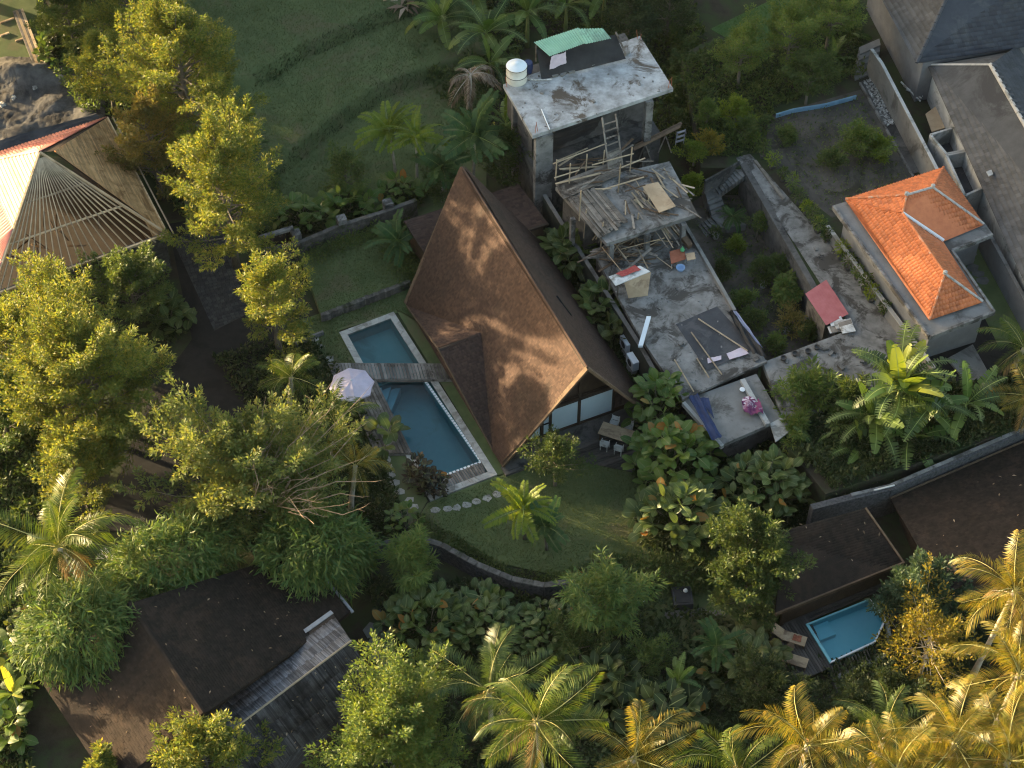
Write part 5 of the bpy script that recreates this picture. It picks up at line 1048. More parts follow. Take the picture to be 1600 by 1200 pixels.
cp = Q(cv, 1.15); wall_run(MB(), cp, 2.2, .35).build('wall', 'stone_dark', rw)
for a, b in zip(cp[:-1], cp[1:]):
    k = max(2, int((b - a).length / .6))
    for i in range(k): MB().plank(a.lerp(b, i / k + .01) + Vector((0, 0, .05)), a.lerp(b, (i + .97) / k) + Vector((0, 0, .05)), .34, .07).build('cap_stone', 'stone_wall', rw)
tag(wall_run(MB(), Q([(462, 535), (505, 517)], .35), .4, .14).build('low_wall', 'concrete_new'), 'short low pale wall left of the pool by the stepping stones', 'wall')
tag(wall_run(MB(), Q([(558, 870), (596, 850)], 1.0), 1.1, .12).build('low_wall', 'concrete_new'), 'short pale wall piece at the left end of the curved wall', 'wall')
er = thing('stone_embankment', 'dark stone retaining wall with pale kerb above the black roofs', 'wall', P(1440, 740)); ep_ = Q([(1268, 792), (1330, 776), (1390, 762), (1600, 672), (1700, 630)], PZ - .1)
wall_run(MB(), ep_, 3.0, .4).build('wall', 'stone_dark', er); wall_run(MB(), [p + Vector((0, .1, .08)) for p in ep_[1:]], .08, .2).build('kerb', 'concrete', er)
ar = [P(1366, 766, PZ + .1 + .25 * math.sin(k * .5)) + Vector((.2 * k, .06 * k, 0)) for k in range(7)]; tag(MB().tube(ar, .05, 6).build('pipe', 'white_dirty'), 'bent pale pipe arching over the stone embankment', 'pipe')
pa = thing('foot_path', 'dark edging beam beside the stone slabs at the lower left garden', 'edging', P(615, 1030)); MB().plank(P(592, 955, .2), P(640, 1085, .2), .2, .3).build('beam', 'concrete_dark', pa)
# ================================================================ DARK THATCHED HOUSE, BOTTOM LEFT
th = thing('thatched_house', 'large house with almost black thatched gable roof at the bottom left', 'house', P(260, 1060))
t0, t1 = P(203, 943, 5.2), P(318, 1117, 5.2); el0, el1 = P(62, 1062, 1.7), P(175, 1232, 1.7); er0, er1 = P(470, 862, 1.9), P(547, 956, 1.9)
tn = tri_n(t0, t1, el0); tm = tri_n(t0, t1, er1)
m = MB(); slab(m, [t0, t1, el1, el0], tn, .3); slab(m, [t0, t1, er1, er0], tm, .3); rf = m.build('roof', 'thatch', th)
course_obj('thatch_layers', [courses(flat((t0, t1, el1, el0), .02), .15, .2, .03, .5, .0, seed=51, rough=.5)], 'thatch_brown', rf); course_obj('thatch_layers', [courses(flat((t0, t1, er1, er0), .02), .15, .2, .03, .5, .0, seed=52, rough=.5)], 'thatch', rf)
MB().tube([t0 + Vector((0, 0, .06)), t1 + Vector((0, 0, .06))], .16, 8).build('ridge_roll', 'thatch_brown', rf); MB().plank(er0 + Vector((.15, 0, -.05)), er1 + Vector((.15, 0, -.05)), .16, .1).build('gutter', 'metal', th)
cT_ = (el0 + el1 + er0 + er1) / 4; MB().prism([Vector((p.x, p.y, 1.5)) for p in (cT_ + (el0 - cT_) * .85, cT_ + (el1 - cT_) * .85, cT_ + (er1 - cT_) * .85, cT_ + (er0 - cT_) * .85)], 1.6).build('wall', 'wood_dark', th)
br = thing('shingled_pavilion', 'low pavilion roof of weathered grey bamboo shingles below the black roof', 'pavilion', P(460, 1090))
b0, b1 = P(549, 1002, 3.2), P(330, 1166, 3.2); u0, u1 = P(519, 957, 2.8), P(297, 1116, 2.8); f0, f1 = P(588, 1084, 1.5), P(395, 1262, 1.5)
m = MB(); slab(m, [b0, b1, f1, f0], tri_n(b0, b1, f1), .12); slab(m, [b0, b1, u1, u0], tri_n(b0, b1, u1), .12); rf = m.build('roof', 'wood_dark', br)
course_obj('bamboo_shingles', [courses(flat((b0, b1, f1, f0), .02), .9, .075, .03, .5, .006, seed=53, rough=.6)], 'bamboo_shingle', rf)
surf('bamboo_sky_lit', (.10, .10, .11), (.19, .19, .205), 1.5, (.08, .08, .085), .6, .7, 22, .4, .5)  # upper slope coloured paler to stand in for light from the sky
course_obj('bamboo_shingles', [courses(flat((b0, b1, u1, u0), .02), .62, .075, .03, .5, .006, seed=54, rough=.6)], 'bamboo_sky_lit', rf)
MB().tube([b0 + Vector((0, 0, .06)), b1 + Vector((0, 0, .06))], .06, 6).build('ridge_pole', 'bamboo', rf); MB().plank(u0 + Vector((0, 0, .05)), u1 + Vector((0, 0, .05)), .25, .08).build('flashing', 'metal', rf)
for a, b in ((f0, .93), (f1, .9), (u0, .95)): MB().tube([(a.x, a.y, -.1), (a.x, a.y, a.z)], .08, 6).build('post', 'wood_dark', br)
MB().prism([Vector((p.x, p.y, 1.3)).lerp(Vector(((b0 + f1) / 2)[:2] + (1.3,)), .18) for p in (u0, u1, f1, f0)], 1.4).build('wall', 'wood_dark', br)
def litter(parent, quad, n, seed):
    g_ = np.random.default_rng(seed); q0, q1, q2, q3 = [np.array(p) for p in quad]; u, v = g_.random((n, 1)), g_.random((n, 1)); C = (q0 * (1 - u) + q1 * u) * (1 - v) + (q3 * (1 - u) + q2 * u) * v; C[:, 2] += .06
    nn = np.array(tri_n(*[Vector(p) for p in quad[:3]])); D = g_.normal(0, 1, (n, 3)); D -= (D @ nn)[:, None] * nn; V, F = leaf_cards(C, D, .15, .4, up=np.tile(nn, (n, 1)) + g_.normal(0, .2, (n, 3)), rg=g_, jit=.8); o = mobj('leaf_litter', npmesh('leaf_litter', V - np.array(BASE[parent.name]), F, ['leaf_dry']), parent); o['kind'] = 'stuff'
litter(th, flat((t0, t1, el1, el0), .02), 30, 1); litter(th, flat((t0, t1, er1, er0), .02), 35, 2); litter(br, flat((b0, b1, f1, f0), .02), 60, 3)
# ================================================================ BLACK ROOFS, BOTTOM RIGHT
dr = thing('black_roof_house', 'broad house with nearly black roof below the stone embankment', 'house', P(1520, 800)); k0, k1, k2, k3 = P(1392, 779, 1.9), P(1660, 665, 1.9), P(1760, 800, 3.6), P(1475, 925, 3.6)
m = MB(); slab(m, [k0, k1, k2, k3], tri_n(k0, k1, k2), .2); rf = m.build('roof', 'thatch', dr); course_obj('roof_shingles', [courses(flat((k0, k1, k2, k3), .015), .15, .2, .018, .4, .0, seed=61, rough=.4)], 'thatch', rf)
MB().plank(k0, k1, .1, .22).build('fascia', 'wood_brown', rf); cK = (k0 + k1 + k2 + k3) / 4; MB().prism([Vector((p.x, p.y, 1.6)).lerp(Vector((cK.x, cK.y, 1.6)), .12) for p in (k0, k1, k2, k3)], 1.8).build('wall', 'wood_dark', dr)
d2 = thing('black_roof_house', 'smaller black shingled roof beside the turquoise pool deck', 'house', P(1310, 870)); j0, j1, j2, j3 = P(1222, 830, 3.4), P(1352, 794, 3.4), P(1412, 880, 2.3), P(1212, 960, 2.3)
m = MB(); slab(m, [j0, j1, j2, j3], tri_n(j0, j1, j2), .2); rf = m.build('roof', 'thatch', d2); course_obj('roof_shingles', [courses(flat((j0, j1, j2, j3), .015), .15, .2, .018, .4, .0, seed=62, rough=.4)], 'thatch_brown', rf)
MB().plank(j2, j3, .1, .24).build('fascia', 'wood_brown', rf); MB().plank(j1, j2, .1, .2).build('fascia', 'wood_brown', rf); cK = (j0 + j1 + j2 + j3) / 4; MB().prism([Vector((p.x, p.y, 1.9)).lerp(Vector((cK.x, cK.y, 1.9)), .15) for p in (j0, j1, j2, j3)], 2.0).build('wall', 'wood_dark', d2)
litter(dr, flat((k0, k1, k2, k3), .02), 30, 4); litter(d2, flat((j0, j1, j2, j3), .02), 20, 5)
# turquoise pool with deck
tp_ = thing('swimming_pool', 'small turquoise swimming pool with cut corner on a dark deck', 'pool', P(1320, 985)); tq = [(1259, 975), (1359, 935), (1386, 965), (1368, 1003), (1297, 1036)]
tw = Q(tq, .62); tin = [sum(tw, Vector()) / 5 + (p - sum(tw, Vector()) / 5) * .93 for p in tw]
for i in range(5):
    a, b, c_, d_ = tw[i], tw[(i + 1) % 5], tin[(i + 1) % 5], tin[i]; k = max(2, int((b - a).length / .6)); strip(a, b, c_, d_, k, tp_, 'coping_stone', 'pool_turquoise' if i in (0, 4) else 'white_paint', seed=i, th=.12)
basin('basin', tin, .58, -.02, 'pool_turquoise', tp_); MB().add([Vector((p.x, p.y, .55)) for p in tin], [(4, 3, 2, 1, 0)]).build('water', 'water_clear', tp_)
a, b = Vector((tin[0].x, tin[0].y, .3)), Vector((tin[1].x, tin[1].y, .3)); d_ = (b - a).normalized(); e_ = Vector((d_.y, -d_.x, 0)); 
for i in range(2): MB().prism([a + d_ * .05 + e_ * .05, a + d_ * (1.2 - .3 * i) + e_ * .05, a + d_ * (1.2 - .3 * i) + e_ * (1.0 - .2 * i), a + d_ * .05 + e_ * (1.0 - .2 * i)], 1.0).build('pool_step', 'pool_turquoise', tp_) if i == 0 else None
w_ = Q([(1386, 970), (1392, 1005), (1384, 1022), (1302, 1060), (1296, 1042)], .2); wall_run(MB(), w_, .6, .22).build('outer_wall', 'wall_light', tp_)
ra0, ra1 = P(1298, 1040, .35), P(1372, 1006, .35)
for i in range(16): p = ra0.lerp(ra1, i / 16); MB().plank(p, p + Vector((.25, -.75, -.25)), .17, .04, (ra1 - ra0)).build('slope_board', 'wood_grey', tp_)
td = thing('pool_deck', 'dark timber deck beside the turquoise pool', 'deck', P(1260, 1010)); planks(td, Q([(1205, 985), (1262, 960), (1300, 1042), (1236, 1070), (1200, 1030)], .5), .16, 'deck_dark', P(1297, 1036) - P(1259, 975), 'plank', .06); planks(td, Q([(1215, 975), (1400, 900), (1420, 925), (1386, 962), (1360, 932), (1258, 972)][:2] + [(1362, 930), (1256, 974)], .48), .16, 'deck_dark', P(1359, 935) - P(1259, 975), 'plank', .06, seed=2)
for i, (a, b) in enumerate(((1235, 1000), (1237, 1034))):
    c = P(a, b, .55); lg = thing('sun_lounger', ('wooden sun lounger with red towel beside the turquoise pool', 'empty wooden sun lounger nearest the deck corner')[i], 'sun lounger', c, 'loungers by the turquoise pool'); ux = Vector((.93, -.36, 0)).normalized(); uy = Vector((-ux.y, ux.x, 0))
    MB().obox(c - ux * .45 - uy * .32 + Vector((0, 0, .25)), ux * 1.3, uy * .64, Vector((0, 0, .06))).build('seat', 'plywood', lg); MB().obox(c - ux * .45 - uy * .32 + Vector((0, 0, .27)), -ux * .6 + Vector((0, 0, .4)), uy * .64, Vector((0, 0, .06))).build('backrest', 'plywood', lg)
    for sx in (-.4, .8):
        for sy in (-.28, .28): MB().box(c + ux * sx + uy * sy + Vector((0, 0, .13)), (.06, .06, .26)).build('leg', 'wood_brown', lg)
    if i == 0: tag(cloth(MB(), [c + ux * .1 + uy * .2 + Vector((0, 0, .33)), c + ux * .55 + uy * .2 + Vector((0, 0, .33)), c + ux * .6 - uy * .2 + Vector((0, 0, .33)), c + ux * .1 - uy * .2 + Vector((0, 0, .33))], 8, 8, .03, 3).build('towel', 'rust'), 'crumpled reddish towel on the upper sun lounger', 'towel')
tag(MB().lathe(P(1234, 1016, .55), [(.05, 0), (.05, .4), (.22, .4), (.22, .45)], 14).build('side_table', 'wood_brown'), 'small round side table between the two sun loungers', 'table')
bw2 = thing('low_wall', 'low grey garden wall below the pool deck corner', 'wall', P(1290, 1080)); wall_run(MB(), Q([(1296, 1045), (1312, 1082), (1264, 1103)], .3), .5, .2).build('wall', 'concrete_dark', bw2)
fp = thing('fire_pit', 'black square fire pit table on the lower lawn', 'fire pit', P(1066, 935)); MB().box(P(1066, 935, .3), (1.1, 1.2, .6), .05).build('body', 'metal_dark', fp); MB().box(P(1066, 935, .3) + Vector((0, 0, .32)), (.9, 1.0, .05), .05).build('lid', 'tarp_black', fp)
tag(MB().lathe(P(1071, 924, .66), [(.08, 0), (.14, .08), (.08, .2)], 10).build('bowl', 'white_dirty'), 'small pale ball on the black fire pit', 'ball')
tag(MB().lathe(P(1004, 941, .1), [(.05, 0), (.12, .12), (.05, .24)], 10).build('garden_light', 'white_dirty'), 'small pale round garden light on the lower lawn', 'light')
# ================================================================ PLANTS
def T(px, py, h, bz=0.0): p = P(px, py, bz + h * .55); return Vector((p.x, p.y, bz))
# feathery trees of the left side
UK = dict(nl=32, per=55, leaf=.16, ratio=.4, shape='ball', lo=.4)
KW = dict(nl=60, per=74, leaf=.18, ratio=.42, shape='dome', lo=.2)
tree('feathery_tree', 'tall sunlit feathery tree at the upper left beside the lawn', T(285, 125, 14.5), 14.5, 4.6, 'leaf_plume', 1, **{**KW, 'nl': 84, 'per': 88})
tree('feathery_tree', 'sunlit feathery tree left of the tall one above the ash yard', T(165, 110, 7), 7.0, 2.6, 'leaf_plume', 2, **{**KW, 'nl': 42})
tree('feathery_tree', 'brownish feathery tree overhanging the woven mat roof', T(235, 225, 9), 9.0, 3.0, 'leaf_plume_brown', 3, **{**KW, 'nl': 44, 'per': 80})
tree('feathery_tree', 'sunlit tree right of the hut in front of the upper lawn', T(350, 300, 12.5), 12.5, 4.1, 'leaf_plume', 4, **{**KW, 'nl': 70, 'per': 84})
tree('feathery_tree', 'small tree with sunlit top between the road and the pool', T(425, 475, 8), 8.0, 2.8, 'leaf_plume', 5, **{**KW, 'nl': 46})  # yellow leaf mix stands in for sunlight on this crown
tree('feathery_tree', 'very large sunlit tree with yellow green crown at the left edge', T(135, 600, 9.5), 9.5, 5.2, 'leaf_plume', 6, **{**KW, 'nl': 100, 'per': 84})
tree('feathery_tree', 'upper sunlit tree standing close below the unfinished hut', T(95, 490, 7.5), 7.5, 3.2, 'leaf_plume', 7, **{**KW, 'nl': 50})
tree('feathery_tree', 'shaded dark green tree against the hut wall', T(205, 450, 5), 5.0, 2.7, 'leaf_plume_green', 8, **{**KW, 'nl': 44})
tree('feathery_tree', 'sunlit tree at the top edge above the ash yard', T(200, 15, 10), 10.0, 3.2, 'leaf_plume', 9, **{**KW, 'nl': 46})
tree('feathery_tree', 'olive tree at the top left corner by the timber row', T(105, 25, 5.5), 5.5, 2.2, 'leaf_plume_green', 10, **{**KW, 'nl': 36})
tree('spreading_tree', 'wide spreading tree with bare pale branches left of the sun deck', T(395, 752, 8), 8.0, 5.2, 'leaf_spread', 12, 'bark_pale', **{**KW, 'nl': 84, 'per': 75, 'lo': .35, 'el0': .05, 'leaf': .21})
tree('broad_tree', 'plain green tree at the left edge in the shade', T(0, 640, 5), 5.0, 2.6, 'leaf_bamboo', 13, **{**KW, 'nl': 40})
# bare branches sticking out of the spreading tree
for j, (a, b, lab) in enumerate(((440, 690, 'bare pale branches rising above the spreading tree'), (470, 775, 'bare pale branches reaching towards the retaining wall'))):
    rg = random.Random(60 + j); root = thing('bare_branches', lab, 'branches', P(a, b, 5.5)); base = P(395, 790, 6.2) if j == 0 else P(430, 790, 5.6)
    for i in range(20):
        q = P(a + rg.uniform(-70, 125), b + (rg.uniform(-85, 45) if j == 0 else rg.uniform(-40, 50)), rg.uniform(7.2, 9.0)); st_ = base.lerp(q, rg.uniform(0, .45)); mid = st_.lerp(q, .5) + Vector((rg.uniform(-.6, .6), rg.uniform(-.6, .6), rg.uniform(0, .5))); e_ = q + (q - mid) * .3 + Vector((rg.uniform(-.2, .2), 0, .2))
        m = MB(); m.tube([st_, mid, q, e_], [.035, .024, .014, .005], 5)
        for k in range(2): z_ = mid.lerp(q, rg.uniform(.2, .9)); m.tube([z_, z_ + Vector((rg.uniform(-.7, .7), rg.uniform(-.7, .7), rg.uniform(.1, .5)))], [.014, .005], 4)
        m.build('branch', 'twig', root, True)
# bamboo-like domes over the black roof
dome_bush('bamboo_bush', 'rounded dense bushy tree overhanging the left end of the black roof', T(130, 990, 6.0), 2.9, 2.5, 3.0, 'leaf_bamboo', 1, 15000, .46, .16, 3.3, rot=.5)
dome_bush('bamboo_bush', 'long dense bushy tree along the upper edge of the black roof', T(268, 885, 5.4), 3.5, 2.0, 2.5, 'leaf_bamboo', 2, 15000, .46, .16, 3.1, rot=.5)
dome_bush('bamboo_bush', 'rounded dense bushy tree at the right end of the black roof', T(490, 865, 4.6), 2.9, 2.4, 2.8, 'leaf_bamboo', 3, 13000, .5, .16, 2.4)
# lower edge trees
tree('round_tree', 'bright green tree at the bottom edge right of the shingled roof', T(612, 1156, 7), 7.0, 3.9, 'leaf_bright', 21, **{**KW, 'nl': 84})
tree('round_tree', 'sunlit olive tree at the bottom edge over the black roof', T(320, 1186, 5), 5.0, 2.7, 'leaf_plume', 22, **{**KW, 'nl': 60})
tree('round_tree', 'small sunlit sprig tree at the bottom edge left of the olive tree', T(165, 1200, 3.5), 3.5, 1.1, 'leaf_plume', 23, **{**KW, 'nl': 22})
# feathery green trees in the middle
HK = dict(nl=34, per=46, leaf=.36, ratio=.16, shape='ball', lo=.25, droop=.5, el0=.3)
tree('willowy_tree', 'bright green lance leaved tree beside the curved wall, left end', T(640, 885, 4.2), 4.2, 1.9, 'leaf_bright', 31, **HK)
tree('willowy_tree', 'soft green drooping tree in front of the right end of curved wall', T(945, 945, 5), 5.0, 2.5, 'leaf_bamboo', 32, **{**HK, 'nl': 44})
tree('round_tree', 'tall rounded mid green tree left of the black roofs', T(1180, 860, 6.5), 6.5, 2.5, 'leaf_mid', 33, **{**KW, 'nl': 60, 'shape': 'ball', 'leaf': .2})
tree('round_tree', 'smaller rounded tree below the tall one left of the black roofs', T(1172, 920, 4.5), 4.5, 2.3, 'leaf_mid', 34, **{**KW, 'nl': 44, 'shape': 'ball', 'leaf': .2})
tree('small_tree', 'small tree with thin double trunk on the lawn by the glazed gable', T(868, 722, 4.2), 4.2, 1.75, 'leaf_mid', 35, **{**KW, 'nl': 44, 'shape': 'ball', 'leaf': .16, 'lo': .42, 'per': 40})
tree('grey_tree', 'soft grey green tree above the turquoise pool', T(1440, 930, 4.5), 4.5, 2.6, 'leaf_blue', 36, **{**KW, 'nl': 46, 'leaf': .2})
tree('golden_tree', 'golden sunlit tree with twisted pale branches right of the turquoise pool', T(1450, 1015, 5.5), 5.5, 3.0, 'leaf_gold', 37, 'bark_pale', **{**KW, 'nl': 42, 'per': 34, 'lo': .4, 'el0': .0})
tree('dark_tree', 'dark green tree below the turquoise pool', T(1395, 1098, 4), 4.0, 2.0, 'leaf_dark', 38, **{**KW, 'nl': 44})
tree('dark_tree', 'dark green tree at the bottom between palms', T(1195, 1085, 4), 4.0, 2.2, 'leaf_dark', 39, **{**KW, 'nl': 40})
tree('dark_tree', 'dark shrubby tree at the bottom right below the golden tree', T(1330, 1140, 4), 4.0, 2.4, 'leaf_dark', 40, **{**KW, 'nl': 40})
# upper right garden trees
UK = dict(nl=32, per=55,  leaf=.16, ratio=.4, shape='ball', lo=.4)
tree('light_tree', 'airy light green tree left of the upper right garden lawn', T(1160, 85, 5.5, PZ), 5.5, 2.2, 'leaf_bright', 41, **{**UK, 'nl': 40})
tree('light_tree', 'airy light green tree in the middle of the upper right garden', T(1235, 60, 6, PZ), 6.0, 2.6, 'leaf_bright', 42, **{**UK, 'nl': 46})
tree('light_tree', 'leafy tree at the top edge right of the garden lawn', T(1300, 25, 6, PZ), 6.0, 2.6, 'leaf_bright', 43, **{**UK, 'nl': 46})
tree('light_tree', 'green tree over the blue strip beside the wide steps', T(1265, 125, 4, PZ), 4.0, 2.0, 'leaf_mid', 44, **{**UK, 'nl': 36})
tree('light_tree', 'low bright bush in the soil yard near the pebble path', T(1345, 225, 2.2, PZ), 2.2, 1.5, 'leaf_bright', 45, **{**UK, 'lo': .15})
tree('light_tree', 'small yellow green bush in the soil yard', T(1375, 232, 1.6, PZ), 1.6, .9, 'leaf_fern', 46, **{**UK, 'lo': .15, 'nl': 16})
tree('light_tree', 'slim light bush beside the garden path above the stair', T(1105, 180, 2.6, PZ), 2.6, 1.0, 'leaf_bright', 47, **{**UK, 'lo': .15, 'nl': 20})
tree('light_tree', 'light bush left of the concrete path head', T(1150, 175, 2.4, PZ), 2.4, 1.1, 'leaf_fern', 48, **{**UK, 'lo': .15, 'nl': 20})
tree('light_tree', 'round yellow bush beside the stair top', T(1082, 290, 1.8, .8), 1.8, .85, 'leaf_fern', 49, **{**UK, 'lo': .15, 'nl': 18})
tree('light_tree', 'papaya coloured round bush in the sunken courtyard', T(1228, 458, 1.8), 1.8, .95, 'leaf_bright', 50, **{**UK, 'lo': .3, 'nl': 18, 'droop': .6, 'leaf': .3})
tree('light_tree', 'thin bush by the stick fence in the courtyard', T(1215, 420, 1.8), 1.8, 1.1, 'leaf_mid', 51, **{**UK, 'lo': .2, 'nl': 18})
tree('light_tree', 'brownish bush in the lower courtyard corner', T(1238, 505, 1.6), 1.6, 1.2, 'leaf_plume_brown', 52, **{**UK, 'lo': .2, 'nl': 18, 'per': 30})
tree('light_tree', 'leafy seedling near the courtyard stair', T(1185, 355, 2.2), 2.2, .9, 'leaf_plume_green', 53, **{**UK, 'lo': .5, 'nl': 14, 'per': 30})
tree('light_tree', 'mango green bush hanging over the right terrace end', T(1262, 620, 3.4, 1.0), 3.4, 1.9, 'leaf_bright', 54, **{**UK, 'lo': .2, 'nl': 34, 'ratio': .25, 'leaf': .3})
tree('light_tree', 'mango green bush beside the pale broken slab', T(1245, 675, 2.6, 1.0), 2.6, 1.2, 'leaf_bright', 55, **{**UK, 'lo': .2, 'nl': 22, 'ratio': .25, 'leaf': .3})
tree('light_tree', 'drooping green bush right of the mango green one', T(1325, 635, 3.4, 1.6), 3.4, 1.7, 'leaf_mid', 56, **{**UK, 'lo': .2, 'nl': 30, 'ratio': .2, 'leaf': .34})
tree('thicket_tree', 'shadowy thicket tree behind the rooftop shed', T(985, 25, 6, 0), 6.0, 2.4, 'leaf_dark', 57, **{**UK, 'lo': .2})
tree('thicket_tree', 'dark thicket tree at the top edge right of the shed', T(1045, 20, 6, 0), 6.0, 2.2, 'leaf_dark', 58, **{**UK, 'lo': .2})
tree('thicket_tree', 'pale leaved bush in the shade at the top right of the shed', T(1000, 45, 5, 0), 5.0, 1.6, 'leaf_blue', 59, **{**UK, 'lo': .2, 'nl': 22})
tree('thicket_tree', 'dark green tree behind the apex of the brown roof', T(790, 245, 5), 5.0, 2.4, 'leaf_mid', 61, **{**UK, 'lo': .15, 'nl': 44})
tree('thicket_tree', 'loose grey green shrub left of the tree ferns', T(540, 275, 3.4), 3.4, 1.9, 'leaf_plume_green', 62, **{**UK, 'lo': .15, 'nl': 30})
tree('thicket_tree', 'dark green bush between the tree ferns and brown roof', T(690, 285, 3.2), 3.2, 1.9, 'leaf_mid', 63, **{**UK, 'lo': .15, 'nl': 34})
# coconut palms
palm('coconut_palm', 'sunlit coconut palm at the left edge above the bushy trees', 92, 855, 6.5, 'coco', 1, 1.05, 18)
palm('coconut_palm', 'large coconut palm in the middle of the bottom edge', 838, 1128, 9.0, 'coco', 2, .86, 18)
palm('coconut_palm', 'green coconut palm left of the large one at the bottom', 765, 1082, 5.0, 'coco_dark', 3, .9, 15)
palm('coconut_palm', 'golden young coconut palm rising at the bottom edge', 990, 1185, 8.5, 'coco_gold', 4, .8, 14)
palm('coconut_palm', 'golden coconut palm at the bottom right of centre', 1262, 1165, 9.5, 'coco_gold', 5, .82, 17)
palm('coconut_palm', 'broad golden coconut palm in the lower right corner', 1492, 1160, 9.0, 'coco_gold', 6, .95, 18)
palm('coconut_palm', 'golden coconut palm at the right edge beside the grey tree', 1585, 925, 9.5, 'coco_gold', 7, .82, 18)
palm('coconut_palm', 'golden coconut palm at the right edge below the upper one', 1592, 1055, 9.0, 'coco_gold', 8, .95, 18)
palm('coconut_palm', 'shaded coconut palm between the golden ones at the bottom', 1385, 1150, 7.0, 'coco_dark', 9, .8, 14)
palm('coconut_palm', 'small green palm beside the lilac parasol', 455, 590, 4.0, 'coco', 10, .55, 14)
palm('coconut_palm', 'green palm leaning over the upper end of the sun deck', 525, 665, 4.0, 'coco', 11, .6, 14)
palm('coconut_palm', 'yellow sunlit young palm at the lower end of the sun deck', 555, 728, 4.5, 'coco_gold', 12, .55, 12)
palm('coconut_palm', 'shaded palm at the right edge below the orange roofed house', 1600, 545, 5.0, 'coco', 13, .7, 13, PZ)
palm('coconut_palm', 'palm with brownish fronds at the right edge above the embankment', 1612, 620, 5.0, 'coco_gold', 14, .62, 12, PZ)
palm('coconut_palm', 'green palm crown cut by the bottom edge left of the golden palms', 1155, 1212, 8.0, 'coco', 32, .9, 15)
palm('coconut_palm', 'golden palm crown cut by the bottom edge below the shaded palm', 1400, 1205, 9.0, 'coco_gold', 33, .95, 17)
palm('coconut_palm', 'golden palm crown in the extreme lower right corner', 1575, 1190, 9.5, 'coco_gold', 34, 1.0, 18)
tree('feathery_tree', 'sunlit tree at the left edge beside the very large one', T(20, 545, 8), 8.0, 3.2, 'leaf_plume', 71, **{**KW, 'nl': 54})
tree('feathery_tree', 'lower sunlit tree between the very large tree and coconut palm', T(120, 735, 6.5), 6.5, 2.9, 'leaf_plume', 72, **{**KW, 'nl': 48})
tree('mixed_bush', 'small leaved bush among the dark plants of the lower middle', T(900, 1010, 2.6), 2.6, 1.6, 'leaf_mid', 73, **{**UK, 'lo': .15, 'nl': 28})
tree('mixed_bush', 'light small leaved bush right of the stone slab path', T(650, 1075, 2.2), 2.2, 1.2, 'leaf_bright', 74, **{**UK, 'lo': .15, 'nl': 22})
tree('mixed_bush', 'olive bush between the dark shrubs and the fire pit lawn', T(1010, 1030, 2.4), 2.4, 1.4, 'leaf_plume_green', 75, **{**UK, 'lo': .15, 'nl': 24})
for i_, (a, b, h_, r_, mt, lab) in enumerate(((1130, 420, 1.6, .8, 'leaf_mid', 'small green bush against the terrace parapet in the courtyard'), (1160, 470, 1.4, .8, 'leaf_bright', 'light seedling bush in the courtyard beside the lilac sheet'), (1190, 420, 1.8, .8, 'leaf_mid', 'bushy seedling in the centre of the courtyard'), (1180, 500, 1.3, .8, 'leaf_plume_green', 'olive bush in the lower left of the courtyard'), (1210, 540, 1.3, .9, 'leaf_bright', 'bright bush at the bottom corner of the courtyard'), (1265, 520, 1.4, .8, 'leaf_mid', 'green bush below the tin shed'), (1235, 395, 1.6, .8, 'leaf_mid', 'green bush under the courtyard retaining edge'), (1150, 385, 1.2, .6, 'leaf_fern', 'yellow green plant near the stair foot'), (1300, 250, 1.2, .9, 'leaf_plume_green', 'weedy bush in the lower soil yard'), (1230, 215, 1.0, .8, 'leaf_plume_green', 'low weedy bush at the upper soil yard'), (1165, 205, 2.0, 1.0, 'leaf_mid', 'green bush at the head of the pot row'), (1085, 240, 1.6, .9, 'leaf_fern', 'yellowish bush behind the stair'), (1110, 225, 1.8, .9, 'leaf_gold', 'golden leaved bush behind the stair head'))):
    tree('garden_bush', lab, T(a, b, h_, PZ if (b < 260) else .05), h_, r_, mt, 80 + i_, **{**UK, 'lo': .15, 'nl': 16, 'per': 40})
# tree ferns
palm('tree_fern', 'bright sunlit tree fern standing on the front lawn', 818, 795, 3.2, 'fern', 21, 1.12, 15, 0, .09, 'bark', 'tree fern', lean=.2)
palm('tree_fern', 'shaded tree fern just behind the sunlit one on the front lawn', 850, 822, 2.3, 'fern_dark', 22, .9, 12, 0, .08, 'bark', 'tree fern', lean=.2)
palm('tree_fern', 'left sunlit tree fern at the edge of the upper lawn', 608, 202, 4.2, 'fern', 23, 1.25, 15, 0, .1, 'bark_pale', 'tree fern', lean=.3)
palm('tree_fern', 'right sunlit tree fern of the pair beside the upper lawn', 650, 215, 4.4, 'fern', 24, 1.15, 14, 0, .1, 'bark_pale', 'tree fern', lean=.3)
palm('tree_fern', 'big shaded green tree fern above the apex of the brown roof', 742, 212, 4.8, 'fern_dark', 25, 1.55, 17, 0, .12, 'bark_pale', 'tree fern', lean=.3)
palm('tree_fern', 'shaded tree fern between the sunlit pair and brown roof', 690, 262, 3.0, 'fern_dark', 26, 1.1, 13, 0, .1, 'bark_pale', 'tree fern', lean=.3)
palm('tree_fern', 'dark fern palm in the narrow bed beside the small lawn', 622, 378, 1.8, 'fern_dark', 27, 1.05, 12, 0, .08, 'bark', 'tree fern', lean=.2)
palm('tree_fern', 'grey spiky palm on the courtyard stair landing', 1145, 338, .9, 'fern_dark', 28, .6, 14, .3, .08, 'bark', 'palm', lean=.1)
palm('tree_fern', 'fern with drooping grey fronds below the banana group at the top', 735, 118, 3.6, 'dry', 29, 1.3, 14, 0, .1, 'bark_pale', 'tree fern', lean=.3, levels=(0, 0, 1, 1, 2))
palm('tree_fern', 'pale feathery palm at the left end of the lower plant bed', 1120, 1010, 2.0, 'fern_dark', 30, .9, 12, 0, .08, 'bark', 'tree fern', lean=.2)
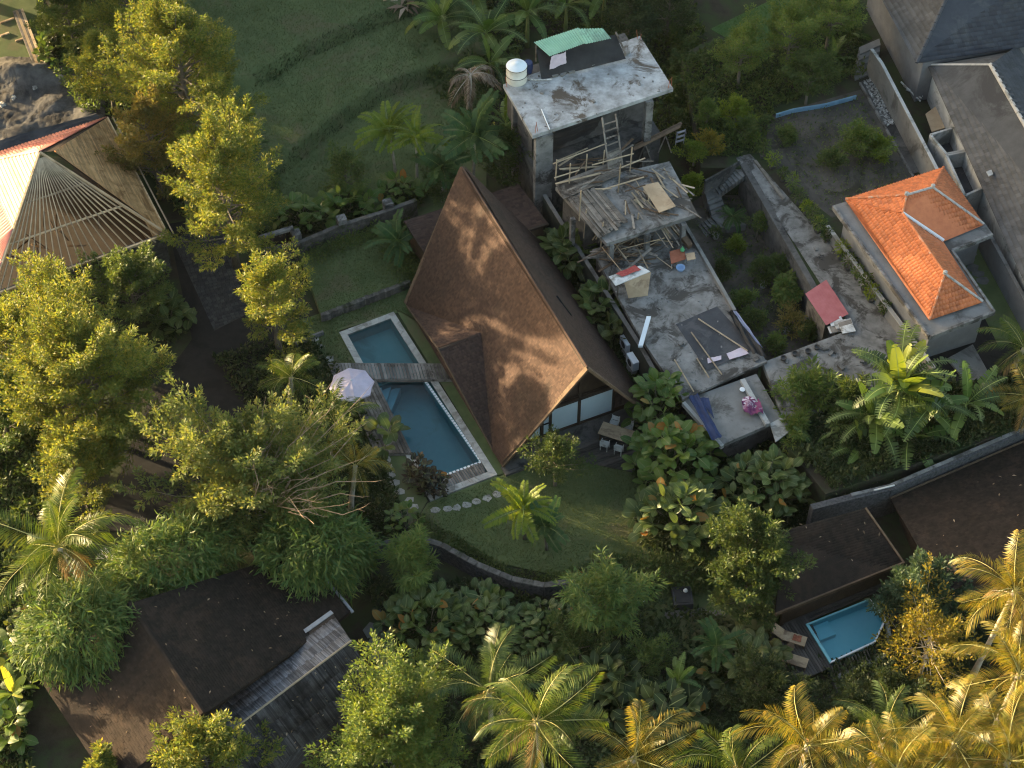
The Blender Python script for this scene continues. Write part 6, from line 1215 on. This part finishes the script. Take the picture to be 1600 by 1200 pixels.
# bananas
banana('banana_plant', 'broad banana plant at the top edge beside the dry leaf heap', 690, 30, 2.2, 1, 13, 1.35, 0, ('banana', 'banana', 'banana_torn'))
banana('banana_plant', 'banana plant in the middle of the top group', 760, 52, 2.8, 2, 13, 1.4, 0, ('banana', 'banana_torn'))
banana('banana_plant', 'banana plant right of the top group near the green tin roof', 825, 22, 3.0, 3, 13, 1.35, 0, ('banana', 'banana', 'banana_torn'))
banana('banana_plant', 'low banana plant between the top group and water tank', 765, 100, 2.2, 4, 11, 1.2, 0, ('banana_torn', 'banana'), dry=3)
banana('banana_plant', 'banana plant left of the stained concrete slab', 790, 195, 3.0, 5, 11, 1.15, 0, ('banana',))
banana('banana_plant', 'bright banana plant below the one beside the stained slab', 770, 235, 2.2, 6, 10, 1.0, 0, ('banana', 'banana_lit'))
banana('banana_plant', 'banana plant at the top edge behind the green shed', 885, 10, 2.6, 7, 11, 1.25, 0, ('banana_torn', 'banana'))
banana('banana_plant', 'huge banana clump with sunlit top leaves right of the terrace end', 1405, 612, 5.6, 8, 18, 1.5, 1.2, ('banana', 'banana_torn', 'banana_lit', 'banana_torn'), stems=2)
banana('banana_plant', 'second banana clump behind the huge one', 1450, 640, 4.6, 9, 14, 1.4, 1.0, ('banana', 'banana_torn'), stems=1)
banana('banana_plant', 'left banana clump with dry hanging leaves by the embankment', 1365, 655, 3.8, 10, 14, 1.35, 1.0, ('banana_torn', 'banana'), dry=4)
banana('banana_plant', 'slender banana plant between the huge clump and right edge', 1510, 632, 4.6, 11, 10, 1.2, 1.2, ('banana_torn', 'banana'))
banana('banana_plant', 'banana plant with star of leaves above the pebble path', 1302, 95, 2.6, 12, 8, .85, PZ, ('banana',))
banana('banana_plant', 'young banana plant at the top beside the wide steps', 1328, 55, 2.6, 13, 7, .8, PZ, ('banana',))
banana('banana_plant', 'dry banana plant with brown leaves beside the terrace corner', 1272, 700, 2.4, 14, 4, .8, .6, ('banana_torn',), dry=7)
banana('banana_plant', 'low banana plant at the bottom left corner of the thatched house', 20, 1085, 2.0, 15, 9, .8, 0, ('banana', 'banana_lit'))
banana('banana_plant', 'dark banana leaves at the lower middle below the willowy tree', 1060, 1065, 1.6, 16, 9, .7, 0, ('banana',))
banana('banana_plant', 'banana plant at the very top edge above the middle group', 740, -5, 2.4, 17, 11, 1.3, 0, ('banana', 'banana_torn'))
banana('banana_plant', 'banana plant between the shed and the thicket at the top edge', 945, -8, 2.6, 18, 10, 1.2, 0, ('banana_torn', 'banana'))
banana('banana_plant', 'low banana leaves below the huge clump on the embankment', 1420, 690, 2.6, 19, 13, 1.25, 1.6, ('banana', 'banana_torn'))
banana('banana_plant', 'low banana leaves at the left foot of the embankment clump', 1345, 700, 2.4, 20, 12, 1.15, 1.6, ('banana_torn', 'banana'))
# big-leaved shrubs: every leaf a part
leafy('big_leaf_shrub', 'big leaved glossy shrub beside the rear of the brown house', 885, 395, 0, 1.4, 1.5, 2.6, 1, 110, 'big', 1.52, 0.010, fill=900)
leafy('big_leaf_shrub', 'big leaved dark shrub in the middle of the boundary wall', 935, 480, 0, 1.4, 1.7, 2.6, 2, 110, 'big', 1.34, 0.010, fill=900)
leafy('big_leaf_shrub', 'narrow big leaved shrub above the air conditioner units', 958, 520, 0, .7, .8, 1.9, 3, 40, 'big_olive', 1.22, 0.025, fill=300)
leafy('big_leaf_tree', 'big leaved bright tree at the corner of the dining deck', 1030, 630, 0, 1.7, 1.9, 3.8, 4, 130, 'big_bright', 1.28, 0.020, cat='tree', fill=1400)
leafy('big_leaf_tree', 'huge big leaved tree hiding the end of the dining deck', 1052, 712, 0, 2.5, 2.3, 4.2, 5, 230, 'big_bright', 1.40, 0.025, cat='tree', fill=2200)
leafy('big_leaf_tree', 'big leaved tree spreading over the right edge of the front lawn', 1060, 805, 0, 2.6, 2.0, 3.4, 6, 200, 'big', 1.40, 0.050, cat='tree', fill=2000)
leafy('big_leaf_tree', 'big leaved tree in front of the concrete building end', 1195, 760, 0, 2.6, 2.0, 3.4, 7, 190, 'big', 1.34, 0.020, cat='tree', fill=2000)
leafy('big_leaf_shrub', 'big leaved shrub with orange leaves below the curved wall', 670, 970, 0, 2.6, 2.2, 2.4, 8, 200, 'big', 1.16, 0.045, fill=2000)
leafy('big_leaf_shrub', 'big leaved shrub to the right below the curved wall', 750, 965, 0, 2.3, 2.0, 2.2, 9, 140, 'big', 1.10, 0.030, fill=1600)
leafy('big_leaf_shrub', 'dense narrow leaved shrub under the middle of the curved wall', 850, 985, 0, 2.4, 1.9, 1.8, 10, 170, 'big', 0.88, 0.015, fill=1800)
leafy('big_leaf_shrub', 'dark big leaved shrub in the lower middle', 940, 1065, 0, 2.6, 2.2, 2.2, 11, 150, 'big_dark', 1.46, 0.020, fill=1600)
leafy('big_leaf_shrub', 'dark big leaved shrub with pale leaf backs at the bottom middle', 1030, 1120, 0, 2.5, 2.0, 2.2, 12, 130, 'big_dark', 1.65, 0.025, fill=1600)
leafy('big_leaf_shrub', 'dark olive big leaved shrub left of the turquoise pool', 1165, 1035, 0, 2.2, 2.0, 2.4, 13, 140, 'big_olive', 1.22, 0.025, fill=1600)
leafy('big_leaf_shrub', 'broad leaved row of plants left part along the garden wall', 470, 335, 0, 1.9, 1.1, 2.0, 14, 80, 'big_bright', 1.34, 0.010, fill=900)
leafy('big_leaf_shrub', 'broad leaved row of plants right part along the garden wall', 545, 318, 0, 2.0, 1.1, 1.8, 15, 80, 'big_bright', 1.22, 0.015, fill=900)
leafy('big_leaf_shrub', 'broad leaved plants under the sunlit tree ferns', 625, 300, 0, 1.4, 1.0, 1.8, 16, 60, 'big_bright', 1.16, 0.040, fill=700)
leafy('big_leaf_shrub', 'green broad leaved plants between the feathery trees and upper lawn', 385, 225, 0, 1.2, 1.4, 1.6, 17, 70, 'big_bright', 1.22, 0.000, fill=700)
leafy('big_leaf_shrub', 'dark broad leaved plants by the road below the hut', 265, 495, 0, 1.3, 1.6, 1.6, 18, 70, 'big', 1.34, 0.000, fill=700)
leafy('big_leaf_shrub', 'purple dark leaved shrub at the upper left edge of the pool', 652, 735, 0, .8, .8, 2.4, 19, 60, 'big_purple', 0.73, 0.010, fill=200, fillmat='leaf_purple')
leafy('big_leaf_shrub', 'purple dark leaved shrub at the lower corner of the pool', 676, 752, 0, .9, .7, 1.6, 20, 60, 'big_purple', 0.67, 0.010, fill=200, fillmat='leaf_purple')
leafy('big_leaf_shrub', 'succulent broad leaved plants at the left bottom edge', 20, 1030, 0, 1.0, 1.3, 1.6, 21, 45, 'big', 1.83, 0.025, fill=500)
leafy('big_leaf_shrub', 'lit succulent leaves at the bottom left corner', 15, 1140, 0, .9, 1.2, 1.5, 22, 40, 'big_bright', 1.46, 0.075, fill=400)
leafy('big_leaf_shrub', 'row of leafy shrubs right of the timber row', 80, 70, 0, .9, 2.2, 1.5, 23, 70, 'big_bright', 0.85, 0.000, fill=900)
leafy('big_leaf_shrub', 'large floppy leaved plant left of the sun deck', 600, 685, 0, .9, .9, 1.2, 24, 22, 'big', 1.59, 0.000)
leafy('big_leaf_shrub', 'green sprig hanging over the left end of the curved wall', 632, 810, 0, 1.0, .8, 2.0, 25, 40, 'big_bright', 0.85, 0.000)
leafy('big_leaf_shrub', 'grey leaved shrub left of the coconut palm by the thatch', 55, 975, 0, 1.6, 1.3, 2.2, 26, 110, 'big_olive', 0.61, 0.060, fill=500)
leafy('big_leaf_shrub', 'yellowing leafy plant at the edge of the front lawn near the hedge', 935, 885, 0, .9, .5, 1.6, 27, 34, 'big_olive', 0.73, 0.125)
# potted plants along the path
def pot(name, label, px, py, bz, seed, mat='leaf_bright', r=.22, h=.75, pm='pot', group='potted plants along the concrete path'):
    c = P(px, py, bz); t = thing(name, label, 'potted plant', c, group); rg = np.random.default_rng(seed)
    MB().lathe((0, 0, 0), [(r * .7, 0), (r, .32), (r * 1.06, .34), (r * .9, .34), (r * .85, .28)], 12).build('pot', pm).parent = t
    n = 260; d = unit(rg.normal(0, 1, (n, 3))); C = d * np.array([r * 1.7, r * 1.7, h * .55]) * rg.random((n, 1)) ** .5 + np.array([0, 0, .35 + h * .55]); V, F = leaf_cards(C, d + np.array([0, 0, .2]), .17, .4, rg=rg); mobj('foliage', npmesh('foliage', V, F, [mat]), t)
    MB().tube([(0, 0, .2), (0, 0, .35 + h * .6)], [.03, .012], 5).build('stem', 'bark').parent = t
ORD = ['first', 'second', 'third', 'fourth', 'fifth', 'sixth', 'seventh', 'eighth', 'ninth', 'tenth', 'eleventh', 'twelfth', 'thirteenth', 'fourteenth', 'fifteenth', 'sixteenth']
for i, (a, b) in enumerate(((1178, 225), (1192, 246), (1207, 262), (1222, 282), (1236, 300), (1247, 318), (1258, 334), (1267, 348), (1277, 362), (1290, 378), (1312, 404), (1324, 420), (1338, 436), (1350, 456), (1360, 470), (1380, 492))):
    pot('potted_plant', ORD[i] + ' potted plant from the upper end of the path row', a, b, PZ + .06, i, ('leaf_bright', 'leaf_mid', 'leaf_fern', 'leaf_mid')[i % 4], .2 + .05 * (i % 3), (.7, 1.2, .9)[i % 3])
for i, (a, b, l) in enumerate(((1138, 410, 'pale pot plant in the courtyard near the stair foot'), (1192, 448, 'bare pot in the middle of the courtyard'), (1228, 520, 'round pale pot in the lower courtyard'), (1118, 372, 'pot plant beside the lowest courtyard step'))):
    pot('potted_plant', l, a, b, .1, 40 + i, 'leaf_mid', .26, .5, 'pot_pale', 'potted plants in the courtyard')
for i, (a, b) in enumerate(((1242, 555), (1224, 562), (1262, 551), (1276, 545))): tag(MB().lathe(P(a, b, PZ + .3), [(.14, 0), (.2, .22), (.17, .22), (.15, .1)], 10).build('pot', 'pot'), ORD[i] + ' small dark pot on the terrace edge above the courtyard', 'pot', 'empty pots on the terrace edge')
# hedges
dome_bush('hedge', 'long dark clipped hedge along the lower end of the front lawn', T(1030, 890, 1.4), 4.2, 1.0, .9, 'leaf_mid', 31, 12000, .2, .4, .35, 'hedge', rot=.05, droop=.1)
for i, (a, b) in enumerate(((495, 398), (528, 385), (558, 372), (590, 362), (620, 398), (634, 425))): dome_bush('hedge_bush', ORD[i] + ' low clipped bush from the gate around the small lawn', T(a, b, 1.0), .8, .6, .6, 'leaf_plume_green', 40 + i, 1800, .16, .45, .3, group='clipped bushes around the small lawn', droop=.0)
# twiggy silver shrubs
for i, (a, b, l) in enumerate(((172, 872, 'leafless silvery twiggy shrub beside the coconut palm'), (222, 828, 'leafless pinkish twiggy shrub beside the road end'))):
    rg = random.Random(i); c = P(a, b, .8); c.z = 0; root = thing('twig_shrub', l, 'shrub', c); m = MB()
    def grow(p, d, L, k):
        q = p + d * L; m.tube([p, q], [.03 * (k + 1) * .35, .03 * k * .35 + .006], 4, False)
        if k > 0:
            for _ in range(3): grow(q, (d + Vector((rg.uniform(-.8, .8), rg.uniform(-.8, .8), rg.uniform(-.3, .5)))).normalized(), L * .72, k - 1)
    for _ in range(5): grow(Vector((0, 0, 0)), Vector((rg.uniform(-.6, .6), rg.uniform(-.6, .6), 1)).normalized(), .55, 3)
    m.build('twigs', 'white_dirty' if i == 0 else 'bark_pale').parent = root
# dry leaf heap
x, y, g_ = scatter([(560, 0), (600, -20), (650, 0), (640, 45), (590, 35)], 0, 330, 9); C = np.stack([x, y, 1.5 + g_.random(len(x)) * .5], 1); D = g_.normal(0, 1, (len(x), 3)); D[:, 2] *= .4; V, F = leaf_cards(C, D, 1.1, .22, rg=g_)
tag(mobj('dry_leaf_heap', npmesh('dry_leaf_heap', V, F, ['leaf_dry'])), 'heap of dry brown banana leaves at the top of the lawn', 'leaf heap', kind='stuff')
x, y, g_ = scatter([(400, -20), (560, -20), (555, 12), (420, 20)], 0, 160, 10); C = np.stack([x, y, 1.6 + g_.random(len(x)) * .2], 1); D = g_.normal(0, 1, (len(x), 3)); D[:, 2] *= .15; V, F = leaf_cards(C, D, 1.4, .05, rg=g_); tag(mobj('brushwood', npmesh('brushwood', V, F, ['leaf_dry'])), 'scattered grey brushwood along the top edge of the lawn', 'brushwood', kind='stuff')
# undergrowth: countless small plants
GL = ground_leaves
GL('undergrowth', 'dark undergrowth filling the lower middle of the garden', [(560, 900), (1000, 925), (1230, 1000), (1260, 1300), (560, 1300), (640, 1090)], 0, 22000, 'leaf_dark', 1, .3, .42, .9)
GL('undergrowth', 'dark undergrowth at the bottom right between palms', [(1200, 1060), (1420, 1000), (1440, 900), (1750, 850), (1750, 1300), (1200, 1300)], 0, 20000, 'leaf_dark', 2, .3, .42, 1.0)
GL('undergrowth', 'green undergrowth along the top of the picture behind the shed', [(640, -60), (1060, -60), (1120, 120), (1060, 240), (830, 40), (800, 120), (760, 240), (650, 110)], 0, 24000, 'leaf_mid', 3, .3, .42, 1.3)
GL('undergrowth', 'leafy undergrowth in the upper right garden', [(1060, 90), (1130, 70), (1180, 90), (1340, 0), (1350, 120), (1210, 170), (1190, 240), (1100, 250)], PZ, 14000, 'leaf_mid', 4, .26, .42, .9)
GL('undergrowth', 'green undergrowth around the upper left feathery trees', [(100, -40), (320, -40), (340, 120), (430, 260), (460, 380), (280, 340), (170, 180), (110, 100)], 0, 20000, 'leaf_plume_green', 5, .3, .4, .9)
GL('undergrowth', 'leafy undergrowth at the left edge around the palm', [(-60, 600), (40, 600), (100, 800), (150, 930), (60, 1060), (40, 1130), (60, 1260), (-60, 1260)], 0, 18000, 'leaf_mid', 6, .3, .4, 1.0)
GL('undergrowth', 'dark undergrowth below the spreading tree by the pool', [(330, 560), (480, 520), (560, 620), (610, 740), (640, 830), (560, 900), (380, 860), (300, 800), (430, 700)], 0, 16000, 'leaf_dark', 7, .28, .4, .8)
GL('undergrowth', 'sparse weeds in the sunken courtyard', [(1080, 340), (1165, 270), (1300, 515), (1195, 565)], .08, 1500, 'leaf_mid', 8, .2, .4, .5)
GL('undergrowth', 'plants below the boundary wall behind the brown house', [(860, 360), (1000, 560), (1100, 700), (1090, 800), (1000, 700), (985, 610), (900, 480)], 0, 7000, 'leaf_dark', 9, .25, .4, .5)
GL('undergrowth', 'plants below the banana clumps on the embankment', [(1230, 690), (1300, 640), (1460, 605), (1640, 590), (1640, 655), (1300, 765)], PZ, 20000, 'leaf_dark', 10, .3, .4, .9)
GL('undergrowth', 'thicket on the bank between the concrete tower and upper right garden', [(1045, 50), (1085, 85), (1112, 268), (1078, 268), (1050, 200)], .6, 9000, 'leaf_mid', 16, .28, .4, 2.6)
GL('undergrowth', 'hanging plants in front of the stone embankment top', [(1222, 690), (1290, 770), (1600, 664), (1660, 645), (1660, 668), (1290, 796), (1215, 715)], 1.0, 11000, 'leaf_dark', 17, .28, .4, 2.0)
GL('undergrowth', 'leafy bed between brown house wing and garden wall', [(590, 330), (700, 280), (640, 340), (665, 400), (650, 450), (610, 400)], 0, 5000, 'leaf_mid', 11, .25, .4, .7)
GL('undergrowth', 'sparse weeds over the soil yard', [(1180, 195), (1345, 145), (1420, 285), (1300, 335)], PZ + .02, 1800, 'leaf_plume_green', 12, .18, .4, .25)
GL('undergrowth', 'weeds along the front edge of the lawn and curved wall', [(650, 800), (800, 890), (900, 900), (900, 915), (800, 905), (640, 838)], .04, 3500, 'leaf_mid', 13, .2, .3, .5)
GL('undergrowth', 'dark bank of plants right of the concrete building end', [(1120, 700), (1220, 670), (1290, 770), (1240, 900), (1120, 880)], 0, 9000, 'leaf_dark', 14, .3, .4, .9)
GL('undergrowth', 'weeds and shrubs at the edge of the ash yard', [(60, 0), (110, 60), (160, 180), (130, 180), (60, 80)], .05, 3500, 'leaf_bright', 15, .25, .4, .8)
# trees that stand outside the picture towards the low sun and shade the gardens
pro = [o_ for o_ in bpy.data.objects if o_.name.startswith('feathery_tree') and o_.parent is None]
OFF = [(-45, 40, 1.9), (-49, 45, 2.0), (-42, 47, 1.9), (-53, 49, 2.1), (-36, 46, 1.7), (-58, 55, 2.2), (-28, 48, 1.5), (-18, 50, 1.4), (-40, 55, 2.0), (-6, 50, 1.3), (4, 50, 1.3), (14, 50, 1.2), (24, 50, 1.2), (-49, 28, 1.15), (-30, 56, 1.9), (-66, 66, 2.3), (-50, 64, 2.2), (-46, 52, 2.0)]
for i, (x_, y_, s_) in enumerate(OFF):
    c = copy_tree(pro[(0, 5, 3)[i % 3]]); c.location = (x_, y_, 0); c.rotation_euler = (0, 0, i * 1.7); c.scale = (s_,) * 3; tag(c, 'tall feathery tree of the grove outside the left and top of the picture', 'tree', 'grove around the gardens')


# ================================================================ AIR
hz = MB(); hz.box((0, 30, 44), (330, 340, 92)); hz = hz.build('haze', 'soil'); hz.data.materials.clear(); hz['kind'] = 'stuff'
hm = bpy.data.materials.new('haze'); hm.use_nodes = True; hm.node_tree.nodes.clear(); ho = hm.node_tree.nodes.new('ShaderNodeOutputMaterial'); hv = hm.node_tree.nodes.new('ShaderNodeVolumePrincipled')
hv.inputs['Color'].default_value = (.9, .93, 1, 1); hv.inputs['Density'].default_value = .00002; hv.inputs['Anisotropy'].default_value = .2; hm.node_tree.links.new(hv.outputs[0], ho.inputs['Volume']); hz.data.materials.append(hm)
